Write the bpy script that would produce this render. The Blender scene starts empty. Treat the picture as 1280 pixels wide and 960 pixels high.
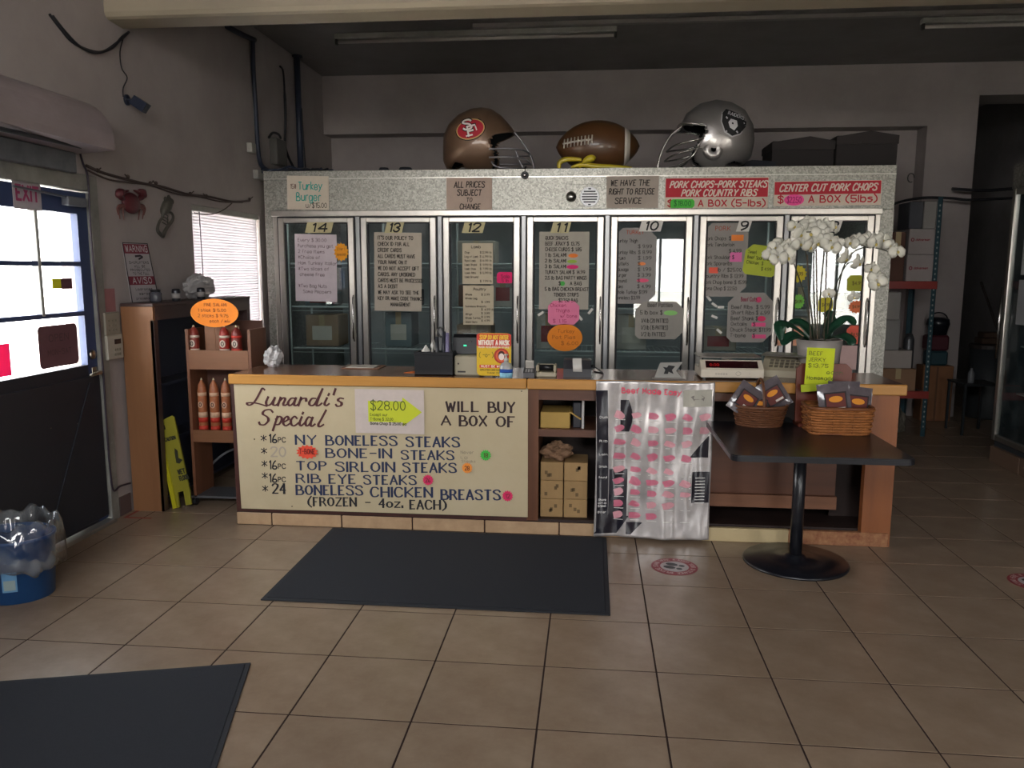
import bpy, bmesh, math, random
from mathutils import Vector, Matrix
random.seed(7)
S = bpy.context.scene
COL = S.collection
pi = math.pi
# ---------------------------------------------------------------- camera
CAM = Vector((2.0100, -3.1074, 1.6329)); F = 994.8
R0 = Vector((0.99507728, 0.09906956, 0.00253632))
U0 = Vector((-0.01660226, 0.14141627, 0.98981099))
F0 = Vector((-0.09770146, 0.98498054, -0.14236489))
cd = bpy.data.cameras.new('camera'); cam = bpy.data.objects.new('camera', cd); COL.objects.link(cam)
cam.matrix_world = Matrix(((R0.x, U0.x, -F0.x, CAM.x), (R0.y, U0.y, -F0.y, CAM.y), (R0.z, U0.z, -F0.z, CAM.z), (0, 0, 0, 1)))
cd.sensor_width = 36; cd.lens = 36 * F / 1280; cd.clip_start = .05; cd.clip_end = 200
S.camera = cam
# ---------------------------------------------------------------- view, world, lights
S.view_settings.view_transform = 'Standard'; S.view_settings.look = 'None'
S.view_settings.exposure = 0.3; S.view_settings.gamma = 1; S.view_settings.use_curve_mapping = False
W = bpy.data.worlds.new('sky'); S.world = W; W.use_nodes = True
nt = W.node_tree; bg = nt.nodes['Background']
tc = nt.nodes.new('ShaderNodeTexCoord'); sx = nt.nodes.new('ShaderNodeSeparateXYZ'); cr = nt.nodes.new('ShaderNodeValToRGB')
nt.links.new(tc.outputs['Generated'], sx.inputs[0]); nt.links.new(sx.outputs['Z'], cr.inputs[0]); nt.links.new(cr.outputs[0], bg.inputs[0])
cr.color_ramp.elements[0].position = 0.0; cr.color_ramp.elements[0].color = (1, .97, .93, 1)
cr.color_ramp.elements[1].position = 0.8; cr.color_ramp.elements[1].color = (.85, .92, 1, 1)
bg.inputs[1].default_value = 14.0
def portal(name, loc, w, h, rot):
    l = bpy.data.lights.new(name, 'AREA'); l.shape = 'RECTANGLE'; l.size = w; l.size_y = h; l.cycles.is_portal = True
    o = bpy.data.objects.new(name, l); COL.objects.link(o); o.location = loc; o.rotation_euler = rot
sn = bpy.data.lights.new('sun', 'SUN'); sn.energy = 60; sn.angle = .01; sn.color = (1, .95, .86); so = bpy.data.objects.new('sun', sn); COL.objects.link(so)
so.rotation_euler = Vector((.28, .25, 1)).to_track_quat('Z', 'Y').to_euler()
XL, YB, ZC = -1.09, 6.2, 3.83
FRONT = -4.8
FWIN = [(-.7, 2.55, 2.55, 3.68), (2.75, 3.78, .7, 2.25), (5.95, 6.95, .6, 2.25)]      # storefront openings, the high first one added to light the room; x0,x1,z0,z1
for i, (a, b, c, d) in enumerate(FWIN):
    portal('portal_front', ((a+b)/2, FRONT - .12, (c+d)/2), b-a, d-c, (pi/2, 0, 0))
portal('portal_side', (XL - .2, .95, 1.5), .95*1.2, 1.1, (0, -pi/2, 0))
portal('portal_window', (XL - .2, 3.55, 1.4), 1.45, 1.3, (0, -pi/2, 0))

# ---------------------------------------------------------------- helpers
def px(x, y):
    return (R0 * ((x-640)/F) - U0 * ((y-480)/F) + F0)
def atY(x, y, Y): d = px(x, y); return CAM + d * ((Y-CAM.y)/d.y)
def atX(x, y, X): d = px(x, y); return CAM + d * ((X-CAM.x)/d.x)
def atZ(x, y, Z=0): d = px(x, y); return CAM + d * ((Z-CAM.z)/d.z)
def rgb(h):
    c = [int(h[i:i+2], 16)/255 for i in (0, 2, 4)]
    return tuple(((v+.055)/1.055)**2.4 if v > .04045 else v/12.92 for v in c) + (1,)
MATS = {}
def mat(name, col, rough=.6, metal=0, spec=.5, noise=0, scale=8, col2=None, bump=0, bscale=60, emis=0, trans=0, rnd=0, coat=0, wood=None, alpha=1):
    """procedural principled material; noise mixes col with col2, wood stretches the noise along an axis, rnd varies by object"""
    if name in MATS: return MATS[name]
    m = bpy.data.materials.new(name); m.use_nodes = True; n = m.node_tree.nodes; L = m.node_tree.links
    b = n['Principled BSDF']; c1 = rgb(col) if isinstance(col, str) else col
    b.inputs['Base Color'].default_value = c1; b.inputs['Roughness'].default_value = rough
    b.inputs['Metallic'].default_value = metal; b.inputs['Specular IOR Level'].default_value = spec
    b.inputs['Coat Weight'].default_value = coat; b.inputs['Transmission Weight'].default_value = trans; b.inputs['Alpha'].default_value = alpha
    if emis: b.inputs['Emission Color'].default_value = c1; b.inputs['Emission Strength'].default_value = emis
    t = n.new('ShaderNodeTexCoord'); src = t.outputs['Object']
    if wood is not None:
        mp = n.new('ShaderNodeMapping'); sc = [1, 1, 1]
        for i in range(3): sc[i] = .08 if i == wood else 1.0
        mp.inputs['Scale'].default_value = sc; L.new(src, mp.inputs[0]); src = mp.outputs[0]
    out = None
    if noise or col2:
        nz = n.new('ShaderNodeTexNoise'); nz.inputs['Scale'].default_value = scale; nz.inputs['Detail'].default_value = 6; nz.inputs['Roughness'].default_value = .65
        L.new(src, nz.inputs['Vector'])
        rp = n.new('ShaderNodeValToRGB'); rp.color_ramp.elements[0].position = .3; rp.color_ramp.elements[1].position = .7
        c2 = rgb(col2) if isinstance(col2, str) else tuple(v*(1-noise) for v in c1[:3]) + (1,)
        rp.color_ramp.elements[0].color = c2; rp.color_ramp.elements[1].color = c1
        L.new(nz.outputs['Fac'], rp.inputs[0]); out = rp.outputs[0]
    if rnd:
        oi = n.new('ShaderNodeObjectInfo'); mr = n.new('ShaderNodeMapRange'); mr.inputs['To Min'].default_value = 1-rnd; mr.inputs['To Max'].default_value = 1+rnd
        L.new(oi.outputs['Random'], mr.inputs[0]); hs = n.new('ShaderNodeHueSaturation'); L.new(mr.outputs[0], hs.inputs['Value'])
        if out: L.new(out, hs.inputs['Color'])
        else: hs.inputs['Color'].default_value = c1
        out = hs.outputs[0]
    if out: L.new(out, b.inputs['Base Color'])
    if bump:
        nb = n.new('ShaderNodeTexNoise'); nb.inputs['Scale'].default_value = bscale; nb.inputs['Detail'].default_value = 4; L.new(src, nb.inputs['Vector'])
        bp = n.new('ShaderNodeBump'); bp.inputs['Strength'].default_value = bump; bp.inputs['Distance'].default_value = .01
        L.new(nb.outputs['Fac'], bp.inputs['Height']); L.new(bp.outputs[0], b.inputs['Normal'])
    MATS[name] = m; return m
def glass(name, tint=(1, 1, 1), refl=1.0, rough=0.0, base=.03, dirt=0):
    if name in MATS: return MATS[name]
    m = bpy.data.materials.new(name); m.use_nodes = True; n = m.node_tree.nodes; L = m.node_tree.links; n.clear()
    o = n.new('ShaderNodeOutputMaterial'); tr = n.new('ShaderNodeBsdfTransparent'); gl = n.new('ShaderNodeBsdfGlossy'); mx = n.new('ShaderNodeMixShader')
    tr.inputs[0].default_value = tint + (1,); gl.inputs['Roughness'].default_value = rough
    lw = n.new('ShaderNodeLayerWeight'); lw.inputs[0].default_value = .5; fr = n.new('ShaderNodeMath'); fr.operation = 'POWER'; fr.inputs[1].default_value = 4
    L.new(lw.outputs['Facing'], fr.inputs[0]); ma = n.new('ShaderNodeMath'); ma.operation = 'MULTIPLY_ADD'
    ma.inputs[1].default_value = refl*.9; ma.inputs[2].default_value = base; ma.use_clamp = True
    L.new(fr.outputs[0], ma.inputs[0]); L.new(ma.outputs[0], mx.inputs[0]); L.new(tr.outputs[0], mx.inputs[1]); L.new(gl.outputs[0], mx.inputs[2])
    last = mx.outputs[0]
    if dirt:
        df = n.new('ShaderNodeBsdfDiffuse'); df.inputs[0].default_value = (.7, .75, .75, 1)
        nz = n.new('ShaderNodeTexNoise'); nz.inputs['Scale'].default_value = 5; nz.inputs['Detail'].default_value = 8
        t = n.new('ShaderNodeTexCoord'); L.new(t.outputs['Object'], nz.inputs['Vector'])
        mr = n.new('ShaderNodeMapRange'); mr.inputs['From Min'].default_value = .4; mr.inputs['From Max'].default_value = .75; mr.inputs['To Max'].default_value = dirt
        L.new(nz.outputs['Fac'], mr.inputs[0]); m2 = n.new('ShaderNodeMixShader'); L.new(mr.outputs[0], m2.inputs[0]); L.new(last, m2.inputs[1]); L.new(df.outputs[0], m2.inputs[2]); last = m2.outputs[0]
    L.new(last, o.inputs[0]); MATS[name] = m; return m

class MB:
    def __init__(s): s.v = []; s.f = []; s.M = None; s.mi = []; s.cur = 0
    def add(s, vs, fs):
        k = len(s.v); s.v += [tuple(s.M @ Vector(p)) if s.M else tuple(p) for p in vs]; s.f += [[i+k for i in f] for f in fs]; s.mi += [s.cur]*len(fs); return s
    def box(s, x0, x1, y0, y1, z0, z1, b=0):
        if x0 > x1: x0, x1 = x1, x0
        if y0 > y1: y0, y1 = y1, y0
        if z0 > z1: z0, z1 = z1, z0
        if not b:
            vs = [(x, y, z) for z in (z0, z1) for y in (y0, y1) for x in (x0, x1)]
            return s.add(vs, [(0, 2, 3, 1), (4, 5, 7, 6), (0, 1, 5, 4), (2, 6, 7, 3), (0, 4, 6, 2), (1, 3, 7, 5)])
        b = min(b, (x1-x0)*.45, (y1-y0)*.45, (z1-z0)*.45)
        vs = []; idx = {}
        X, Y, Z = (x0, x1), (y0, y1), (z0, z1)
        for i in (0, 1):
            for j in (0, 1):
                for k in (0, 1):
                    sx_, sy_, sz_ = (1, -1)[i], (1, -1)[j], (1, -1)[k]
                    for a in range(3):
                        p = [X[i]+sx_*b, Y[j]+sy_*b, Z[k]+sz_*b]; p[a] = (X[i], Y[j], Z[k])[a]
                        idx[i, j, k, a] = len(vs); vs.append(p)
        fs = []
        for i in (0, 1):
            fs.append([idx[i, j, k, 0] for j, k in ((0, 0), (1, 0), (1, 1), (0, 1))][::1 if i else -1])
            fs.append([idx[j, i, k, 1] for j, k in ((0, 0), (1, 0), (1, 1), (0, 1))][::-1 if i else 1])
            fs.append([idx[j, k, i, 2] for j, k in ((0, 0), (1, 0), (1, 1), (0, 1))][::1 if i else -1])
        for i in (0, 1):
            for j in (0, 1):
                r = 1 if i == j else -1
                fs.append([idx[i, j, 0, 0], idx[i, j, 1, 0], idx[i, j, 1, 1], idx[i, j, 0, 1]][::-r])
                fs.append([idx[i, 0, j, 0], idx[i, 1, j, 0], idx[i, 1, j, 2], idx[i, 0, j, 2]][::r])
                fs.append([idx[0, i, j, 1], idx[1, i, j, 1], idx[1, i, j, 2], idx[0, i, j, 2]][::-r])
        for i in (0, 1):
            for j in (0, 1):
                for k in (0, 1):
                    fs.append([idx[i, j, k, 0], idx[i, j, k, 1], idx[i, j, k, 2]][::1 if (i+j+k) % 2 else -1])
        return s.add(vs, fs)
    def tube(s, pts, r, n=8, closed=False, cap=True):
        pts = [Vector(p) for p in pts]; N = len(pts); rr = r if isinstance(r, (list, tuple)) else [r]*N; vs = []; up = None
        for i, p in enumerate(pts):
            if closed: t = pts[(i+1) % N]-pts[i-1]
            else: t = pts[min(i+1, N-1)]-pts[max(i-1, 0)]
            if t.length < 1e-9: t = Vector((0, 0, 1))
            t.normalize()
            if up is None: up = Vector((0, 0, 1)) if abs(t.z) < .9 else Vector((1, 0, 0))
            a = t.cross(up); 
            if a.length < 1e-6: a = t.cross(Vector((0, 1, 0)))
            a.normalize(); up = a.cross(t)
            vs += [p+(a*math.cos(2*pi*k/n)+up*math.sin(2*pi*k/n))*rr[i] for k in range(n)]
        fs = []; m = N if closed else N-1
        for i in range(m):
            for k in range(n):
                a, b = i*n+k, i*n+(k+1) % n; c, d = ((i+1) % N)*n+(k+1) % n, ((i+1) % N)*n+k
                fs.append((a, b, c, d))
        if cap and not closed: fs += [tuple(range(n))[::-1], tuple(range((N-1)*n, N*n))]
        return s.add(vs, fs)
    def lathe(s, prof, n=24, c=(0, 0, 0), sx=1, sy=1):
        vs = []; fs = []
        for r, z in prof: vs += [(c[0]+r*sx*math.cos(2*pi*k/n), c[1]+r*sy*math.sin(2*pi*k/n), c[2]+z) for k in range(n)]
        for i in range(len(prof)-1):
            for k in range(n): fs.append((i*n+k, i*n+(k+1) % n, (i+1)*n+(k+1) % n, (i+1)*n+k))
        if prof[0][0] > 1e-6: fs.append(tuple(range(n))[::-1])
        if prof[-1][0] > 1e-6: fs.append(tuple(range((len(prof)-1)*n, len(prof)*n)))
        return s.add(vs, fs)
    def ball(s, c, rx, ry=None, rz=None, n=16, m=10):
        ry = ry or rx; rz = rz or rx
        return s.lathe([(rx*math.sin(pi*i/m), -rz*math.cos(pi*i/m)) for i in range(m+1)], n, c, 1, ry/rx)
    def prism(s, poly, O, Uv, Vv, d):
        """extrude a 2d polygon in the (U,V) plane at O by the vector d"""
        O, Uv, Vv, d = map(Vector, (O, Uv, Vv, d)); n = len(poly)
        a = [O+Uv*p[0]+Vv*p[1] for p in poly]
        return s.add(a+[p+d for p in a], [list(range(n))[::-1], list(range(n, 2*n))]+[(i, (i+1) % n, n+(i+1) % n, n+i) for i in range(n)])
    def grid(s, fn, nu, nv, thick=None):
        vs = [fn(i/nu, j/nv) for j in range(nv+1) for i in range(nu+1)]; w = nu+1
        return s.add(vs, [(j*w+i, j*w+i+1, (j+1)*w+i+1, (j+1)*w+i) for j in range(nv) for i in range(nu)])
def origin_of(o):
    p = Vector((0, 0, 0))
    while o: p += o.location; o = o.parent
    return p
def obj(name, mb, m, parent=None, smooth=False, local=False, solid=0):
    me = bpy.data.meshes.new(name)
    vs = mb.v; loc = Vector((0, 0, 0))
    if not local:
        if parent: off = origin_of(parent); vs = [tuple(Vector(v)-off) for v in vs]
        elif vs:
            xs, ys, zs = zip(*vs); loc = Vector(((min(xs)+max(xs))/2, (min(ys)+max(ys))/2, min(zs))); vs = [tuple(Vector(v)-loc) for v in vs]
    me.from_pydata(vs, [], mb.f); 
    for x in (m if isinstance(m, (list, tuple)) else [m]): me.materials.append(x)
    if any(mb.mi): me.polygons.foreach_set('material_index', mb.mi)
    if smooth: me.shade_smooth()
    me.validate(); me.update()
    o = bpy.data.objects.new(name, me); COL.objects.link(o); o.location = loc
    if parent: o.parent = parent
    if smooth == 'auto':
        pass
    if solid:
        md = o.modifiers.new('solid', 'SOLIDIFY'); md.thickness = solid; md.offset = 0
    return o
def tag(o, label, cat, group=None, kind=None):
    o['label'] = label
    if cat: o['category'] = cat
    if group: o['group'] = group
    if kind: o['kind'] = kind
    return o
def thing(name, label, cat, loc=(0, 0, 0), rz=0, group=None):
    o = bpy.data.objects.new(name, None); COL.objects.link(o); o.location = loc; o.rotation_euler = (0, 0, rz); o.empty_display_size = .1
    return tag(o, label, cat, group)
def struct(name, mb, m, parent=None, **k):
    o = obj(name, mb, m, parent, **k)
    if not parent: o['kind'] = 'structure'
    return o
def dup(root, loc=None, rz=None, label=None, group=None):
    def cp(o, par):
        c = o.copy(); COL.objects.link(c); c.parent = par
        for ch in o.children: cp(ch, c)
        return c
    r = cp(root, None)
    if loc is not None: r.location = loc
    if rz is not None: r.rotation_euler = (0, 0, rz)
    if label: r['label'] = label
    if group: r['group'] = group
    return r
def smoothpts(P, k=4, closed=False):
    P = [Vector(p) for p in P]; n = len(P); out = []
    rng = range(n if closed else n-1)
    for i in rng:
        a = P[i-1] if (i > 0 or closed) else P[0]; b = P[i]; c = P[(i+1) % n]; d = P[(i+2) % n] if (i+2 < n or closed) else P[-1]
        for j in range(k):
            t = j/k; out.append(.5*((2*b)+(c-a)*t+(2*a-5*b+4*c-d)*t*t+(3*b-a-3*c+d)*t**3))
    if not closed: out.append(P[-1])
    return out
# ---------------------------------------------------------------- stroke lettering
GL = {'A': '02 28 42/14 34', 'B': '02 08/~08 28 37 36 25 05/~05 35 44 43 32 02', 'C': '~47 38 18 06 04 12 32 43', 'D': '02 08/~08 28 46 44 22 02', 'E': '38 08 02 32/05 25', 'F': '38 08 02/05 25', 'G': '~47 38 18 06 04 12 32 44/25 45 42', 'H': '08 02/48 42/05 45', 'I': '08 02', 'J': '~38 34 22 12 03', 'K': '08 02/48 04/15 42', 'L': '08 02 32', 'M': '02 08 24 48 42', 'N': '02 08 42 48', 'O': '@02 48', 'P': '02 08/~08 28 37 36 25 05', 'Q': '@02 48/24 41', 'R': '02 08/~08 28 37 36 25 05/25 42', 'S': '~47 38 18 07 16 35 43 32 12 03', 'T': '08 48/28 22', 'U': '~08 04 12 32 44 48', 'V': '08 22 48', 'W': '08 12 27 32 48', 'X': '08 42/48 02', 'Y': '08 25 48/25 22', 'Z': '08 48 02 42',
 '0': '@02 48', '1': '17 28 22', '2': '~07 18 38 47 35 02/02 42', '3': '~07 18 38 46 25 44 32 12 03', '4': '32 38 04 44', '5': '48 08 05/~05 35 44 43 32 12 03', '6': '~38 16 03 12 32 43 34 14 03', '7': '08 48 12', '8': '@05 48/@02 45', '9': '~46 35 15 07 18 38 47 44 12',
 'a': '~45 36 16 04 12 32 44/46 42', 'b': '08 02/~05 16 36 44 32 12 03', 'c': '~45 36 16 04 12 32 43', 'd': '48 42/~45 36 16 04 12 32 43', 'e': '~04 44 36 16 04 12 32 43', 'f': '~38 27 12/06 26', 'g': '~45 36 16 04 12 32 44/~46 41 20 01', 'h': '08 02/~04 16 36 42', 'i': '06 02/08 07', 'j': '~16 11 00/18 17', 'k': '08 02/36 04 32', 'l': '08 02', 'm': '06 02/~04 16 22/~24 36 42', 'n': '06 02/~04 26 36 42', 'o': '@02 46', 'p': '06 00/~05 16 36 44 32 12 03', 'q': '46 40/~45 36 16 04 12 32 43', 'r': '06 02/~04 16 36', 's': '~36 16 05 34 33 22 02', 't': '18 13 32/06 36', 'u': '~06 03 12 32 43/46 42', 'v': '06 22 46', 'w': '06 12 25 32 46', 'x': '06 42/46 02', 'y': '06 22/46 00', 'z': '06 46 02 42',
 '$': '~47 38 18 07 16 35 43 32 12 03/29 21', '.': '03 02', ',': '12 01', '-': '05 35', '/': '01 49', '(': '~29 06 03 21', ')': '~09 26 23 01', "'": '09 07', ':': '03 02/06 05', '&': '~42 07 18 27 04 12 32 44', '*': '07 43/03 47/25 28/25 22', '=': '04 34/06 36', '#': '12 18/32 38/04 44/06 46', '!': '08 04/03 02', '|': '09 01', '+': '05 45/27 23', '"': '09 07/29 27'}
def strokes(text):
    x = 0; out = []
    for ch in text:
        if ch == ' ': x += 3.2; continue
        g = GL.get(ch) or GL.get(ch.upper())
        if not g: x += 3; continue
        mx = 0; st = []
        for s in g.split('/') if ch != '/' else ['02 48']:
            if s[0] == '@':
                (a, b), (c, d) = [(int(p[0]), int(p[1])-2) for p in s[1:].split()]; mx = max(mx, c)
                st.append([((a+c)/2+(c-a)/2*math.sin(2*pi*i/14), (b+d)/2+(d-b)/2*math.cos(2*pi*i/14)) for i in range(15)]); continue
            sm = s[0] == '~'; P = [(int(p[0]), int(p[1])-2) for p in s.lstrip('~').split()]
            mx = max(mx, max(p[0] for p in P)); Q = [(v.x, v.y) for v in smoothpts([(a, b, 0) for a, b in P], 3)] if sm else P
            st.append(Q)
        out += [[(a+x, b) for a, b in q] for q in st]; x += mx+1.7
    return out, max(x-1.7, .1)
RIB = [0]
def ribbon(mb, Q, w, tr, nib=0):
    for i in range(len(Q)-1):
        (ax, ay), (bx, by) = Q[i], Q[i+1]; dx, dy = bx-ax, by-ay; L = math.hypot(dx, dy)
        if L < 1e-7: continue
        dx, dy = dx/L, dy/L; ww = w*(1-nib*abs(dx)) if nib else w; e = ww*.35; nx, ny = -dy*ww/2, dx*ww/2
        q = [Vector(tr(ax-dx*e+nx, ay-dy*e+ny)), Vector(tr(ax-dx*e-nx, ay-dy*e-ny)), Vector(tr(bx+dx*e-nx, by+dy*e-ny)), Vector(tr(bx+dx*e+nx, by+dy*e+ny))]
        off = (q[1]-q[0]).cross(q[3]-q[0]); off = off.normalized()*(6e-5*((RIB[0]) % 9)) if off.length else off; RIB[0] += 1
        mb.add([p+off for p in q], [(0, 1, 2, 3)])
def write(mb, text, tr, x, y, h, w=.14, width=None, slant=0, nib=0, jit=0, align='l', rot=0):
    """tr maps plane (u,v) in metres to 3-D; h = cap height, w = stroke width as part of h, width = total width to fit"""
    st, tot = strokes(text); k = h/6; kx = k*.95
    if width: kx = width/tot
    x0 = x-(tot*kx/2 if align == 'c' else tot*kx if align == 'r' else 0); c, s_ = math.cos(rot), math.sin(rot)
    for q in st:
        j = (random.uniform(-jit, jit)*k, random.uniform(-jit, jit)*k)
        P = []
        for a, b in q:
            u = a*kx+slant*b*k+j[0]+(random.uniform(-.2, .2)*jit*k); v = b*k+j[1]+(random.uniform(-.2, .2)*jit*k)
            P.append((x0+u*c-v*s_, y+u*s_+v*c))
        ribbon(mb, P, w*h, tr, nib)
def plane_tr(O, U, V):
    O, U, V = Vector(O), Vector(U), Vector(V)
    return lambda u, v: tuple(O+U*u+V*v)
def shape2d(kind, w, h):
    if kind == 'oval': return [(w/2*math.cos(2*pi*i/28), h/2*math.sin(2*pi*i/28)) for i in range(28)]
    if kind == 'burst': return [((w/2 if i % 2 else w*.4)*math.cos(2*pi*i/28), (h/2 if i % 2 else h*.4)*math.sin(2*pi*i/28)) for i in range(28)]
    if kind == 'arrow': return [(-w/2, -h*.36), (w*.14, -h*.36), (w*.14, -h/2), (w/2, 0), (w*.14, h/2), (w*.14, h*.36), (-w/2, h*.36)]
    if kind == 'cut': c = min(w, h)*.22; return [(-w/2, -h/2+c*.5), (-w/2+c*.5, -h/2), (w/2-c, -h/2), (w/2, -h/2+c), (w/2, h/2-c), (w/2-c, h/2), (-w/2+c, h/2), (-w/2, h/2-c)]
    if kind == 'round': 
        r = min(w, h)*.12; P = []
        for cx, cy, a0 in ((w/2-r, h/2-r, 0), (-w/2+r, h/2-r, pi/2), (-w/2+r, -h/2+r, pi), (w/2-r, -h/2+r, 1.5*pi)): P += [(cx+r*math.cos(a0+k*pi/8), cy+r*math.sin(a0+k*pi/8)) for k in range(5)]
        return P
    return [(-w/2, -h/2), (w/2, -h/2), (w/2, h/2), (-w/2, h/2)]
def ink(c, rough=.7): return mat('ink_'+c, c, rough)
def paper(c): return mat('paper_'+c, c, .75, noise=.1, scale=14)
UX, UZ, NY = Vector((1, 0, 0)), Vector((0, 0, 1)), Vector((0, -1, 0))
def sheet(x0, y0, x1, y1, Y, name, label, cat, col, shape='rect', lines=(), rot=0, group=None, m=None, th=.0015, parent=None, plane='Y', curl=0):
    """a flat sign seen at pixels x0..x1,y0..y1 standing in the plane Y (or X); lines = (text,u,v,h,colour,opts) in unit coords of the sheet"""
    at = atY if plane == 'Y' else atX
    c = at((x0+x1)/2, (y0+y1)/2, Y); a = at(x0, (y0+y1)/2, Y); b = at(x1, (y0+y1)/2, Y); t = at((x0+x1)/2, y0, Y); d = at((x0+x1)/2, y1, Y)
    w = (b-a).length; h = (t-d).length
    H = UX if plane == 'Y' else Vector((0, 1, 0)); N = Vector((0, -1, 0)) if plane == 'Y' else Vector((1, 0, 0))
    U = H*math.cos(rot)+UZ*math.sin(rot); V = UZ*math.cos(rot)-H*math.sin(rot)
    mb = MB(); mb.prism(shape2d(shape, w, h), c+N*th*.2, U, V, N*th)
    o = obj(name, mb, m or paper(col), parent)
    if label: tag(o, label, cat, group)
    by = {}
    for ln in lines:
        txt, u, v, hh, cc = ln[:5]; op = dict(ln[5]) if len(ln) > 5 else {}
        by.setdefault(cc, []).append((txt, u, v, hh, op))
    for cc, L in by.items():
        mb = MB(); tr = plane_tr(c+N*(th*1.2+.0028), U, V)
        for txt, u, v, hh, op in L:
            if 'width' in op: op['width'] *= w
            if txt is None:
                mb.prism([(u*w+p[0]*op['w']*w, v*h+p[1]*hh*h) for p in shape2d(op.get('s', 'rect'), 1, 1)], c+N*(th*1.2+.0003+op.get('d', 0)), U, V, N*.0003)
            else: write(mb, txt, tr, u*w, v*h, hh*h, **op)
        obj('lettering' if any(l[0] for l in L) else 'colour_patch', mb, ink(cc), o)
    return o
# ================================================================ SETTING
WALL = mat('wall_paint', 'a79e9b', .75, col2='988f8d', scale=1.6, bump=.25, bscale=9)
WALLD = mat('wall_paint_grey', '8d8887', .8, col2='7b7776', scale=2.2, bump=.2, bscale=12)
CEIL = mat('ceiling_paint', '8a8684', .85, col2='7b7776', scale=1.5)
BEAM = mat('beam_paint', '9c917e', .6, col2='8f8574', scale=1.2)
TRIM = mat('trim_paint', 'a8a69e', .5, col2='8e8c86', scale=4)
GROUT = mat('grout', '2e1a14', .95)
TILE = mat('floor_tile_glaze', '978471', .3, col2='7f6b58', scale=5.5, spec=.5, rnd=.05, bump=.08, bscale=25)
TS = .46
# floor slab + tiles
mb = MB(); mb.box(XL-.3, 7.3, FRONT-.3, 9.2, -.2, -.002); floor = struct('floor', mb, GROUT)
TW = .4525
tile_me = {}
def tile_mesh(w, d):
    key = (round(w, 3), round(d, 3))
    if key not in tile_me:
        b = MB(); b.box(0, w, 0, d, -.002, 0, .0006); me = bpy.data.meshes.new('floor_tile'); me.from_pydata(b.v, [], b.f); me.materials.append(TILE); tile_me[key] = me
    return tile_me[key]
far = MB(); g = (TS-TW)/2
cells = []
for i in range(-3, 16):
    for j in range(-11, 20):
        x0, x1 = max(i*TS+g, XL), min((i+1)*TS-g, 7.2); y0, y1 = max(j*TS+g, FRONT), min((j+1)*TS-g, 9.2)
        if x1-x0 < .02: continue
        c = Vector(((x0+x1)/2, (y0+y1)/2, 0))-CAM; dz = c.dot(F0); u = 640+F*c.dot(R0)/max(dz, .1); v = 480-F*c.dot(U0)/max(dz, .1)
        seen = dz > .5 and -170 < u < 1450 and v < 1120 and j < 12 and not (j > 4 and i < 8)
        if seen: cells.append((x0, x1, y0, y1))
        else: far.box(x0, x1, y0, y1, -.002, 0)
for x0, x1, y0, y1 in cells:
    o = bpy.data.objects.new('floor_tile', tile_mesh(x1-x0, y1-y0)); COL.objects.link(o); o.parent = floor; o.location = Vector((x0, y0, 0))-floor.location
o = obj('floor_tiling', far, TILE, floor); o['kind'] = 'stuff'
# ceiling + beam
mb = MB(); mb.box(XL-.3, 7.3, FRONT-.3, 9.2, ZC, ZC+.2); struct('ceiling', mb, CEIL)
mb = MB(); mb.prism([(1.93, 3.24), (1.945, 3.215), (1.97, 3.205), (2.13, 3.195), (2.13, ZC), (1.93, ZC)], (XL, 0, 0), (0, 1, 0), (0, 0, 1), (8.3, 0, 0)); struct('trim_1', mb, BEAM)
# left wall with door and window openings
DY0, DY1, DZ = .26, 1.62, 2.10
WY0, WY1, WZ0, WZ1 = 2.92, 4.2, .72, 2.13
mb = MB(); X0 = XL-.22
mb.box(X0, XL, FRONT-.3, DY0-.02, 0, ZC); mb.box(X0, XL, DY0-.02, DY1+.02, DZ+.02, ZC); mb.box(X0, XL, DY1+.02, WY0, 0, ZC)
mb.box(X0, XL, WY0, WY1, 0, WZ0); mb.box(X0, XL, WY0, WY1, WZ1, ZC); mb.box(X0, XL, WY1, 4.25, 0, ZC); mb.box(X0, XL-.03, 4.25, 9.2, 0, ZC)
struct('wall_left', mb, WALL)
# back wall: upper part proud, recess below, opening on the right
mb = MB()
mb.box(XL-.3, 5.59, YB, YB+.27, 3.18, ZC); mb.box(XL-.3, 5.59, YB+.27, YB+.5, 0, ZC)
mb.box(5.59, 6.1, YB, YB+.5, 0, ZC); mb.box(6.1, 7.3, YB, YB+.5, 3.49, ZC)
struct('wall_back', mb, WALL)
mb = MB(); mb.box(5.6, 7.3, 9.0, 9.2, 0, ZC); mb.box(5.95, 6.1, YB+.5, 9, 0, ZC); struct('wall_passage', mb, mat('passage_paint', '4a4c4c', .85))
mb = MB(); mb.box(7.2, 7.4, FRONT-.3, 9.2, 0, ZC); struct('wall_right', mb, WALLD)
# front wall (behind the camera) with storefront openings
mb = MB(); x = XL-.3
for a, b, c, d in FWIN:
    mb.box(x, a, FRONT-.2, FRONT, 0, ZC); mb.box(a, b, FRONT-.2, FRONT, 0, c); mb.box(a, b, FRONT-.2, FRONT, d, ZC); x = b
mb.box(x, 7.4, FRONT-.2, FRONT, 0, ZC); struct('wall_front', mb, WALL)
for n_, (a, b, c, d) in enumerate(FWIN):
    mb = MB(); y = FRONT-.1
    for u0, u1, v0, v1 in ((a, b, c, c+.05), (a, b, d-.05, d), (a, a+.05, c, d), (b-.05, b, c, d), ((a+b)/2-.02, (a+b)/2+.02, c, d)): mb.box(u0, u1, y-.03, y+.03, v0, v1)
    struct('window_%d' % (n_+2), mb, TRIM)
mb = MB(); mb.box(-60, 60, -60, 60, -.35, -.22); struct('trim_9', mb, mat('outside_concrete', 'b8b4ac', .9, noise=.1, scale=.5)); 
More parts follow.
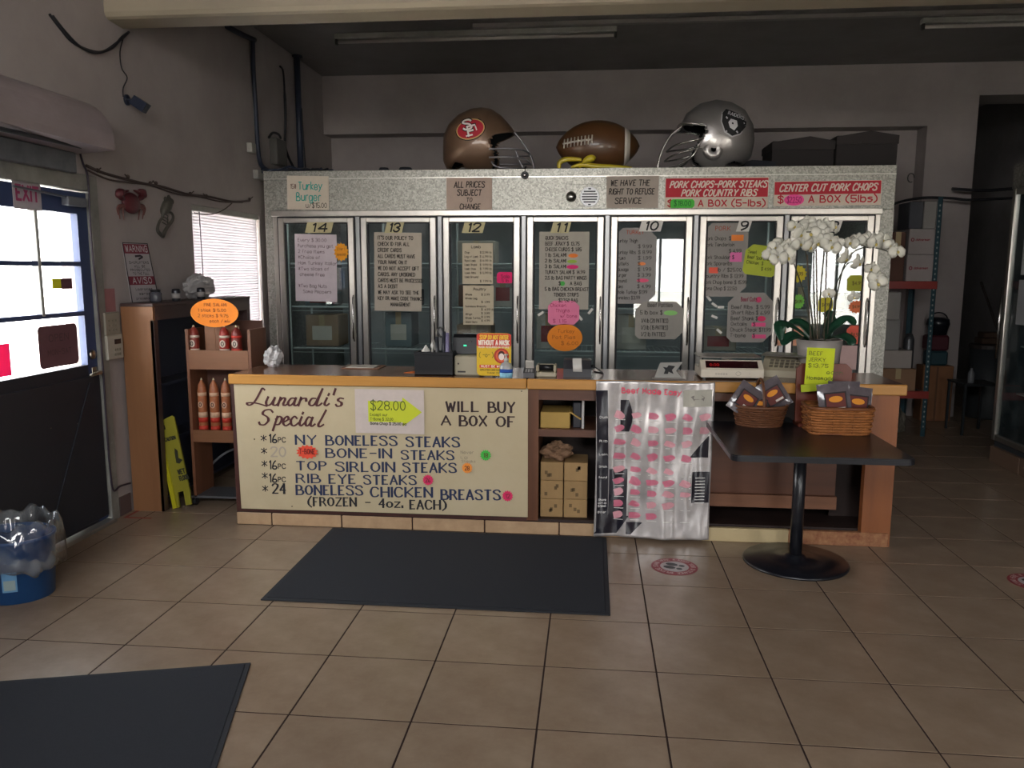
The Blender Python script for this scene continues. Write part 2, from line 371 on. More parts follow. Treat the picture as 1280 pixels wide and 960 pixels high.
# left baseboard + casing
mb = MB(); mb.box(XL, XL+.012, DY1+.1, 1.85, 0, .13, .003); struct('baseboard_left', mb, mat('baseboard_paint', '5a4a48', .6))
mb = MB()
mb.box(XL-.1, XL+.018, DY1, DY1+.085, 0, DZ+.1, .004); mb.box(XL-.1, XL+.018, DY0-.085, DY0, 0, DZ+.1, .004); mb.box(XL-.1, XL+.02, DY0, DY1, DZ, DZ+.1, .004)
struct('trim_2', mb, mat('casing_paint', '8f8e87', .45, col2='6e6d69', scale=6))
mb = MB(); mb.box(XL-.1, XL+.05, DY0, DY1, 0, .025, .004); struct('trim_3', mb, mat('threshold_metal', '9b9a97', .35, metal=.8))
# door 1 (left wall): blue leaf with 3x3 lites
BLUE = mat('door_blue', '2f3f66', .5, noise=.15, scale=5); DARKB = mat('door_blue_dark', '23262f', .55, noise=.2, scale=3)
door = thing('door_1', 'dark blue entrance door with bright window panes and black lower panel', None, (XL-.06, DY0, 0)); door['kind'] = 'structure'
lx0, lx1 = XL-.052, XL-.007
ly = [.40, .775, 1.15, 1.52]; lz = [1.04, 1.36, 1.66, 1.96]
mb = MB(); mb.box(lx0, lx1, DY0+.004, ly[0], .03, DZ-.01); mb.box(lx0, lx1, ly[3], DY1-.004, .03, DZ-.01); mb.box(lx0, lx1, ly[0], ly[3], lz[3], DZ-.01); obj('leaf_frame', mb, BLUE, door)
mb = MB(); mb.box(lx0, lx1, ly[0], ly[3], .03, lz[0]); mb.box(lx1, lx1+.012, ly[0]-.12, DY1-.01, .05, .97, .004)
mb.prism([(.02, 0), (.5, .85), (.54, .85), (.06, 0)], (lx1+.012, 1.0, .08), (0, 1, 0), (0, 0, 1), (.006, 0, 0)); obj('lower_panel', mb, DARKB, door)
mb = MB()
for y in ly[1:3]: mb.box(lx0+.008, lx1+.006, y-.014, y+.014, lz[1], lz[3], .003)
obj('muntin', mb, mat('muntin_white', 'a7a7a2', .5), door)
mb = MB()
for z in lz[1:3]: mb.box(lx0+.008, lx1+.004, ly[0], ly[3], z-.014, z+.014, .003)
obj('muntin', mb, BLUE, door)
mb = MB(); mb.box(lx0+.018, lx0+.024, ly[0], ly[3], lz[0], lz[1]); obj('window_pane', mb, glass('clear_glass'), door)
for i in range(3):
    for j in (1, 2):
        mb = MB(); mb.box(lx0+.018, lx0+.024, ly[i], ly[i+1], lz[j], lz[j+1]); obj('window_pane', mb, glass('clear_glass'), door)
CHROME = mat('chrome', 'b9b7b4', .22, metal=1); BRASS = mat('dull_brass', 'a39c8c', .3, metal=1)
mb = MB(); mb.lathe([(.001, 0), (.03, 0), (.028, .012), (.012, .016), (.001, .018)], 20); 
mb2 = MB(); mb2.M = Matrix.Translation((lx1, 1.565, 1.10)) @ Matrix.Rotation(pi/2, 4, 'Y'); mb2.add(mb.v, mb.f); obj('deadbolt', mb2, BRASS, door, smooth=True)
mb = MB(); mb.tube([(lx1, 1.572, .985), (lx1+.05, 1.572, .985)], .013, 12); mb.tube([(lx1+.048, 1.575, .985), (lx1+.052, 1.53, .985), (lx1+.05, 1.46, .98)], .009, 10); mb.box(lx1, lx1+.008, 1.55, 1.6, .95, 1.02, .003); obj('door_handle', mb, BRASS, door, smooth=True)
mb = MB(); mb.box(lx1, lx1+.045, 1.38, 1.56, 2.0, 2.055, .005); mb.tube([(lx1+.03, 1.45, 2.045), (lx1+.035, .95, 2.066)], .007, 8); obj('door_closer', mb, mat('closer_grey', '6b6e76', .4, metal=.4), door)
for y, z in ((1.12, .72), (1.36, .70), (1.3, .5)):
    mb = MB(); mb.ball((lx1+.012, y, z), .005, n=8, m=5); obj('screw', mb, CHROME, door)
# things stuck on the door
dp = lx1+.002
sheet(16, 221, 51, 262, dp, 'exit_sign', 'white EXIT sign with pink letters taped above the door panes', 'sign', 'b0a8ae', plane='X', lines=[('EXIT', 0, -.22, .42, 'a04068', dict(align='c', width=.78, w=.2))])
sheet(-6, 430, 13, 471, lx0+.03, 'pink_flyer', 'bright pink flyer stuck low on the door glass', 'flyer', 'f0206a', plane='X', m=mat('pink_film', 'ff2a7a', .6, trans=.2))
sheet(49, 406, 98, 458, lx0+.03, 'window_sign', 'dark maroon rounded placard on the lowest door pane', 'sign', '6a464c', plane='X', shape='round', lines=[('OPEN', 0, .12, .16, '4e3036', dict(align='c', width=.5)), ('MON-SAT', 0, -.2, .12, '4e3036', dict(align='c', width=.6))])
sheet(65, 348, 76, 361, lx0+.03, 'yellow_sticker', 'small yellow sticker on the middle door pane', 'sticker', 'e0e020', plane='X')
sheet(76, 348, 90, 361, lx0+.03, 'maroon_sticker', 'small maroon sticker beside the yellow one on the door pane', 'sticker', '5a3038', plane='X')
# window in left wall: frame, pane, blinds
mb = MB(); xw = XL-.15
for a, b, c, d in ((WY0, WY1, WZ0, WZ0+.04), (WY0, WY1, WZ1-.04, WZ1), (WY0, WY0+.04, WZ0, WZ1), (WY1-.04, WY1, WZ0, WZ1), (3.54, 3.58, WZ0, WZ1)): mb.box(xw-.03, xw+.02, a, b, c, d)
w1 = struct('window_1', mb, TRIM)
mb = MB(); mb.box(xw-.008, xw-.002, WY0, WY1, WZ0, WZ1); obj('window_pane', mb, glass('clear_glass'), w1)
mb = MB(); mb.box(XL-.02, XL+.05, WY0-.03, WY1+.03, WZ0-.03, WZ0, .005); obj('window_sill', mb, TRIM, w1)
bl = thing('window_blind', 'white horizontal slat blind glowing over the side window', 'blind', (XL-.03, 3.56, WZ0))
SL = bpy.data.materials.new('blind_slat'); SL.use_nodes = True; n = SL.node_tree.nodes; L = SL.node_tree.links; n.clear()
o_ = n.new('ShaderNodeOutputMaterial'); d_ = n.new('ShaderNodeBsdfDiffuse'); t_ = n.new('ShaderNodeBsdfTranslucent'); m_ = n.new('ShaderNodeMixShader'); m_.inputs[0].default_value = .17
d_.inputs[0].default_value = (.85, .82, .84, 1); t_.inputs[0].default_value = (.9, .86, .9, 1); L.new(d_.outputs[0], m_.inputs[1]); L.new(t_.outputs[0], m_.inputs[2]); L.new(m_.outputs[0], o_.inputs[0])
mb = MB(); W2 = (WY1-WY0)/2-.012
mb.prism([(-.012, -.006), (0, -.001), (.012, .002), (.012, .004), (0, .001), (-.012, -.004)], (0, -W2, 0), (1, 0, 0), (0, 0, 1), (0, 2*W2, 0)); 
z = WZ1-.05; first = None
while z > WZ0+.03:
    if first is None: first = obj('slat', mb, SL, bl, local=True); o = first
    else: o = first.copy(); COL.objects.link(o)
    o.location = (0, 0, z-WZ0); o.rotation_euler = (0, -.85, 0); z -= .0235
mb = MB(); mb.box(-.02, .02, -W2-.01, W2+.01, WZ1-.045-WZ0, WZ1-WZ0, .004); obj('head_rail', mb, TRIM, bl, local=True)
mb = MB(); mb.tube([(.025, -W2+.12, WZ1-.05-WZ0), (.03, -W2+.13, .35)], .004, 6); obj('tilt_wand', mb, mat('wand_grey', '6d6a70', .4), bl, local=True)
# rolled awning box over the door, lintel panel
mb = MB(); A = [(0, 2.63)]+[(.02+.24*math.sin(a), 2.37+.25*math.cos(a)) for a in [k*pi/2/8 for k in range(9)]]+[(.255, 2.33), (0, 2.31)]
mb.prism(A, (XL, -.6, 0), (1, 0, 0), (0, 0, 1), (0, 2.13, 0)); o = obj('shutter_housing', mb, mat('housing_cream', '9c9094', .55, col2='857a78', scale=1.5)); tag(o, 'cream rounded shutter housing on the wall above the blue door', 'shutter box')
mb = MB(); mb.box(XL, XL+.05, -.4, 1.47, 2.19, 2.31, .006); o = struct('trim_4', mb, mat('lintel_grey', '6f7276', .6, col2='575b60', scale=9))
# ceiling fixtures
mb = MB()
def fixture(x0, x1, y, label):
    f = thing('fluorescent_light', label, 'light', ((x0+x1)/2, y, ZC), 0, None)
    b = MB(); b.box(x0, x1, y-.04, y+.04, ZC-.05, ZC, .008); obj('housing', b, TRIM, f)
    b = MB(); b.tube([(x0+.03, y-.01, ZC-.075), (x1-.03, y-.01, ZC-.075)], .017, 12); obj('tube_lamp', b, mat('tube_off', 'b5afa8', .35), f, smooth=True)
    for x in (x0+.012, x1-.012):
        b = MB(); b.box(x-.012, x+.012, y-.025, y+.012, ZC-.1, ZC-.05, .003); obj('lamp_holder', b, mat('holder_dark', '3a3836', .5), f)
fixture(-.44, 2.2, 4.6, 'long unlit fluorescent tube light on the ceiling above the football helmet')
fixture(4.86, 7.1, 4.6, 'unlit fluorescent tube light at the right end of the ceiling')
mb = MB(); mb.box(.9, 7.1, 4.38, 4.44, ZC-.035, ZC, .004); struct('trim_5', mb, mat('raceway', '8f8984', .5))
# ================================================================ WALK-IN COOLER
def galv(name, base, dark):
    m = mat(name, base, .42, metal=.75); n = m.node_tree.nodes; L = m.node_tree.links; b = n['Principled BSDF']
    t = n.new('ShaderNodeTexCoord'); v = n.new('ShaderNodeTexVoronoi'); v.inputs['Scale'].default_value = 85; rp = n.new('ShaderNodeValToRGB')
    L.new(t.outputs['Object'], v.inputs['Vector']); L.new(v.outputs['Color'], rp.inputs[0]); rp.color_ramp.elements[0].color = rgb(dark); rp.color_ramp.elements[1].color = rgb(base)
    rp.color_ramp.elements[0].position = .2; rp.color_ramp.elements[1].position = .8
    L.new(rp.outputs[0], b.inputs['Base Color']); return m
GALV = galv('galvanised_steel', 'a3a199', '7d7c76')
ALU = mat('brushed_aluminium', 'c4bfb8', .3, metal=.9, noise=.12, scale=20)
ALUD = mat('dull_aluminium', '8f8f90', .35, metal=.85)
GASK = mat('black_gasket', '15151a', .6)
INNER = mat('cooler_lining', 'a8aeb0', .55, noise=.15, scale=3)
CY = 3.6
DX = [-.69, .03, .735, 1.44, 2.13, 2.845, 3.56, 4.26]
CL, CR, CT = -.785, 4.385, 2.455
co = thing('walk_in_cooler', 'long galvanised walk-in cooler with seven numbered glass doors behind the counter', 'cooler', ((CL+CR)/2, CY+.9, 0))
mb = MB(); mb.box(CL, CR, CY, CY+.09, 2.115, CT, .003); obj('header_panel', mb, GALV, co)
for a, b in ((CL, DX[0]), (DX[-1], CR)): mb = MB(); mb.box(a, b, CY, CY+.09, 0, 2.115); obj('jamb_panel', mb, GALV, co)
mb = MB(); mb.box(CL, CR, CY, CY+.09, 0, .22); obj('sill_panel', mb, GALV, co)
for a, b in ((CL, CL+.09), (CR-.09, CR)): mb = MB(); mb.box(a, b, CY+.09, CY+1.9, 0, CT); obj('side_panel', mb, GALV, co)
mb = MB(); mb.box(CL, CR, CY+.09, CY+1.9, CT-.09, CT-.001); obj('roof_panel', mb, INNER, co)
mb = MB(); mb.box(CL+.09, CR-.09, CY+1.8, CY+1.9, 0, CT-.09); obj('back_panel', mb, INNER, co)
mb = MB(); mb.box(CL+.09, CR-.09, CY+.09, CY+1.8, 0.1, .2); obj('floor_panel', mb, INNER, co)
mb = MB(); mb.box(CL, CR, CY-.004, CY, 2.385, 2.392); obj('seam_strip', mb, ALU, co)
# aluminium frame: rail and mullions
mb = MB(); mb.box(DX[0]-.03, DX[-1]+.03, CY-.03, CY+.05, 2.075, 2.122, .004); obj('top_rail', mb, ALU, co)
mb = MB(); mb.box(DX[0]-.03, DX[-1]+.03, CY-.03, CY+.05, .2, .25, .004); obj('bottom_rail', mb, ALU, co)
for i, x in enumerate(DX):
    mb = MB(); mb.box(x-.02, x+.02, CY-.02, CY+.1, .25, 2.075, .004); obj('mullion', mb, ALUD if 0 < i < 7 else ALU, co)
NUM = ['14', '13', '12', '11', '10', '9', '8']
NPX = [(399, 283, 34), (493, 283, 22), (592, 283, 26), (701, 283, 22), (814, 281, 26), (930, 281, 15), (1043, 281, 15)]
CG = glass('cooler_glass', (.82, .86, .86), 1.0, .0, .055, dirt=.05)
for i in range(7):
    a, b = DX[i]+.03, DX[i+1]-.03; z0, z1 = .27, 2.062; s = .052; st_ = .04
    mb = MB()
    for u0, u1, v0, v1 in ((a, a+s, z0, z1), (b-s, b, z0, z1), (a+s, b-s, z1-st_, z1), (a+s, b-s, z0, z0+s)): mb.box(u0, u1, CY-.035, CY-.005, v0, v1, .005)
    d = obj('glass_door', mb, ALU, co)
    mb = MB(); g = .013
    for u0, u1, v0, v1 in ((a+s, a+s+g, z0+s, z1-s), (b-s-g, b-s, z0+s, z1-s), (a+s, b-s, z1-st_-g*.6, z1-st_), (a+s, b-s, z0+s, z0+s+g)): mb.box(u0, u1, CY-.022, CY-.006, v0, v1)
    for u0, u1, v0, v1 in ((a-.009, a, z0, z1), (b, b+.009, z0, z1), (a-.009, b+.009, z1, z1+.012)): mb.box(u0, u1, CY-.02, CY-.006, v0, v1)
    obj('gasket', mb, GASK, d)
    mb = MB(); mb.box(a+s+.005, b-s-.005, CY-.018, CY-.012, z0+s, z1-st_); obj('window_pane', mb, CG, d)
    hx = b-.016
    mb = MB(); mb.tube([(hx, CY-.035, 1.02), (hx, CY-.062, 1.05), (hx, CY-.062, 1.38), (hx, CY-.035, 1.41)], .007, 8); obj('handle', mb, CHROME, d, smooth=True)
    cx_, cy_, wpx = NPX[i]; c = atY(cx_, cy_+1.5, CY-.037); w = wpx/1280*1280*(CY-CAM.y)/F; h = .088
    old = i < 4
    mb = MB(); n_ = len(NUM[i]); mb.prism([(-w/2-.012, -h/2), (w/2-.012, -h/2), (w/2+.012, h/2), (-w/2+.012, h/2)], c, (1, 0, 0), (0, 0, 1), (0, -.002, 0))
    if old: mb.cur = 2; mb.box(c.x-.001, c.x+.001, c.y-.0026, c.y, c.z-h/2, c.z+h/2)
    mb.cur = 1; tr = plane_tr(c+Vector((0, -.0032, -h*.36)), (1, 0, 0), (0, 0, 1)); write(mb, NUM[i], tr, -.008, 0, h*.74, w=.2, width=w*(.62 if n_ > 1 else .5), slant=.25, align='c')
    obj('number_plate', mb, [mat('plate_old', 'b8ae84' if old else 'd8d4cc', .6) if old else mat('plate_white', 'd8d4cc', .6), ink('101010'), mat('plate_edge', '7d7450', .6)], d)
# wire shelves and uprights inside, cartons on them
WIRE = mat('shelf_wire', 'c4ccc8', .4, metal=.3)
SHZ = [.55, .93, 1.3, 1.68]
for i in range(7):
    a, b = DX[i]+.04, DX[i+1]-.04
    for z in SHZ:
        mb = MB(); mb.tube([(a, CY+.2, z), (b, CY+.2, z)], .009, 6); mb.tube([(a, CY+.2, z-.035), (b, CY+.2, z-.035)], .004, 6); mb.tube([(a, CY+.75, z), (b, CY+.75, z)], .006, 6)
        k = 0
        while a+k*.045 < b: mb.tube([(a+k*.045, CY+.2, z), (a+k*.045, CY+.75, z)], .0025, 4); k += 1
        obj('wire_shelf', mb, WIRE, co)
    mb = MB()
    for y in (CY+.2, CY+.75): mb.tube([(a-.02, y, .2), (a-.02, y, 2.1)], .011, 8)
    obj('shelf_post', mb, WIRE, co)
for x_ in (.05, 1.8, 3.55):  # fill lights added to brighten the cooler interior
    l_ = bpy.data.lights.new('cooler_fill', 'AREA'); l_.shape = 'RECTANGLE'; l_.size = 1.2; l_.size_y = .05; l_.energy = 3; l_.color = (.9, 1, 1)
    lo_ = bpy.data.objects.new('cooler_fill', l_); COL.objects.link(lo_); lo_.location = (x_, CY+.14, 2.28)
CARD = ['9a7f63', 'b7b2a8', '8a7462', '6d7d80', 'a39a8c', '54606a', 'c7c2ba', '7a5a4c']
def carton(name, x, y, z, w, d, h, col, label, group=None, rz=0, tape=True, band=None):
    t = thing(name, label, 'box', (x, y, z), rz, group)
    mb = MB(); mb.box(-w/2, w/2, -d/2, d/2, 0, h, min(.006, h*.05)); obj('carton_body', mb, mat('card_'+col, col, .8, noise=.12, scale=6), t, local=True)
    if tape:
        mb = MB(); mb.box(-.025, .025, -d/2-.0008, d/2+.0008, h*.55, h+.0008); obj('packing_tape', mb, mat('tape', 'a8946e', .4), t, local=True)
    if band:
        mb = MB(); mb.box(-w*.3, w*.3, -d/2-.0015, -d/2, h*.2, h*.65); obj('printed_label', mb, mat('lab_'+band, band, .7), t, local=True)
    return t
rc = random.Random(5)
nm = ['fourteen', 'thirteen', 'twelve', 'eleven', 'ten', 'nine', 'eight']; lev = ['lowest', 'second lowest', 'third', 'top']; cn = {'9a7f63': 'brown', 'b7b2a8': 'pale grey', '8a7462': 'dull brown', '6d7d80': 'blue grey', 'a39a8c': 'beige', '54606a': 'slate blue', 'c7c2ba': 'off white', '7a5a4c': 'red brown'}
for i in range(7):
    for j, z in enumerate(SHZ[1:]):
        a, b = DX[i]+.08, DX[i+1]-.07; x = a+rc.uniform(0, .06); k = 0
        while x < b-.16 and k < 3:
            w = rc.uniform(.2, .34); h = rc.uniform(.1, .27) if j else rc.uniform(.14, .32); c = rc.choice(CARD)
            if x+w > b: break
            if rc.random() < .92:
                carton('frozen_food_carton', x+w/2, CY+.42+rc.uniform(-.03, .06), z+.008, w, .3, h, c, '%s carton %s on the %s shelf inside cooler door %s' % (cn[c], ['at left', 'in the middle', 'at right'][k], lev[j+1], nm[i]), 'cartons inside the cooler', band=rc.choice([None, 'c8c2b4', '8a2f30', '2f4a6a']))
            x += w+rc.uniform(.01, .05); k += 1
# header fittings
mb = MB(); c = atY(731, 247, CY); w = .185; mb.box(c.x-w, c.x+w, CY-.006, CY, 2.125, 2.325, .002); vp = obj('control_plate', mb, GALV, co)
g = atY(737, 246, CY); mb = MB()
R_ = .078; mb.M = Matrix.Translation((g.x, CY-.006, g.z)) @ Matrix.Rotation(pi/2, 4, 'X'); mb.lathe([(.001, .004), (R_*.9, .004), (R_*.92, .012), (R_, .012), (R_*1.04, 0)], 28); mb.M = None
mb.cur = 1
for k in range(-3, 4): hw = math.sqrt(max(0, (R_*.82)**2-(k*.021)**2)); mb.box(g.x-hw, g.x+hw, CY-.013, CY-.011, g.z+k*.021-.0055, g.z+k*.021+.0055)
obj('round_grille', mb, [ALUD, GASK], vp)
k_ = atY(714, 246, CY); mb = MB(); mb.M = Matrix.Translation((k_.x, CY-.006, k_.z)) @ Matrix.Rotation(pi/2, 4, 'X'); mb.lathe([(.001, .03), (.02, .03), (.026, .02), (.04, .006), (.044, 0)], 20); obj('control_knob', mb, CHROME, vp, smooth=True)
# ---------------- signs on the header and doors
H = CY-.008
K = '2c2420'
sheet(359, 220, 411, 262, H, 'turkey_burger_sign', 'cream paper with teal handwriting taped above door fourteen', 'sign', 'cbbfae', rot=-.02, lines=[('Turkey', .06, .1, .22, '1f9a8c', dict(align='c', width=.56, w=.12, jit=.25)), ('15#', -.42, .12, .13, '6a5048', dict(width=.14)), ('Burger', .02, -.23, .22, '1f9a8c', dict(align='c', width=.58, w=.12, jit=.25)), ('u/$15.00', .2, -.44, .14, '2c2a2a', dict(align='c', width=.5, w=.12))])
sheet(558, 222, 615, 263, H, 'prices_sign', 'tan sign reading all prices subject to change on the cooler header', 'sign', 'b7a295', lines=[('ALL PRICES', 0, .2, .17, K, dict(align='c', width=.66, w=.17, slant=.12, jit=.2)), ('SUBJECT', .0, -.04, .17, K, dict(align='c', width=.52, w=.17, slant=.12, jit=.2)), ('TO', 0, -.24, .12, K, dict(align='c', width=.12, w=.17, slant=.12)), ('CHANGE', .01, -.46, .15, K, dict(align='c', width=.44, w=.17, slant=.12, jit=.2))])
sheet(758, 220, 823, 260, H, 'refusal_sign', 'tan sign about the right to refuse service right of the round grille', 'sign', 'a79b90', lines=[('WE HAVE THE', -.05, .2, .17, K, dict(align='c', width=.74, w=.17, slant=.1, jit=.2)), ('RIGHT TO REFUSE', -.02, -.07, .17, K, dict(align='c', width=.86, w=.17, slant=.1, jit=.2)), ('SERVICE', -.08, -.36, .17, K, dict(align='c', width=.5, w=.17, slant=.1, jit=.2))])
RED, CRM = 'b21c2e', 'd8c8ba'
sheet(831, 222, 960, 260, H, 'pork_steak_sign', 'white board with red band listing pork chops, steaks and ribs', 'sign', 'cfc0b0', lines=[(None, 0, .17, .62, RED, dict(w=.99)), ('PORK CHOPS-PORK STEAKS', .01, .18, .2, CRM, dict(align='c', width=.93, w=.21, slant=.3)), ('PORK COUNTRY RIBS', .02, -.1, .2, CRM, dict(align='c', width=.72, w=.21, slant=.3)), ('$ 00  A BOX (5-lbs)', .0, -.44, .2, RED, dict(align='c', width=.94, w=.2))])
sheet(838, 249, 868, 260, H-.004, 'price_tag', 'green handwritten eighteen dollar tag over the pork steak sign', 'tag', '4fc043', shape='cut', lines=[('$18.00', 0, -.25, .55, '1b5a20', dict(align='c', width=.7, w=.12, jit=.2))])
sheet(967, 226, 1101, 257, H, 'center_cut_sign', 'white board with red band reading center cut pork chops', 'sign', 'cfc0b0', rot=.008, lines=[(None, 0, .22, .52, RED, dict(w=.99)), ('CENTER CUT PORK CHOPS', 0, .1, .26, CRM, dict(align='c', width=.9, w=.21, slant=.3)), ('$   0 A BOX (5lbs)', .0, -.36, .26, RED, dict(align='c', width=.92, w=.2))])
sheet(980, 243, 1005, 257, H-.004, 'price_tag', 'pink handwritten tag over the center cut sign', 'tag', 'f0559c', shape='oval', lines=[('$22.50', 0, -.25, .5, 'a01860', dict(align='c', width=.7, w=.12, jit=.2))])
D = CY-.02
INK, BLK, PUR = '4a3a3c', '2a2626', '6a4468'
def lines(L, y0, dy, h, c, x=-.42, jit=.3, w=.13, wid=None):
    out = []
    for i, t in enumerate(L):
        if not t: continue
        xx = x
        if isinstance(t, tuple): t, xx = t
        ww = wid*len(t) if wid else None
        out.append((t, xx, y0-i*dy, h, c, dict(jit=jit, w=w, **({'width': ww} if ww else {}))))
    return out
sheet(369, 293, 421, 377, D, 'handwritten_notice', 'pinkish paper of handwriting on cooler door fourteen', 'notice', 'cdc0c6', rot=-.02, lines=lines(['Every $ 30.00', 'Purchase you get', '2 Free Items', '*Choice of', 'Ham Turkey Italian', '*Two slices of', ' cheese Free', '', '*Two Bag Nuts', '   Some Peppers'], .39, .085, .045, '5a4248', wid=.052, w=.12))
sheet(417, 303, 436, 327, D-.002, 'orange_burst_sticker', 'orange starburst sticker beside the notice on cooler door fourteen', 'sticker', 'f0a01c', shape='burst', lines=[('2 for 1', 0, .1, .12, '8a4a10', dict(align='c', width=.5)), ('special', 0, -.18, .12, '8a4a10', dict(align='c', width=.55))])
sheet(468, 291, 527, 389, D, 'policy_notice', 'large handwritten card policy notice on cooler door thirteen', 'notice', 'b9ae9f', rot=-.015, lines=lines(["IT'S OUR POLICY TO", 'CHECK ID FOR ALL', 'CREDIT CARDS', 'ALL CARDS MUST HAVE', 'YOUR NAME ON IT', 'WE DO NOT ACCEPT GIFT', 'CARDS. ANY UNSIGNED', 'CARDS MUST BE PROCESSED', 'AS A DEBIT', 'WE MAY ASK TO SEE THE', 'KEY OR MAKE CODE THANKS', ('MANAGEMENT', -.15)], .41, .077, .042, '2a2420', wid=.041, w=.2))
sheet(578, 304, 616, 355, D, 'price_list', 'upper of two cream handwritten price lists on cooler door twelve', 'price list', 'c9bba2', lines=[('Lamb', -.05, .38, .06, '2a2420', dict(align='c', width=.3, w=.2))]+lines(['Chop', 'Leg of Lamb', 'Rack Lamb', 'Lamb Shank', 'Lamb Stew', 'Lamb Ribs', 'Lamb Ground'], .25, .1, .045, '3a302a', wid=.04, w=.18)+lines(['$12.99 lb', '$ 6.99 lb', '$14.99 lb', '$ 9.99 lb', '$ 7.99 lb', '$ 5.99 lb', '', '$ 7.99 lb'], .25, .1, .045, '3a302a', x=.08, wid=.042, w=.18))
sheet(579, 357, 617, 406, D, 'price_list', 'lower of two cream handwritten price lists on cooler door twelve', 'price list', 'c6b89e', lines=[('Poultry', .05, .38, .06, '2a2420', dict(align='c', width=.4, w=.2))]+lines(['Whole', 'Whole Leg', '', 'Boneless Breasts', '', 'Wings', 'Whole Turkey', 'Game Hens'], .25, .1, .045, '3a302a', wid=.042, w=.18)+lines(['$ 2.99', '', '$ 1.99', '', '$ 4.99 lb', '$ 3.99', '$ 2.99', '$ 4.99'], .25, .095, .045, '3a302a', x=.1, wid=.045, w=.18))
sheet(621, 340, 642, 354, D, 'price_tag', 'bright pink tag right of the price lists on cooler door twelve', 'tag', 'e81f6c', shape='cut', lines=[('Sale', 0, -.05, .3, '7a0a34', dict(align='c', width=.5)), ('5 lb', 0, -.4, .25, '7a0a34', dict(align='c', width=.4))])
sheet(674, 290, 736, 387, D, 'snack_price_list', 'large grey quick snacks price list on cooler door eleven', 'price list', 'a9a397', lines=lines(['QUICK SNACKS', 'BEEF JERKY $ 13.75', 'CHEESE CURDS $ 1.85', '1 lb SALAMI', '2 lb SALAMI', '3 lb SALAMI', 'TURKEY SALAMI $ 14.99', '2.5 lb BAG PARTY WINGS', ('$      A BAG', -.1), '5 lb BAG CHICKEN BREAST', ('TENDER STRIPS', -.2), ('$22.50 BAG', -.1)], .40, .073, .042, '3a3230', x=-.38, wid=.038, w=.17)
 + [(None, .18, .195, .06, 'f08030', dict(w=.22, s='burst')), (None, .16, .12, .045, '9ab848', dict(w=.2, s='oval')), (None, .17, .05, .055, 'd82070', dict(w=.24, s='oval')), (None, -.03, -.165, .07, '50b850', dict(w=.12, s='burst'))])
sheet(685, 376, 724, 406, D-.003, 'pink_note', 'pink handwritten note overlapping the snack price list', 'note', 'e880a4', shape='cut', lines=lines(['Chicken', (' Thighs', -.3), ('  w/ bone', -.2), (' $ 1.15', -.4)], .25, .22, .13, 'a82458', wid=.07, w=.12))
sheet(684, 405, 728, 439, D-.003, 'orange_oval_note', 'orange oval note low on cooler door eleven', 'note', 'ee8a1e', shape='oval', lines=lines([('Turkey', -.2), ('Pot Pies', -.35), ('$ 6.00', -.1)], .18, .22, .12, 'a04c08', wid=.08, w=.12))
sheet(766, 285, 820, 380, D, 'turkey_price_list', 'tall grey cut-corner price list on cooler door ten', 'price list', '96928f', shape='cut', lines=[('TURKEY', 0, .42, .045, 'a8503c', dict(align='c', width=.4, w=.18))]+lines(['Turkey Thigh', '', 'Turkey Ribs', 'Drums', 'Cutlets', 'Sausage', 'Burger', 'Ground', 'Hams', 'Whole Turkey $1.99', 'Boneless $3.99'], .31, .075, .042, '3c3836', wid=.04, w=.15)+lines(['', '$ 9.99', '$ 8.99', '$ 1.99', '$', '$ 1.99', '$ 3.99', '$', '$ 4.99'], .31, .075, .042, '3c3836', x=.08, wid=.05, w=.15)+[(None, .17, .03, .05, 'ee8a4c', dict(w=.2, s='burst')), (None, .2, -.19, .05, 'e8587c', dict(w=.28, s='oval'))])
sheet(794, 377, 855, 424, D-.003, 'beef_patties_list', 'grey beef patties price list with clipped corners low on cooler door ten', 'price list', '9d9890', shape='cut', lines=[('Beef Patties', 0, .36, .1, '3c3836', dict(align='c', width=.5, w=.14)), ('5 lb box $', -.4, .16, .1, '3c3836', dict(width=.45, w=.13)), ('1/4 lb (20 PATTIES)', -.38, -.06, .1, '3c3836', dict(width=.55, w=.13)), ('1/3 lb (15 PATTIES)', -.38, -.24, .1, '3c3836', dict(width=.55, w=.13)), ('1/2 lb PATTIES', -.38, -.42, .1, '3c3836', dict(width=.5, w=.13)), (None, .22, .2, .13, '8fce74', dict(w=.28, s='oval'))])
sheet(876, 279, 934, 371, D, 'pork_price_list', 'large grey round-topped pork price list on cooler door nine', 'price list', '9a948e', shape='cut', lines=[('PORK', -.05, .40, .055, 'a05040', dict(align='c', width=.32, w=.16))]+lines(['Pork Chops  $', 'Pork Tenderloin', ('$ 4.99', .1), 'Pork Shoulder $', 'Pork Spareribs', '$       lb / $25.00', 'Country Ribs $ 13.99', 'Pork Chop bone $ 15.99', 'Bone Chop $ 22.50'], .27, .085, .045, '3c3836', wid=.042, w=.14)+[(None, .27, .30, .08, 'f08838', dict(w=.26)), (None, .25, .04, .13, 'e874b0', dict(w=.26)), (None, -.22, -.14, .08, 'f06048', dict(w=.2))])
sheet(909, 366, 967, 428, D-.002, 'beef_price_list', 'grey clipped-corner beef price list low on cooler door nine', 'price list', '9c9690', shape='cut', lines=[('Beef Cuts', -.05, .33, .08, '8c3048', dict(align='c', width=.34, w=.14))]+lines(['Beef Ribs  $ 5.99', 'Short Ribs $ 6.99', 'Beef Shank $', 'Oxtails   $', 'Chuck Steak $11.99', 'T-bone    $'], .18, .115, .07, '3c3836', wid=.048, w=.13)+[(None, .16, .36, .13, 'd84070', dict(w=.14, s='burst')), (None, .24, -.02, .11, 'e03468', dict(w=.18, s='oval')), (None, .18, -.14, .08, 'e8588c', dict(w=.3)), (None, .2, -.38, .08, 'e8588c', dict(w=.3))])
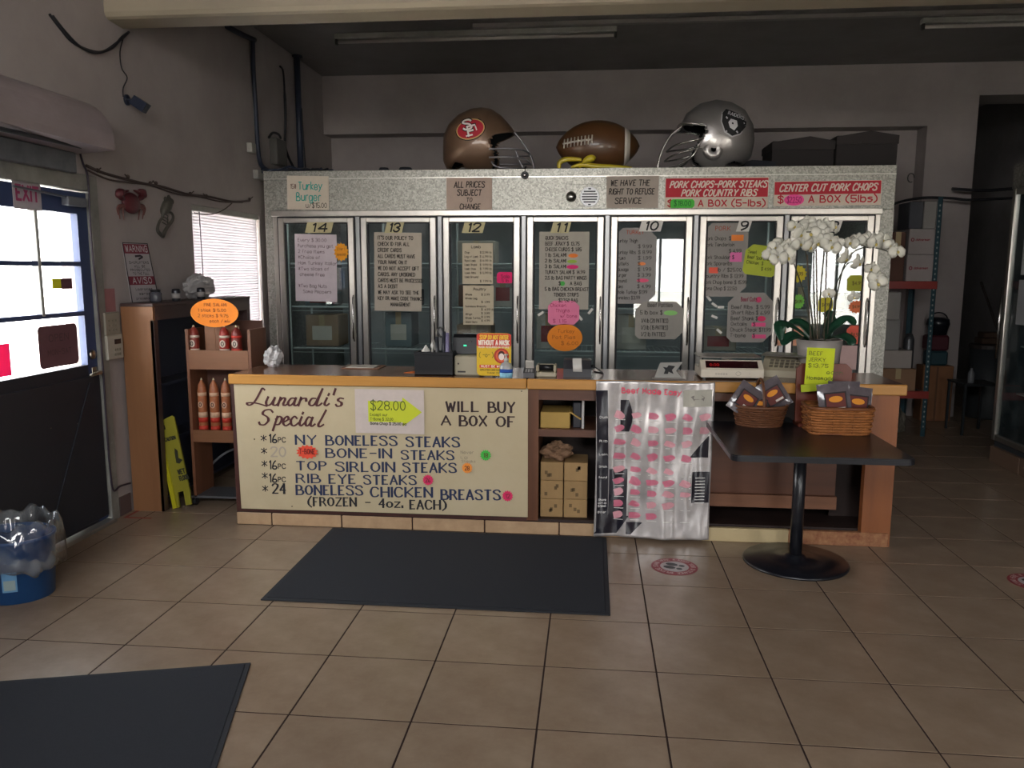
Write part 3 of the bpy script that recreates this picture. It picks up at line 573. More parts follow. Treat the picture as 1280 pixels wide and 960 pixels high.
sheet(930, 307, 976, 345, D-.003, 'lime_note', 'lime yellow clipped note at the right edge of cooler door nine', 'note', 'b4c03c', shape='cut', rot=-.12, lines=lines(['Sweet', 'Beef Spareribs', 'Chicken  $', ('$ 4.99', 0)], .2, .17, .1, '4c5418', wid=.045, w=.13))
for n_, (a, b, c, d, col, sh, lb) in enumerate([(986, 331, 1009, 354, 'd8c838', 'burst', 'yellow starburst sticker at the left of cooler door eight behind the orchid'), (990, 367, 1006, 387, '7cc850', 'burst', 'green starburst sticker below the yellow burst on cooler door eight'), (1023, 372, 1041, 390, 'dcd038', 'cut', 'small yellow sticker between the orchid stems on cooler door eight'), (1059, 344, 1084, 364, 'b4b83c', 'cut', 'lime clipped sticker under the right orchid blooms'), (1060, 375, 1081, 392, 'f08050', 'burst', 'orange starburst sticker at the right of cooler door eight'), (1058, 407, 1080, 430, 'e86450', 'cut', 'coral clipped sticker right of the orchid leaves'), (1050, 432, 1082, 462, 'c8a8a4', 'rect', 'pale pink paper at the bottom of cooler door eight'), (966, 408, 1004, 432, 'e0a080', 'cut', 'pale orange sticker behind the left orchid leaf')]):
    sheet(a, b, c, d, D, 'door_sticker' if n_ != 6 else 'pink_paper', lb, 'sticker' if n_ != 6 else 'paper', col, shape=sh, lines=[('$4.99', 0, -.1, .2, '5a4a28', dict(align='c', width=.5, w=.13))] if n_ not in (6, 7) else ())
for n_, (a, b, r, lb) in enumerate([(886, 373, -.9, 'topmost'), (893, 381, -.6, 'second'), (901, 384, 0, 'third'), (893, 396, -.4, 'fourth'), (899, 414, -.7, 'lowest')]):
    sheet(a-4, b-1.5, a+4, b+1.5, D, 'tape_strip', '%s white strip of tape left on the glass of cooler door nine' % lb, 'tape', 'd8d4cc', rot=r)
for n_, (a, b, r, lb) in enumerate([(676, 392, .6, 'left'), (738, 389, .9, 'upper right'), (725, 397, -.9, 'lower right')]):
    sheet(a-4, b-1.5, a+4, b+1.5, D, 'tape_strip', '%s white tape strip below the snack price list' % lb, 'tape', 'd8d4cc', rot=r)

# ================================================================ COUNTER
WOOD = mat('cherry_wood', '6e442c', .45, col2='573420', scale=14, wood=2)
WOODH = mat('cherry_wood_rail', '6b4533', .45, col2='553528', scale=14, wood=0)
EDGE = mat('oak_edge', 'c48c44', .4, col2='a97736', scale=16, wood=0)
LAM = mat('counter_laminate', '6e4c38', .22, col2='5a3d2c', scale=5)
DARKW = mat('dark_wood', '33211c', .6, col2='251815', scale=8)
CF, CBK = 1.66, 2.2
ct = thing('service_counter', 'long brown wooden service counter with open shelves and tiled base', 'counter', (1.75, 1.95, 0))
cL, cM, cR2 = -.245, 1.632, 3.80
for a, b in ((cL, cM-.004), (cM, cR2+.03)):
    mb = MB(); mb.box(a, b, CF-.02, CBK, .925, .978, .006); t_ = obj('countertop', mb, LAM, ct)
    mb = MB(); mb.box(a, b, CF-.034, CF-.019, .918, .981, .005); obj('edge_strip', mb, EDGE, t_)
mb = MB(); mb.box(cL, cM, CF, CF+.03, .085, .925); obj('front_panel', mb, mat('dark_red_wood', '4c2a24', .5, col2='3a201c', scale=10, wood=2), ct)
mb = MB(); mb.box(cL, cL+.03, CF+.03, CBK-.02, .085, .925); obj('side_panel', mb, WOOD, ct)
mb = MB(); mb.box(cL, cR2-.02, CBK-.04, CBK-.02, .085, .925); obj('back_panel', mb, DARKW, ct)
# middle open unit
x = atY(673, 570, CF).x; x2 = 2.13
mb = MB(); mb.box(cM, x, CF-.004, CF+.45, .09, .925); obj('post', mb, WOOD, ct)
mb = MB(); mb.box(x, 2.70, CF, CF+.03, .85, .925); obj('top_rail', mb, WOODH, ct)
z1 = atY(700, 537, CF).z
mb = MB(); mb.box(x, x2, CF, CF+.48, z1-.045, z1); obj('shelf', mb, WOODH, ct)
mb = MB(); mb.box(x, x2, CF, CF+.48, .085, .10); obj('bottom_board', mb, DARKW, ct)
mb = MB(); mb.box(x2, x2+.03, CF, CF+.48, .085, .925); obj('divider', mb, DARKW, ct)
mb = MB(); mb.box(2.68, 2.72, CF, CF+.48, .085, .925); obj('divider', mb, WOOD, ct)
mb = MB(); mb.box(x2+.03, 2.68, CF, CF+.02, .085, .85); obj('front_panel', mb, WOOD, ct)
# right bay
px0 = 2.72; pr = atY(1082, 570, CF).x
mb = MB(); mb.box(pr, cR2, CF-.006, CF+.05, .0, .925); obj('post', mb, mat('orange_wood', '94582f', .42, col2='7c4726', scale=12, wood=2), ct)
mb = MB(); mb.box(cR2-.02, cR2, CF+.05, CBK-.02, 0, .925); obj('side_panel', mb, WOOD, ct)
mb = MB(); mb.box(px0, pr, CF+.005, CF+.03, .86, .925); obj('top_rail', mb, WOODH, ct)
mb = MB(); mb.box(px0, pr, CF+.1, CBK-.04, .60, .63); obj('shelf', mb, WOODH, ct)
mb = MB(); mb.box(px0, pr-.1, CF+.2, CF+.22, .2, .6); obj('inset_panel', mb, mat('red_brown_panel', '6b3f28', .45, col2='56321f', scale=9, wood=0), ct)
mb = MB(); mb.box(pr-.1, cR2-.021, CF+.3, CF+.32, .09, .86); obj('divider', mb, DARKW, ct)  # dark panel added to stand for the shade in this gap
mb = MB(); mb.box(px0, pr-.1, CF+.16, CF+.19, .17, .25); obj('cross_rail', mb, mat('worn_rail', '8a5c40', .5, col2='6d452f', scale=12, wood=0), ct)
mb = MB(); mb.box(px0, cR2-.021, CF+.05, CF+.5, .075, .09); obj('bottom_board', mb, DARKW, ct)
# tiled base
BT = mat('base_tile_glaze', 'bd9f7d', .4, col2='a8896a', scale=10, rnd=.06)
bx = [cL]+[atY(q, 662, CF).x for q in (341, 428, 516, 606, 699)]+[2.35, 2.70]
for a, b in zip(bx, bx[1:]): mb = MB(); mb.box(a+.004, b-.004, CF-.012, CF+.02, .004, .082, .003); obj('base_tile', mb, BT, ct)
mb = MB(); mb.box(cL, 2.7, CF-.004, CF+.03, 0, .084); obj('base_board', mb, GROUT, ct)
xs = atY(985, 670, CF).x
mb = MB(); mb.box(2.70, xs, CF-.012, CF+.02, .0, .085, .003); obj('base_tile', mb, mat('cream_tile', 'c8b48a', .45, noise=.1, scale=8), ct)
mb = MB(); mb.box(xs, cR2-.01, CF-.014, CF+.02, .0, .085, .003); obj('base_board', mb, mat('chipped_board', 'a87a54', .8, col2='7a4630', scale=26), ct)['label'] = 'chipped raw wood base board'
# ---------------- big painted board
bt, bb = atY(294, 478, CF-.01), atY(656, 646, CF-.01)
sb = thing('price_board', 'large cream painted board of frozen steak specials on the counter front', 'sign', ((bt.x+bb.x)/2, CF-.012, bb.z))
mb = MB(); mb.prism([(0, 0), (1.845, .005), (1.842, .818), (-.012, .826)], (bt.x+.004, CF-.001, bb.z-.005), (1, 0, 0), (0, 0, 1), (0, -.014, 0)); obj('board_panel', mb, mat('cream_board', 'c2b394', .5, col2='b9a988', scale=3), sb)
def bpt(x, y): return atY(x, y, CF-.016)
def btext(mb, t, x0, x1, yb, yt, **k):
    """text between pixel columns x0,x1 with baseline yb and cap line yt"""
    a, b, c = bpt(x0, yb), bpt(x1, yb+(x1-x0)*k.pop('sl', .008)), bpt(x0, yt); h = c.z-a.z; U = (b-a).normalized()
    write(mb, t, plane_tr(a, U, (0, 0, 1)), 0, 0, h, width=(b-a).length, **k)
mb = MB(); sc = dict(w=.24, slant=.42, nib=.45)
# script words: brush-like strokes with long swashes
def brush(P, w=.018):
    Q = smoothpts([tuple(bpt(290+(140+(a-140)*kx if a > 140 else a)/3.368, 460+b/3.368)) for a, b in P], 6); ribbon(mb, [(p.x, p.z) for p in Q], w, lambda u, v: (u, CF-.0168, v), .5)
kx = 1.27
for P in ([(138, 92), (128, 86), (118, 103), (100, 135), (85, 152), (70, 156), (64, 148), (85, 146), (112, 150), (146, 161)], [(150, 122), (143, 145), (148, 157), (160, 150), (172, 125)], [(172, 125), (166, 150), (172, 157), (182, 150), (190, 128)], [(191, 124), (182, 158)], [(184, 145), (198, 127), (206, 130), (200, 152), (206, 157), (215, 150)], [(240, 128), (226, 128), (216, 146), (221, 158), (233, 148), (242, 126)], [(242, 126), (236, 152), (242, 158), (252, 148), (258, 128)], [(259, 124), (250, 158)], [(252, 145), (262, 130), (274, 128), (276, 138)], [(308, 128), (295, 129), (286, 147), (292, 158), (306, 148), (330, 88)], [(330, 88), (311, 150), (317, 158), (328, 148)], [(345, 126), (337, 150), (343, 158), (352, 150)], [(352, 108), (349, 115)]): brush(P)
kx = 1
for P in ([(436, 88), (428, 112)], [(470, 129), (455, 127), (447, 136), (461, 147), (458, 158), (444, 161), (437, 154)],
          [(172, 186), (160, 175), (138, 179), (130, 193), (148, 206), (153, 221), (138, 238), (120, 238), (114, 229)], [(192, 204), (172, 263)], [(184, 216), (200, 204), (210, 214), (199, 236), (182, 238)], [(222, 226), (238, 215), (233, 204), (220, 214), (216, 232), (227, 243), (246, 232)], [(274, 212), (263, 204), (249, 219), (251, 238), (263, 243), (280, 231)], [(294, 206), (285, 232), (291, 243), (304, 233)], [(300, 187), (297, 193)], [(336, 211), (322, 207), (310, 228), (314, 243), (327, 236), (340, 208)], [(340, 208), (331, 236), (337, 245), (350, 236)], [(396, 178), (378, 212), (364, 238), (370, 247), (386, 238)]): brush(P)
obj('script_lettering', mb, ink('4a1c20'), sb)
mb = MB(); o = dict(w=.26, nib=.5)
btext(mb, 'WILL', 558, 598, 514, 502.5, **o); btext(mb, 'BUY', 611, 643, 515, 503, **o); btext(mb, 'A', 552, 563, 531, 520, **o); btext(mb, 'BOX', 575, 608, 532, 520, **o); btext(mb, 'OF', 621, 643, 533, 521, **o)
obj('lettering', mb, ink('2e1a1e'), sb)
mb = MB()
for t, a, b, yb, yt in (('NY', 370, 395, 555, 543), ('BONELESS', 408, 496, 556, 543.5), ('STEAKS', 508, 574, 558, 545), ('BONE-IN', 408, 489, 571.5, 559.5), ('STEAKS', 502, 567, 574, 562), ('TOP', 371, 407, 587, 575.5), ('SIRLOIN', 420, 493, 589, 576.5), ('STEAKS', 504, 570, 590, 577.5), ('RIB', 371, 400, 603, 591.5), ('EYE', 412, 444, 604, 592), ('STEAKS', 455, 520, 605, 593), ('BONELESS', 371, 453, 618, 605.5), ('CHICKEN', 464, 540, 620.5, 608), ('BREASTS', 552, 625, 624, 611)):
    btext(mb, t, a, b, yb, yt+1.4, **o)
obj('lettering', mb, ink('1d2a4c'), sb)
mb = MB(); btext(mb, '(FROZEN', 386, 445, 632, 622, **o); btext(mb, '-', 457, 463, 633, 623, **o); btext(mb, '4oz.', 474, 503, 634, 624, **o); btext(mb, 'EACH)', 513, 557, 636, 625.5, **o); btext(mb, '24', 341, 357, 616.5, 605, **o)
for y in (548, 564, 580, 595, 611): btext(mb, '*', 326.5+(y-548)*.03, 333+(y-548)*.03, y+3, y-4, w=.16)
for y in (553, 586, 602.5): btext(mb, '16', 336, 346, y, y-10, w=.17); btext(mb, 'PC', 348, 357, y-.5, y-6, w=.2)
obj('lettering', mb, ink('1c1a22'), sb)
mb = MB(); btext(mb, '20', 339, 357, 570.5, 559, w=.16); obj('lettering', mb, ink('a89c8c'), sb)
mb = MB(); btext(mb, 'Never', 576, 592, 567, 563.5, w=.12); btext(mb, 'Lg', 576, 584, 573, 570, w=.12); btext(mb, 'Steaks', 577, 594, 578, 575, w=.12); obj('lettering', mb, ink('7d7468'), sb)
for x_, y_ in ((360, 481), (487, 482), (652, 489), (365, 633), (318, 549)):
    mb = MB(); p = bpt(x_, y_); mb.ball((p.x, p.y, p.z), .004, n=8, m=4); obj('nail', mb, ink('2a2420'), sb)
BY = CF-.02
sheet(444, 487, 530, 542, BY, 'price_sheet', 'pale plastic sleeve with a lime arrow priced twenty eight dollars', 'sign', 'cbbdb6', lines=[(None, .08, 0, .66, 'c4cc2c', dict(w=.78, s='arrow', d=.0004)), ('$28.00', -.27, .04, .2, '4a5a1c', dict(width=.5, w=.1, d=0) if False else dict(width=.5, w=.1)), ('Except our', -.28, -.1, .06, '4a5a1c', dict(width=.25, w=.14)), ('T-Bone $ 32.00', -.28, -.2, .06, '4a5a1c', dict(width=.33, w=.14)), ('Bone Chop $ 25.00 ea', -.28, -.3, .06, '2c3414', dict(width=.52, w=.18))])
sheet(370, 556, 398, 574, BY, 'burst_sticker', 'red-orange starburst T-bone sticker on the cream price board', 'sticker', 'e84e34', shape='burst', lines=[('T-BONE', 0, -.12, .34, '7c1c10', dict(align='c', width=.66, w=.16))])
for q, (x_, y_, c_, t_, lb) in enumerate([(607, 569, '46c048', '18', 'green starburst sticker beside the bone-in steaks line'), (584, 585, 'f4963c', '28', 'orange starburst sticker beside the top sirloin line'), (535, 600, 'e02c64', '26', 'pink starburst sticker beside the rib eye line'), (634.5, 620, 'e02c64', '12', 'pink starburst sticker after the chicken breasts line')]):
    sheet(x_-7, y_-7, x_+7, y_+7, BY, 'burst_sticker', lb, 'sticker', c_, shape='burst', lines=[(t_, 0, -.18, .36, '5a2c20', dict(align='c', width=.4, w=.14))])
# ================================================================ ON TOP OF THE COOLER
def inpoly(p, P):
    c = False; n = len(P)
    for i in range(n):
        (x1, y1), (x2, y2) = P[i], P[i-1]
        if (y1 > p[1]) != (y2 > p[1]) and p[0] < (x2-x1)*(p[1]-y1)/(y2-y1)+x1: c = not c
    return c
def helmet(name, label, outline, keep, centre, hw, Y, m, mirror=1):
    """shell swept about the lateral axis; outline and keep are side-view polygons (u forward, v up) around the centre"""
    def rad(t):
        d = (math.cos(t), math.sin(t)); best = .2; n = len(outline)
        for i in range(n):
            (x1, y1), (x2, y2) = outline[i-1], outline[i]; ex, ey = x2-x1, y2-y1; den = d[0]*ey-d[1]*ex
            if abs(den) < 1e-9: continue
            r = (x1*ey-y1*ex)/den; s_ = (x1*d[1]-y1*d[0])/den
            if r > 0 and -1e-6 <= s_ <= 1+1e-6: best = r
        return best
    def lat(u, v):
        q = math.hypot(u, v)/rad(math.atan2(v, u)); return hw*math.sqrt(max(0, 1-min(1, q)**2.3))
    NT, NP = 120, 44; mb = MB(); vs = []; R = [rad(2*pi*i/NT) for i in range(NT)]
    for i in range(NT):
        t = 2*pi*i/NT
        for j in range(NP+1):
            ph = -pi/2+pi*j/NP; q = max(0, math.cos(ph))**(2/2.3); vs.append((R[i]*q*math.cos(t), hw*math.sin(ph), R[i]*q*math.sin(t)))
    fs = []
    for i in range(NT):
        for j in range(NP):
            f = (i*(NP+1)+j, i*(NP+1)+j+1, ((i+1) % NT)*(NP+1)+j+1, ((i+1) % NT)*(NP+1)+j)
            cu = sum(vs[k][0] for k in f)/4; cv = sum(vs[k][2] for k in f)/4
            if inpoly((cu, cv), keep): fs.append(f)
    used = sorted({k for f in fs for k in f}); mp = {k: a for a, k in enumerate(used)}
    mb.v = [vs[k] for k in used]; mb.f = [[mp[k] for k in f] for f in fs]; mb.mi = [0]*len(fs)
    zmin = min(p[2] for p in mb.v)
    t = thing(name, label, 'helmet', (centre.x, Y, CT-zmin+.009)); t.scale = (mirror, 1, 1)
    sh = obj('shell', mb, m, t, smooth=True, local=True, solid=.014)
    # dark padding inside
    mb = MB(); 
    mb.v = [(a*.93, b*.92, c*.93+.004) for a, b, c in [vs[k] for k in used]]; mb.f = [[mp[k] for k in f] for f in fs]; mb.mi = [0]*len(fs)
    obj('padding', mb, mat('helmet_padding', '16171b', .9), t, smooth=True, local=True)
    return t, lat, zmin
def P2(pts, cx, cy, s=.00712, mir=1): return [((x-cx)*s*mir, (cy-y)*s) for x, y in pts]
YH = 3.92
# gold helmet, facing right
full = P2([(556, 185), (557, 170), (563, 158), (575, 147), (590, 140.5), (603, 139), (614, 141), (626, 149), (638, 162), (648, 176), (652, 192), (640, 207), (616, 215), (595, 217), (575, 215), (561, 211), (556, 200)], 600, 180)
keep = P2([(540, 130), (640, 130), (648, 160), (646, 167), (632, 172), (619, 175), (617, 182), (620, 192), (620, 201), (616, 213), (598, 214), (586, 211), (580, 205), (572, 204), (566, 209), (563, 214.5), (540, 214.5)], 600, 180)
c = atY(600, 180, YH)
h1, lat1, zm1 = helmet('football_helmet', 'giant gold football helmet with red oval SF emblem on the cooler', full, keep, c, .235, YH, mat('gold_shell', '7a604c', .38, metal=.35, noise=.25, scale=4, coat=.3, bump=.15, bscale=7))
def onshell(lat, e=.004): return lambda u, v: (u, -lat(u, v)-.007-e, v)
def patch(mb, fn, rings=6, n=28, e=.002, lat=None):
    """disc-like patch on a shell: fn(angle) gives the rim point"""
    cu = sum(fn(2*pi*k/n)[0] for k in range(n))/n; cv = sum(fn(2*pi*k/n)[1] for k in range(n))/n; T = onshell(lat, e); vs = [T(cu, cv)]; fs = []
    for r in range(1, rings+1):
        for k in range(n): u, v = fn(2*pi*k/n); vs.append(T(cu+(u-cu)*r/rings, cv+(v-cv)*r/rings))
    for k in range(n):
        fs.append((0, 1+k, 1+(k+1) % n))
        for r in range(rings-1): a = 1+r*n; fs.append((a+k, a+n+k, a+n+(k+1) % n, a+(k+1) % n))
    mb.add(vs, fs)
ec = P2([(593, 168)], 600, 180)[0]
def ell(a, b, rot): return lambda t: (ec[0]+a*math.cos(t)*math.cos(rot)-b*math.sin(t)*math.sin(rot), ec[1]+a*math.cos(t)*math.sin(rot)+b*math.sin(t)*math.cos(rot))
mb = MB(); patch(mb, ell(.130, .094, .2), e=.001, lat=lat1); mb.cur = 1; patch(mb, ell(.123, .087, .2), e=.003, lat=lat1); mb.cur = 2; patch(mb, ell(.113, .077, .2), e=.005, lat=lat1)
T = onshell(lat1, .008)
mb.cur = 0; write(mb, 'S', T, ec[0]-.055, ec[1]-.012, .085, w=.3, width=.075, rot=.2); write(mb, 'F', T, ec[0]-.012, ec[1]-.062, .085, w=.3, width=.07, rot=.2)
mb.cur = 3; T = onshell(lat1, .011); write(mb, 'S', T, ec[0]-.053, ec[1]-.01, .08, w=.19, width=.07, rot=.2); write(mb, 'F', T, ec[0]-.01, ec[1]-.06, .08, w=.19, width=.065, rot=.2); ribbon(mb, [(ec[0]-.03, ec[1]-.06), (ec[0]+.02, ec[1]-.05)], .012, T); ribbon(mb, [(ec[0]+.045, ec[1]+.02), (ec[0]+.056, ec[1]-.01)], .01, T)
obj('oval_emblem', mb, [ink('15100f'), ink('c8a468'), ink('b01c30'), ink('e8e2dc')], h1, local=True)
GM = mat('mask_grey', '8d8a8e', .35, metal=.6); GM2 = mat('mask_dark', '3c3a40', .4, metal=.5)
def mk(P, w): return [(a, b, c) for (a, c), b in zip(P2(P, 600, 180), w)]
mb = MB()
for y_, yy in ((191, 0), (200.5, 0)):
    half = [(615, y_, -.225), (640, y_, -.235), (656, y_+1, -.16), (662, y_+4, 0)]
    pts = [mk([(a, b)], [w])[0] for a, b, w in half]; pts += [(p[0], -p[1], p[2]) for p in pts[-2::-1]]; mb.tube(smoothpts(pts, 5), .0075, 8)
low = [(618, 205, -.22), (624, 211, -.22), (645, 213, -.18), (662, 213, 0)]; pts = [mk([(a, b)], [w])[0] for a, b, w in low]; pts += [(p[0], -p[1], p[2]) for p in pts[-2::-1]]; mb.tube(smoothpts(pts, 5), .008, 8)
for w in (-.05, .05): mb.tube(smoothpts([mk([q], [w])[0] for q in ((642, 168), (654, 182), (663, 198), (667, 213))], 5), .0075, 8)
mb.tube(smoothpts([mk([q], [-.16])[0] for q in ((645, 190), (650, 203), (655, 213))], 4), .007, 8)
obj('face_mask', mb, GM, h1, smooth=True, local=True)
# silver helmet, facing left (built mirrored)
full = [(-x, y) for x, y in P2([(938, 178), (936, 160), (926, 143), (910, 134), (893, 131), (875, 135), (860, 146), (853, 162), (850, 180), (856, 200), (880, 211), (905, 213), (925, 205), (935, 195)], 893, 172)]
keep = [(-x, y) for x, y in P2([(960, 120), (850, 120), (850, 158), (856, 161), (879, 163), (878, 172), (870, 185), (867, 192), (869, 200), (880, 209), (893, 210), (903, 207), (912, 201), (925, 203), (932, 203), (960, 203)], 893, 172)]
c = atY(893, 172, YH)
h2, lat2, zm2 = helmet('football_helmet', 'giant silver football helmet with black pirate shield emblem on the cooler', full, keep, c, .235, YH, mat('silver_shell', 'a09c9a', .3, metal=.7, coat=.4), -1)
def Q2(x, y): return (-(x-893)*.00712, (172-y)*.00712)
def poly_patch(mb, P, lat, e):
    cu = sum(p[0] for p in P)/len(P); cv = sum(p[1] for p in P)/len(P); D_ = []
    for i in range(len(P)):
        a, b = P[i], P[(i+1) % len(P)]
        for k in range(4): D_.append((a[0]+(b[0]-a[0])*k/4, a[1]+(b[1]-a[1])*k/4))
    n = len(D_); T = onshell(lat, e); vs = [T(cu, cv)]; fs = []
    for r in range(1, 5): vs += [T(cu+(p[0]-cu)*r/4, cv+(p[1]-cv)*r/4) for p in D_]
    for k in range(n):
        fs.append((0, 1+k, 1+(k+1) % n))
        for r in range(3): a = 1+r*n; fs.append((a+k, a+n+k, a+n+(k+1) % n, a+(k+1) % n))
    mb.add(vs, fs)
sh_ = [(901, 145), (912, 149), (926, 154), (924, 165), (917, 173), (908, 176), (900, 171), (896, 160), (897, 150)]
mb = MB(); mb.cur = 1; poly_patch(mb, [Q2(911+(x-911)*1.1, 160+(y-160)*1.1) for x, y in sh_], lat2, .001); mb.cur = 0; poly_patch(mb, [Q2(*p) for p in sh_], lat2, .003)
T = onshell(lat2, .006); mb.cur = 1
ang = -math.atan2(5, 18)
def wr(text, x, y, h, wd, rr):
    tr = lambda u, v: T(*((lambda X, Y: Q2(X, Y))(x+u*math.cos(rr)+v*math.sin(rr), y+u*math.sin(rr)-v*math.cos(rr)))); write(mb, text, tr, 0, 0, h, w=.22, width=wd)
wr('RAIDERS', 903, 151.5, 3.6, 19, .3)
ribbon(mb, [Q2(901, 155), Q2(914, 172)], .012, T); ribbon(mb, [Q2(922, 161), Q2(901, 171)], .012, T)
poly_patch(mb, [Q2(*p) for p in ((906, 157), (913, 159), (914, 165), (910, 170), (905, 167), (903, 161))], lat2, .009)
mb.cur = 0; poly_patch(mb, [Q2(*p) for p in ((907, 161), (909, 161.5), (909, 163.5), (907, 163))], lat2, .012)
obj('shield_emblem', mb, [ink('141416'), ink('c4c2c4')], h2, local=True)
ear = Q2(888, 190); mb = MB(); ly_ = -lat2(*ear)-.006
mb.M = Matrix.Translation((ear[0], ly_, ear[1])) @ Matrix.Rotation(pi/2, 4, 'X'); mb.lathe([(.02, -.012), (.024, .010), (.034, .006), (.042, .010), (.075, .002), (.085, -.03)], 28); mb.cur = 1; mb.lathe([(.001, .004), (.021, .004)], 20)
obj('ear_boss', mb, [mat('silver_shell', ''), ink('101012')], h2, smooth=True, local=True)
mb = MB()
def mk2(P): return [(Q2(x, y)[0], w, Q2(x, y)[1]) for x, y, w in P]
for half in ([(878, 178, -.22), (862, 181, -.235), (846, 184, -.16), (838, 188, 0)], [(874, 188, -.22), (858, 192, -.235), (842, 196, -.16), (836, 199, 0)], [(872, 186, -.225), (864, 198, -.225), (848, 207, -.16), (832, 208.5, 0)], [(879, 164, -.215), (862, 161, -.215), (853, 160, -.16), (850, 160, -.05)]):
    pts = mk2(half); pts += [(p[0], -p[1], p[2]) for p in pts[-2::-1]]; mb.tube(smoothpts(pts, 5), .0075, 8)
for w in (-.06, .06): mb.tube(smoothpts(mk2([(855, 160, w), (842, 170, w), (832, 188, w), (828, 203, w), (828, 209, w)]), 5), .008, 8)
mb.tube(smoothpts(mk2([(879, 164, -.215), (878, 174, -.222), (870, 187, -.225)]), 4), .0075, 8)
obj('face_mask', mb, mat('mask_chrome', 'b5b1ae', .25, metal=.9), h2, smooth=True, local=True)
# football
c = atY(747, 183, 3.93); t = thing('football', 'giant brown inflatable football with white laces between the helmets', 'ball', (c.x, 3.93, CT+.215))
a_, b_ = .355, .215
prof = lambda s: b_*(max(0, 1-abs(s)**2.1))**.72
mb = MB(); M_ = Matrix.Rotation(pi/2, 4, 'Y'); N_ = 36; mb.M = M_; mb.lathe([(prof(-1+2*i/N_)+.0001, a_*(-1+2*i/N_)) for i in range(N_+1)], 36)
obj('ball_body', mb, mat('pigskin', '57391f', .4, noise=.2, scale=3, coat=.2), t, smooth=True, local=True)
WH = mat('ball_white', 'b9b3a8', .5)
mb = MB(); mb.M = M_; s0, s1 = .63, .76; mb.lathe([(prof(s0)-.004, a_*s0), (prof(s0)+.003, a_*s0), (prof((s0+s1)/2)+.003, a_*(s0+s1)/2), (prof(s1)+.003, a_*s1), (prof(s1)-.004, a_*s1)], 36); obj('white_stripe', mb, WH, t, smooth=True, local=True)
mb = MB()
def bs(x, z, e=.006):
    r = prof(x/a_); y = -math.sqrt(max(1e-6, r*r-z*z))-e; return (x, y, z)
xs_ = [-.28+.029*k for k in range(9)]
mb.tube([bs(-.29+.03*k, .012+.002*k) for k in range(9)], .008, 6)
for k, x in enumerate(xs_): mb.tube([bs(x+.002, .048+.002*k, .008), bs(x, .012+.002*k, .014), bs(x-.002, -.026+.002*k, .008)], .006, 6)
obj('laces', mb, WH, t, smooth=True, local=True)
YEL = mat('balloon_yellow', 'b8a520', .35, coat=.4)
y0 = 3.60; c = lambda x, y, Y=3.66: atY(x, y, Y)
t = thing('yellow_balloon_toy', 'limp yellow balloon figure lying in front of the football', 'balloon', (c(725, 212).x, 3.66, CT))
mb = MB(); pts = smoothpts([c(699, 211), c(700, 203), c(710, 199), c(727, 199.5)], 6); mb.tube(pts, [.013+.009*math.sin(pi*i/(len(pts)-1)) for i in range(len(pts))], 12); obj('arm', mb, YEL, t, smooth=True)
mb = MB(); pts = smoothpts([c(714, 209.5), c(727, 206), c(745, 208), c(772, 209.2), c(790, 210)], 6); mb.tube(pts, [.010+.013*math.sin(pi*i/(len(pts)-1)) for i in range(len(pts))], 12); obj('body', mb, YEL, t, smooth=True)
mb = MB(); pts = smoothpts([c(728, 204, 3.63), c(735, 199, 3.63), c(745, 197, 3.63)], 6); mb.tube(pts, [.009, .012, .016, .019, .022, .025, .027, .029, .030, .029, .024, .014, .004][:len(pts)], 12); obj('head', mb, YEL, t, smooth=True)
mb = MB(); mb.tube([(c(725, 211).x, 3.66, CT), (c(725, 211).x, 3.66, CT+.05)], .012, 8); obj('knot', mb, YEL, t, smooth=True)
# dark cartons on the right
for k, (x0, x1, y1, Y, dz, lb) in enumerate([(963, 1045, 176, 4.15, .26, 'dark brown carton on the cooler, left one of the pair'), (1043, 1124, 169, 4.15, .30, 'dark brown carton with small white label at the right end of the cooler top')]):
    a, b = atY(x0, 190, Y).x, atY(x1, 190, Y).x; h = atY((x0+x1)/2, y1, Y).z-CT
    t = thing('dark_carton', lb, 'box', ((a+b)/2, Y+.2, CT)); w = b-a-.03
    mb = MB(); mb.box(-w/2, w/2, -.2, .2, 0, h, .004); obj('carton_body', mb, mat('dark_card', '211b1b', .8, noise=.2, scale=5), t, local=True)
    mb = MB(); mb.prism([(-w/2-.006, h-.07), (w/2+.002, h-.075), (w/2+.004, h-.005), (.05 if k == 0 else .02, h+.035), (-w/2-.006, h-.01)], (0, -.215, 0), (1, 0, 0), (0, 0, 1), (0, .43, 0)); obj('lid', mb, mat('dark_card_lid', '261f1e', .75), t, local=True)
    if k: mb = MB(); mb.box(-.16, -.05, -.203, -.2, .004, .055); obj('paper_label', mb, paper('a8a49c'), t, local=True)
a = atY(1003, 205, 3.75); mb = MB(); mb.box(a.x-.2, a.x+.2, 3.7, 3.85, CT, CT+.012, .003); tag(obj('paper_stack', mb, paper('b0aca4')), 'thin white papers lying in front of the dark cartons', 'paper')
a = atY(955, 205, 4.1); mb = MB(); mb.prism([(-.17, 0), (.1, 0), (.1, .1), (-.1, .115), (-.17, .1)], (a.x, 4.1, CT), (1, 0, 0), (0, 0, 1), (0, .3, 0)); tag(obj('dark_bag', mb, mat('dark_cloth', '1f2128', .9)), 'low black bag between silver helmet and dark cartons', 'bag')
for x_, w_, lb in ((480, .045, 'small black block on the cooler edge above door thirteen'), (507, .06, 'low dark lump on the cooler right of the small black block')):
    a = atY(x_, 215, 3.7); mb = MB(); mb.lathe([(w_*.9, 0), (w_, .012), (w_*.8, .03), (.001, .034)], 12, (a.x, 3.7, CT)); tag(obj('black_lump', mb, mat('dark_cloth', ''), smooth=True), lb, 'object')
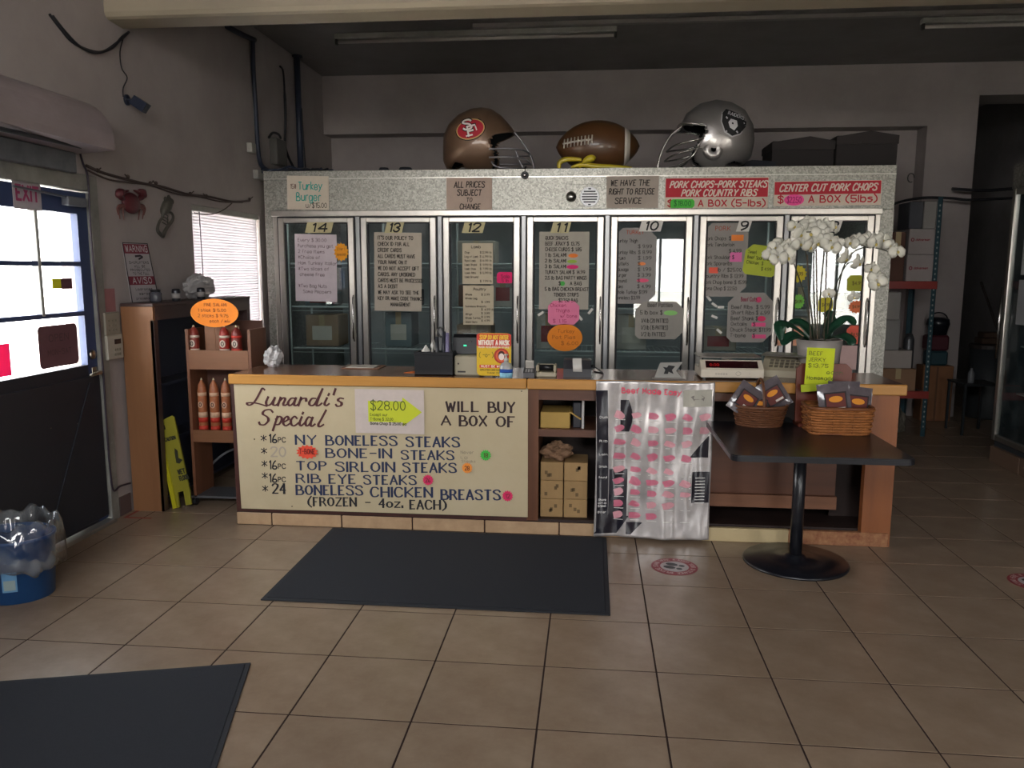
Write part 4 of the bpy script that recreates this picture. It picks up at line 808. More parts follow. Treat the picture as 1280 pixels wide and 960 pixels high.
a = atY(656, 219, CY-.02); mb = MB(); mb.M = Matrix.Translation((a.x, CY-.004, a.z)) @ Matrix.Rotation(pi/2, 4, 'X'); t = thing('hanging_sensor', 'small round black sensor hanging over the header edge right of the gold helmet', 'sensor', (a.x, CY-.004, a.z))
mb.lathe([(.03, 0), (.032, .02), (.026, .03), (.018, .024), (.001, .024)], 20); obj('sensor_body', mb, mat('black_plastic', '17181c', .35), t, smooth=True)
mb = MB(); mb.M = Matrix.Translation((a.x, CY-.03, a.z)) @ Matrix.Rotation(pi/2, 4, 'X'); mb.lathe([(.009, 0), (.011, .006), (.004, .008)], 14); obj('lens', mb, CHROME, t, smooth=True)
mb = MB(); mb.tube(smoothpts([(a.x, CY-.01, a.z+.02), (a.x, CY, CT+.02), (a.x-.02, CY+.05, CT+.006), (a.x-.3, CY+.12, CT+.006)], 4), .005, 6); obj('cable', mb, mat('black_plastic', ''), t, smooth=True)

# ================================================================ ON THE COUNTER
TZ = .978
BP = mat('black_plastic', ''); BG = mat('beige_plastic', 'b5ab93', .45); GP = mat('grey_plastic', '5c5a5c', .45)
def cpos(x, y): return atZ(x, y, TZ)
a, b = atY(518, 450, 1.73).x, atY(566, 450, 1.73).x
t = thing('cash_organizer', 'black box organizer stuffed with pens and scissors on the counter', 'organizer', ((a+b)/2, 1.8, TZ)); w = (b-a)/2
mb = MB()
for q in ((-w, w, -.07, -.06, 0, .145), (-w, w, .06, .07, 0, .145), (-w, -w+.01, -.06, .06, 0, .145), (w-.01, w, -.06, .06, 0, .145), (-w, w, -.07, .07, 0, .01), (-.01, 0, -.06, .06, .01, .14)): mb.box(*q, .002)
mb.box(-w-.003, w+.003, -.074, -.07, .128, .148, .002); obj('box_body', mb, BP, t, local=True)
for k, (dx, h, c_, r) in enumerate([(.02, .24, '23252c', .012), (.045, .27, '2b2d36', .012), (.075, .26, '8c86a8', .016), (.095, .2, '1b1c20', .006), (.06, .2, 'c8c4bc', .005), (-.03, .2, 'c5c1ba', .008)]):
    mb = MB(); mb.tube([(dx, .01*((k % 3)-1), .01), (dx+.008*((k % 2)*2-1), .02*((k % 3)-1), h)], r, 8); obj('pen', mb, mat('pen_'+c_, c_, .4), t, smooth=True, local=True)
mb = MB(); mb.tube(smoothpts([(.03, .0, .24), (.015, 0, .27), (.03, 0, .295), (.05, 0, .27), (.045, 0, .24)], 4, True), .006, 6, closed=True); obj('scissor_handle', mb, BP, t, smooth=True, local=True)
mb = MB(); mb.lathe([(.03, 0), (.002, .04)], 12, (-.06, -.01, .146)); mb.box(-.062, -.058, -.012, -.008, 0.01, .15); obj('white_clip', mb, mat('white_plastic', 'c9c6c0', .4), t, local=True)
mb = MB(); mb.ball((-.02, 0, .18), .012, .012, .022, 10, 8); mb.tube([(-.02, 0, .02), (-.02, 0, .165)], .004, 6); obj('white_marker', mb, mat('white_plastic', ''), t, smooth=True, local=True)
a, b = atY(566, 430, 1.95).x, atY(601, 430, 1.95).x; t = thing('payment_terminal', 'black payment terminal with green light behind the organizer', 'terminal', ((a+b)/2, 2.0, TZ)); w = (b-a)/2
mb = MB(); mb.prism([(-.07, 0), (.07, 0), (.07, .2), (.0, .24), (-.04, .22), (-.07, .12)], (-w, 0, 0), (0, 1, 0), (0, 0, 1), (2*w, 0, 0)); obj('terminal_body', mb, BP, t, local=True)
mb = MB(); mb.box(-.02, .0, -.06, -.055, .165, .175); o_ = obj('green_light', mb, mat('green_led', '3ad0a0', .4, emis=.8), t, local=True)
mb = MB(); mb.box(.02, .03, -.058, -.05, .19, .2, .001); obj('button', mb, CHROME, t, local=True)
a, b = atY(568, 455, 1.75).x, atY(601, 455, 1.75).x; t = thing('card_reader_box', 'beige plastic box left of the yellow mask sign', 'device', ((a+b)/2, 1.8, TZ)); w = (b-a)/2
mb = MB(); mb.box(-w, w, -.05, .05, 0, .125, .008); obj('box_body', mb, mat('beige_box', 'a39b86', .5), t, local=True)
mb = MB(); mb.box(-w+.02, -w+.07, -.052, -.05, .02, .03); mb.box(-w+.02, -w+.03, -.052, -.05, .07, .08); obj('printed_mark', mb, ink('3a3838'), t, local=True)
# mask sign
SY = 1.695
o = sheet(596, 416.5, 639, 469.6, SY, 'mask_sign', 'red and yellow mask notice standing behind the sanitizer bottle', 'sign', 'd8b81c', shape='round', th=.004, m=mat('sign_yellow', 'd9b21c', .4), lines=[(None, 0, .335, .31, 'cc4030', dict(w=1, s='round')), ('STOP DO NOT ENTER', .0, .36, .09, 'f0c040', dict(align='c', width=.82, w=.22, slant=.1)), ('WITHOUT A MASK', 0, .23, .1, 'f0e0d0', dict(align='c', width=.88, w=.24)), ('MASK REQUIRED IN STORE', 0, .155, .04, 'f0e0d0', dict(align='c', width=.88, w=.2)),
 (None, .22, -.03, .36, 'b03424', dict(w=.44, s='oval', d=.0004)), (None, .22, -.03, .28, 'd8603c', dict(w=.34, s='oval', d=.0007)), (None, .22, -.02, .22, '4a2a20', dict(w=.2, s='oval', d=.001)), (None, .22, -.05, .16, 'e8d8d0', dict(w=.16, s='oval', d=.0013)), (None, .0, -.28, .07, 'cc4030', dict(w=.84, d=.0004)), ('MUST BE WORN', -.02, -.3, .045, 'f0e0d0', dict(align='c', width=.7, w=.22)), ('( -o- )', -.22, -.06, .1, '5a5a20', dict(align='c', width=.4, w=.13)), ('EMPLOYEES AND CUSTOMERS', 0, -.38, .035, '3a3010', dict(align='c', width=.8, w=.18)), ('THANK YOU', 0, -.45, .035, '3a3010', dict(align='c', width=.4, w=.18))])
mb = MB(); q = origin_of(o); mb.box(q.x-.01, q.x+.01, SY+.002, SY+.07, TZ, TZ+.004); mb.box(q.x-.01, q.x+.01, SY+.001, SY+.004, TZ, TZ+.1); obj('easel_strut', mb, BP, o)
p = cpos(636, 468.5); t = thing('sanitizer_bottle', 'clear pump bottle of hand sanitizer with blue label', 'bottle', (p.x, 1.672, TZ))
mb = MB(); mb.lathe([(.036, 0), (.039, .006), (.039, .07), (.03, .09), (.014, .098), (.014, .105)], 20, sy=.62); obj('bottle_body', mb, mat('clear_plastic', 'c4cdd0', .15, trans=.5, spec=.5), t, smooth=True, local=True)
mb = MB(); mb.lathe([(.0395, .004), (.0398, .03), (.0398, .034)], 20, sy=.62); mb.cur = 1; mb.lathe([(.0399, .034), (.0399, .056)], 20, sy=.62); obj('label', mb, [ink('8cc4dc'), ink('1c4ca0')], t, smooth=True, local=True)
mb = MB(); mb.lathe([(.015, .105), (.015, .12), (.006, .122), (.005, .138), (.012, .14), (.012, .147), (.001, .148)], 16); mb.box(-.008, .008, -.035, 0, .139, .147, .003); obj('pump', mb, mat('white_plastic', ''), t, smooth=True, local=True)
# receipt devices
p = cpos(664, 467); t = thing('card_machine', 'small dark card machine with curled receipt beside the counter seam', 'card reader', (p.x, 1.75, TZ))
mb = MB(); mb.prism([(-.05, 0), (.05, 0), (.05, .055), (-.05, .03)], (-.035, 0, 0), (0, 1, 0), (0, 0, 1), (.07, 0, 0)); obj('machine_body', mb, GP, t, local=True)
mb = MB(); mb.grid(lambda u, v: (-.026+.052*u, .03-.02*math.sin(v*2.4), .05+.05*math.sin(v*1.7)), 4, 8); obj('receipt', mb, paper('c2bdb4'), t, local=True, solid=.0008)
mb = MB()
for i in range(3):
    for j in range(3): mb.box(-.022+.016*i, -.012+.016*i, -.048+.016*j, -.036+.016*j, .034+.004*j, .04+.004*j)
obj('keypad', mb, mat('key_grey', '8f8c8a', .5), t, local=True)
p = cpos(685, 466); t = thing('slip_imprinter', 'beige cradle with dark rollers between card machine and printer', 'device', (p.x, 1.8, TZ))
mb = MB(); mb.box(-.062, .062, -.06, .06, 0, .03, .006); mb.box(-.062, -.045, -.06, .06, .03, .075, .008); mb.box(.045, .062, -.06, .06, .03, .075, .008); mb.box(-.05, .05, .045, .06, .03, .07, .004); obj('cradle', mb, BG, t, local=True)
mb = MB(); mb.tube([(-.045, -.01, .055), (.045, -.01, .055)], .018, 14); obj('roller', mb, BP, t, smooth=True, local=True)
p = cpos(722, 467); t = thing('receipt_printer', 'dark grey receipt printer with a curl of white paper', 'printer', (p.x, 1.84, TZ))
mb = MB(); mb.prism([(-.08, 0), (.09, 0), (.09, .08), (.05, .105), (-.03, .1), (-.08, .05)], (-.085, 0, 0), (0, 1, 0), (0, 0, 1), (.17, 0, 0)); obj('printer_body', mb, mat('charcoal_plastic', '35353a', .4), t, local=True)
mb = MB(); mb.grid(lambda u, v: (-.03+.055*u+.006*v, -.06-.035*math.sin(v*3), .115-.095*v), 4, 10); obj('receipt', mb, paper('cfccc6'), t, local=True, solid=.0008)
mb = MB(); mb.tube([(.085, 0, .06), (.11, 0, .06)], .01, 8); mb.tube(smoothpts([(.1, .0, .06), (.14, .02, .03), (.16, .1, .004), (.1, .2, .004)], 4), .004, 6); obj('cord', mb, BP, t, smooth=True, local=True)
# arrow shaped folded sign
p = cpos(832, 468); t = thing('arrow_price_holder', 'grey arrow-shaped plastic sign with black marks beside the scale', 'sign', (p.x, 1.76, TZ))
mb = MB(); mb.prism([(-.085, .005), (-.05, .1), (.085, .105), (.045, .05), (.085, .0), (-.04, 0)], (0, 0, 0), (1, 0, 0), (0, .35, .93), (0, .012, 0)); obj('arrow_plate', mb, mat('sign_grey', '8d8b86', .4), t, local=True)
mb = MB(); mb.prism([(-.03, .03), (-.005, .03), (.0, .045), (.03, .03), (.02, .055), (.04, .08), (0, .085), (-.01, .07), (-.035, .075), (-.02, .055)], (0, -.002, 0), (1, 0, 0), (0, .35, .93), (0, -.001, 0)); obj('black_mark', mb, ink('17171a'), t, local=True)
mb = MB(); mb.box(-.1, .1, -.02, .06, 0, .006, .002); obj('foot', mb, mat('clear_foot', '77716c', .2), t, local=True)
# scales
p = cpos(906, 467.5); t = thing('counter_scale', 'white counter scale with dark red display and steel platter', 'scale', (p.x, 1.9, TZ))
mb = MB(); mb.prism([(-.14, .012), (.16, .012), (.16, .06), (-.05, .075), (-.075, .118), (-.14, .07)][:2]+[(.16, .06), (-.03, .06), (-.07, .112), (-.14, .06)], (-.185, 0, 0), (0, 1, 0), (0, 0, 1), (.37, 0, 0)); obj('scale_body', mb, mat('scale_cream', 'c9bfae', .4), t, local=True)
sl = Vector((0, .07, .052)).normalized(); nn = Vector((0, -.052, .07)).normalized()
mb = MB(); mb.prism([(-.155, .015), (.155, .015), (.155, .075), (-.155, .075)], Vector((0, -.14, .06))+nn*.0005, (1, 0, 0), sl, nn*.001); obj('display', mb, mat('display_red', '2a0c10', .15, coat=.5), t, local=True)
mb = MB(); write(mb, '0.00', plane_tr(Vector((0, -.14, .06))+nn*.003, (1, 0, 0), sl), -.13, .03, .02, w=.16); obj('digits', mb, mat('led_red', 'a01818', .4, emis=.3), t, local=True)
mb = MB(); write(mb, '=====', plane_tr((-.1, -.1415, .025), (1, 0, 0), (0, 0, 1)), 0, 0, .018, w=.12, width=.07); write(mb, 'O', plane_tr((.02, -.1415, .025), (1, 0, 0), (0, 0, 1)), 0, 0, .024, w=.06, width=.03); write(mb, '"', plane_tr((.1, -.1415, .028), (1, 0, 0), (0, 0, 1)), 0, 0, .01, w=.12); obj('printed_mark', mb, ink('6d665c'), t, local=True)
mb = MB(); mb.box(-.19, .19, -.04, .2, .118, .128, .004); mb.box(-.03, .03, .05, .1, .05, .12); obj('platter', mb, mat('platter_steel', '8f8c86', .3, metal=.8), t, local=True)
for sx_ in (-.16, .16):
    for sy_ in (-.11, .13): mb = MB(); mb.lathe([(.014, 0), (.014, .013)], 10, (sx_, sy_, 0)); obj('foot', mb, BP, t, local=True)
p = cpos(968, 458); t = thing('old_scale', 'beige wedge-shaped scale keypad left of the orchid pot', 'scale', (p.x-.04, 2.0, TZ), -.35)
mb = MB(); mb.prism([(-.11, 0), (.11, 0), (.11, .12), (.04, .125), (-.11, .04)], (-.13, 0, 0), (0, 1, 0), (0, 0, 1), (.26, 0, 0)); obj('scale_body', mb, BG, t, local=True)
mb = MB(); sl = Vector((0, .15, .085)).normalized(); nn = Vector((0, -.085, .15)).normalized()
for i in range(6):
    for j in range(3): mb.prism([(-.09+.031*i, .035+.03*j), (-.068+.031*i, .035+.03*j), (-.068+.031*i, .055+.03*j), (-.09+.031*i, .055+.03*j)], (0, -.11, .04), (1, 0, 0), sl, nn*.004)
obj('keypad', mb, mat('key_brown', '6f685a', .5), t, local=True)
mb = MB(); mb.box(-.14, .14, -.09, .12, .126, .134, .003); obj('platter', mb, mat('platter_steel', ''), t, local=True)
# clipboard, orange tag, bag on left end
a, b = atZ(430, 459.5, TZ), atZ(478, 459.5, TZ); t = thing('clipboard', 'brown clipboard lying flat on the left counter', 'clipboard', ((a.x+b.x)/2, a.y+.03, TZ)); w = (b.x-a.x)/2
mb = MB(); mb.box(-w, w, -.1, .1, 0, .006, .002); obj('board', mb, mat('hardboard', '6b4630', .6), t, local=True)
mb = MB(); mb.box(-w*.8, w*.7, -.085, .07, .006, .009); obj('paper', mb, paper('bfb8ac'), t, local=True)
mb = MB(); mb.box(-w, -w+.02, -.04, .04, .006, .016, .003); obj('clip', mb, CHROME, t, local=True)
a = atZ(512, 466, TZ); mb = MB(); mb.prism([(-.035, -.04), (.035, -.04), (.035, .04), (0, .03)], (a.x, a.y+.03, TZ), (1, 0, 0), (0, 1, 0), (0, 0, .002)); tag(obj('orange_tag', mb, ink('e0701c')), 'orange paper tag flat on the counter left of the black organizer', 'tag')
def crumple(name, m, c, r, label, cat, seed=1, parent=None, amp=.22, n=26, mm=16, squash=1):
    rr = random.Random(seed); ph = [rr.uniform(0, 6.28) for _ in range(12)]; mb = MB(); vs = []; 
    for i in range(mm+1):
        for k in range(n):
            t_, a_ = pi*i/mm, 2*pi*k/n
            d = 1+amp*(math.sin(3*a_+ph[0]+2*t_)*math.sin(4*t_+ph[1])+.6*math.sin(7*a_+ph[2]+3*t_)*math.sin(6*t_+ph[3])+.4*abs(math.sin(11*a_+ph[4]+5*t_)))
            vs.append((c[0]+r[0]*d*math.sin(t_)*math.cos(a_), c[1]+r[1]*d*math.sin(t_)*math.sin(a_), max(c[2], c[2]+r[2]-r[2]*d*math.cos(t_)*squash)))
    mb.add(vs, [(i*n+k, i*n+(k+1) % n, (i+1)*n+(k+1) % n, (i+1)*n+k) for i in range(mm) for k in range(n)])
    o = obj(name, mb, m, parent, smooth=False)
    if label: tag(o, label, cat)
    return o
BAGM = glass('film_plastic', (.93, .93, .95), .9, .12, .12, dirt=.25)
a = atY(321, 450, 2.05); crumple('plastic_bag', mat('bag_white', 'a9a6a6', .35, coat=.3), (-.12, 2.05, TZ), (.055, .05, .065), 'small crumpled white plastic bag on the left end of the counter', 'bag', 3)

# ---------------- orchid
p = atZ(1023, 462, TZ); OX_, OY_ = p.x, 1.98
pr_ = (atY(1052, 440, OY_).x-atY(995, 440, OY_).x)/2; OX_ = (atY(1052, 440, OY_).x+atY(995, 440, OY_).x)/2
t = thing('orchid_plant', 'potted white orchid with arching stems in a pale pot on the counter', 'plant', (OX_, OY_, TZ)); zt = atY(1023, 424, OY_).z-TZ
mb = MB(); mb.lathe([(pr_*.72, 0), (pr_*.8, .01), (pr_*.93, zt*.7), (pr_, zt), (pr_*.94, zt), (pr_*.88, zt-.03), (.001, zt-.03)], 32); obj('pot', mb, mat('pot_glaze', '97918c', .35, coat=.2), t, smooth=True, local=True)
mb = MB(); mb.ball((0, 0, zt-.04), pr_*.86, pr_*.86, .035, 14, 8); obj('moss', mb, mat('moss', '3d3a22', .95, noise=.4, scale=30, bump=.8, bscale=60), t, local=True)
LEAF = mat('orchid_leaf', '1f4a33', .35, col2='17382a', scale=6)
def leaf(pts, w, tilt=.0):
    P = smoothpts([Vector(q) for q in pts], 8); N = len(P)-1; mb = MB()
    def fn(u, v):
        i = min(N-1, int(v*N)); f = v*N-i; c_ = P[i].lerp(P[i+1], f); d = (P[i+1]-P[i]).normalized(); s = d.cross(Vector((0, -.5, 1))).normalized(); q = (u-.5)*2
        ww = w*math.sin(pi*min(1, (v*.92+.06)))**.6; up = s.cross(d)
        return tuple(c_+s*q*ww+up*(abs(q)*ww*.35))
    mb.grid(fn, 6, 16); return mb
def oc(x, y, dy=0): v = atY(x, y, OY_+dy); return v
for L_ in ([(1010, 424, 0), (990, 410, -.06), (975, 408, -.1), (976, 426, -.14)], [(1030, 424, 0), (1045, 408, -.03), (1060, 400, -.05), (1068, 407, -.08)], [(1036, 424, 0), (1050, 421, -.08), (1062, 426, -.12), (1064, 432, -.13)], [(1034, 424, .02), (1036, 404, .03), (1034, 392, .03), (1032, 393, .04)], [(1008, 425, 0), (998, 420, -.08), (985, 424, -.12), (978, 432, -.15)], [(1018, 424, .05), (1005, 408, .1), (992, 404, .13), (984, 410, .15)]):
    obj('leaf', leaf([oc(*q) for q in L_], .042), LEAF, t, smooth=True, solid=.002)
STM = mat('orchid_stem', '3b3a2c', .6); 
for L_ in ([(1015, 424, 0), (1008, 380, 0), (998, 345, -.02), (986, 318, -.05), (972, 314, -.08)], [(1018, 424, 0), (1012, 370, .02), (1008, 320, .03), (1000, 298, .02), (995, 282, 0)], [(1024, 424, 0), (1026, 360, .0), (1030, 310, -.02), (1022, 292, -.05), (1008, 290, -.08)], [(1036, 424, 0), (1046, 370, .02), (1056, 330, .03), (1072, 312, .02), (1095, 310, -.02), (1118, 318, -.06)], [(1034, 424, 0), (1038, 380, -.03), (1050, 345, -.05), (1062, 328, -.08), (1080, 330, -.1)], [(1020, 424, .02), (1017, 350, .05), (1020, 300, .06), (1040, 284, .05)], [(1028, 420, 0), (1034, 396, -.03), (1040, 378, -.05), (1034, 366, -.06)]):
    mb = MB(); P = smoothpts([oc(*q) for q in L_], 6); mb.tube(P, [.005-.0025*i/len(P) for i in range(len(P))], 6); obj('stem', mb, STM, t, smooth=True)
for L_ in ([(1013, 424, 0), (1009, 318, .02)], [(1022, 424, 0), (1020, 300, .02)], [(1030, 424, 0), (1034, 305, .0)]): mb = MB(); mb.tube([oc(*q) for q in L_], .004, 6); obj('support_stake', mb, mat('stake_brown', '57493a', .7), t)
# bloom mesh
PET = mat('petal_white', 'd8d5c8', .6, noise=.08, scale=30); LIP = mat('petal_lip', 'c4b060', .5)
mb = MB()
for k, (an, ln_, wd) in enumerate([(pi/2, .045, .02), (pi*.5+2.2, .043, .019), (pi*.5-2.2, .043, .019), (.12, .05, .034), (pi-.12, .05, .034)]):
    d = Vector((math.cos(an), 0, math.sin(an))); s = Vector((-math.sin(an), 0, math.cos(an)))
    mb.grid(lambda u, v: tuple(d*(.004+v*ln_)+s*((u-.5)*2*wd*math.sin(pi*min(.97, v*.85+.1))**.7)+Vector((0, -.004*k-.012*v+.02*v*v+.012*(u-.5)**2*4*v, 0))), 4, 5)
mb.cur = 1; mb.ball((0, -.014, -.006), .008, .010, .009, 8, 6)
bloom = obj('bloom', mb, [PET, LIP], t, local=True, smooth=True, solid=.0008)
rb = random.Random(3); B = [(962, 318, -.1), (971, 322, -.1), (969, 310, -.06), (981, 316, -.1), (985, 309, -.05), (976, 306, 0), (993, 284, 0), (1000, 292, -.05), (1008, 284, 0), (1014, 293, -.06), (1022, 286, -.02), (1000, 305, -.05), (1012, 308, -.1), (1024, 303, -.08), (1030, 295, -.05), (1037, 301, -.08), (1042, 284, .02), (1046, 304, -.05), (1030, 281, .03), (1040, 309, -.1), (1056, 322, -.08), (1064, 304, -.02), (1072, 300, .0), (1072, 328, -.12), (1086, 300, .02), (1094, 304, 0), (1102, 300, .02), (1113, 308, -.04), (1121, 315, -.07), (1090, 336, -.08), (1096, 348, -.08), (1098, 354, -.1), (1067, 371, -.1), (1036, 367, -.08), (1010, 279, .03), (984, 323, -.12)]
for k, (x, y, dy) in enumerate(B):
    o = bloom if k == 0 else bloom.copy()
    if k: COL.objects.link(o); o.parent = t
    o.location = oc(x, y, dy)-t.location; s = rb.uniform(.85, 1.15)*(1.2 if (x, y) == (1072, 328) else 1)*(.7 if y > 360 else 1); o.scale = (s, s, s); o.rotation_euler = (rb.uniform(-.3, .5), rb.uniform(-.5, .5), rb.uniform(-.7, .7))

# ================================================================ TABLE
TT = .755
BLKT = mat('table_black', '15161d', .32, noise=.2, scale=3, coat=.15)
t = thing('cafe_table', 'square black cafe table with round pedestal base in front of the counter', 'table', (3.18, 1.345, 0))
mb = MB(); r_ = .04; P = []
x0, x1, y0, y1 = 2.69, 3.545, .705, 1.59
for cx, cy, a0 in ((x1-r_, y1-r_, 0), (x0+r_, y1-r_, pi/2), (x0+r_, y0+r_, pi), (x1-r_, y0+r_, 1.5*pi)): P += [(cx+r_*math.cos(a0+k*pi/10), cy+r_*math.sin(a0+k*pi/10)) for k in range(6)]
mb.prism(P, (0, 0, TT-.028), (1, 0, 0), (0, 1, 0), (0, 0, .022)); mb.prism([((x-3.12)*.993+3.12, (y-1.15)*.993+1.15) for x, y in P], (0, 0, TT-.006), (1, 0, 0), (0, 1, 0), (0, 0, .006)); mb.prism([((x-3.12)*.99+3.12, (y-1.15)*.99+1.15) for x, y in P], (0, 0, TT-.032), (1, 0, 0), (0, 1, 0), (0, 0, .004)); obj('tabletop', mb, BLKT, t)
mb = MB(); mb.tube([(3.18, 1.345, .02), (3.18, 1.345, TT-.04)], .034, 20); obj('pedestal', mb, mat('table_metal', '17181e', .3, spec=.6), t, smooth=True)
mb = MB(); mb.lathe([(.286, 0), (.288, .008), (.28, .016), (.15, .024), (.06, .032), (.05, .045), (.03, .05)], 48, (3.18, 1.345, 0)); obj('base_disc', mb, mat('table_metal', ''), t, smooth=True)
mb = MB(); mb.box(3.05, 3.31, 1.315, 1.375, TT-.055, TT-.032, .004); mb.box(3.15, 3.21, 1.215, 1.475, TT-.055, TT-.032, .004); obj('spider_bracket', mb, mat('table_metal', ''), t)
# baskets
WK = mat('wicker_brown', '6b4229', .55, noise=.35, scale=40); WK2 = mat('wicker_light', 'a86a3a', .5, noise=.45, scale=40)
def basket(name, label, loc, w, d, h, oval, m, m2, rows, cols, handle):
    t = thing(name, label, 'basket', loc)
    def rim(a, k):
        s = (.82+.18*k) if oval else (.92+.08*k)
        if oval: return Vector((w*s*math.cos(a), d*s*math.sin(a), 0))
        c_, s_ = math.cos(a), math.sin(a); q = (abs(c_)**6+abs(s_)**6)**(-1/6); return Vector((w*s*c_*q, d*s*s_*q, 0))
    mb = MB(); n = cols*6
    for r in range(rows):
        z = h*(r+.5)/rows; k = z/h
        pts = [rim(2*pi*i/n, k)*(1+.03*math.cos(cols*2*pi*i/n*.5*2/2+pi*r))+Vector((0, 0, z)) for i in range(n)]; mb.tube(pts, h/rows*.48, 5, closed=True)
    obj('weave', mb, m, t, local=True)['kind'] = 'stuff'
    mb = MB()
    for c_ in range(cols*2):
        a = 2*pi*c_/(cols*2); mb.tube([rim(a, 0), rim(a, 1)+Vector((0, 0, h))], .003, 4)
    obj('stakes', mb, m2, t, local=True)['kind'] = 'stuff'
    mb = MB(); mb.add([tuple(rim(2*pi*i/24, .03)*.98+Vector((0, 0, .004))) for i in range(24)], [tuple(range(24))]); obj('basket_bottom', mb, m, t, local=True)
    for z, r in ((0.006, .006), (h, .009)): mb = MB(); mb.tube([rim(2*pi*i/40, z/h)+Vector((0, 0, z)) for i in range(40)], r, 6, closed=True); obj('rim', mb, m2, t, smooth=True, local=True)
    if handle: 
        mb = MB(); mb.tube([(0, -d*math.cos(pi*i/16), h+.15*math.sin(pi*i/16)-(.02 if i in (0, 16) else 0)) for i in range(17)], .008, 6); obj('handle', mb, m2, t, smooth=True, local=True)
    return t
bp = atZ(954, 536, TT); basket('jerky_basket', 'small round wicker basket with hoop handle holding jerky bags', (bp.x, bp.y+.12, TT), .15, .12, .115, True, WK, WK, 9, 9, True); b1 = Vector((bp.x, bp.y+.12, TT))
bp = atZ(1053, 545, TT); basket('jerky_basket', 'rectangular woven basket of jerky bags at the right of the table', (bp.x, bp.y+.12, TT), .168, .12, .145, False, WK2, mat('wicker_rim', '70401f', .5), 10, 10, False); b2 = Vector((bp.x, bp.y+.12, TT))
PKF = mat('jerky_film', '655d62', .18, coat=.6, noise=.3, scale=20)
def pack(cx, cy, Y, rot, lb, tilt=.2, s=1, first={}):
    c_ = atY(cx, cy, Y); t = thing('jerky_bag', lb, 'bag', c_, 0, 'jerky bags in the baskets')
    mb = MB(); w, h = .085*s, .1*s
    mb.grid(lambda u, v: ((u-.5)*2*w, -.022*math.sin(pi*u)*math.sin(pi*v)-.002*math.sin(17*u+9*v), (v-.5)*2*h), 8, 8); mb.grid(lambda u, v: ((.5-u)*2*w, .022*math.sin(pi*u)*math.sin(pi*v), (v-.5)*2*h), 8, 8)
    obj('film_bag', mb, PKF, t, local=True, smooth=True)
    mb = MB(); mb.cur = 0; mb.box(-.058*s, .058*s, -.029, -.027, -.06*s, .05*s); mb.cur = 1; mb.box(-.05*s, .05*s, -.0305, -.029, -.052*s, .042*s)
    mb.cur = 2; mb.prism([(.036*s*math.cos(2*pi*k/20), .017*s*math.sin(2*pi*k/20)) for k in range(20)], (0, -.031, .012), (1, 0, 0), (0, 0, 1), (0, -.001, 0)); mb.cur = 3; mb.box(-.005, .045*s, -.0315, -.0305, -.047*s, -.034*s)
    obj('bag_label', mb, [ink('1c1418'), ink('5c2018'), ink('d88a1c'), ink('c8c0b8')], t, local=True)
    t.rotation_euler = (-tilt, rot, 0); return t
pack(932, 500, b1.y-.03, .6, 'jerky bag tilted left in the round basket', s=.9); pack(966, 494, b1.y+.02, -.55, 'jerky bag tilted right in the round basket', s=.9); pack(948, 507, b1.y+.0, .1, 'dark jerky bag low in the middle of the round basket', s=.75)
pack(1043, 502, b2.y-.035, -.12, 'jerky bag with flame label standing in the rectangular basket', s=1.); pack(1070, 505, b2.y+.01, .1, 'shiny jerky bag at the right in the rectangular basket', s=.95); pack(1055, 499, b2.y+.06, .0, 'jerky bag at the back of the rectangular basket', s=1.0)
# wooden rest with lime note
a = atZ(1036, 510, TT); Yw = 1.5; a0, a1, zt_ = atY(999, 460, Yw), atY(1069, 456, Yw), atY(1040, 456, Yw).z
t = thing('wooden_rest', 'reddish wooden display stand behind the rectangular basket', 'stand', ((a0.x+a1.x)/2, Yw, TT)); w = (a1.x-a0.x)/2
RW = mat('red_wood', '73341f', .4, col2='5d2818', scale=10, wood=2)
mb = MB(); mb.prism([(-w, 0), (w, 0), (w, zt_-TT-.03), (w-.03, zt_-TT), (-w+.03, zt_-TT), (-w, zt_-TT-.03)], (0, .03, 0), (1, 0, 0), (0, .06, .998), (0, .02, 0)); obj('back_board', mb, RW, t, local=True)
mb = MB(); mb.box(-w, w, -.05, .08, 0, .02, .003); obj('ledge', mb, RW, t, local=True)
mb = MB(); mb.box(w-.02, w, -.03, .03, .02, .2, .003); obj('side_lip', mb, RW, t, local=True)
sheet(1007, 435, 1042, 481, Yw-.02, 'lime_note', 'upright lime note for beef jerky on the wooden stand', 'note', 'c8d420', rot=-.03, lines=lines(['BEEF', 'JERKY', '$13.75', ('   each', 0), 'Homemade'], .30, .165, .095, '3c4a18', wid=.12, w=.13, jit=.3))
sheet(1001, 477, 1053, 490, Yw-.03, 'lime_arrow', 'lime arrow paper under the jerky note', 'note', 'bccb2c', shape='arrow', rot=.1)
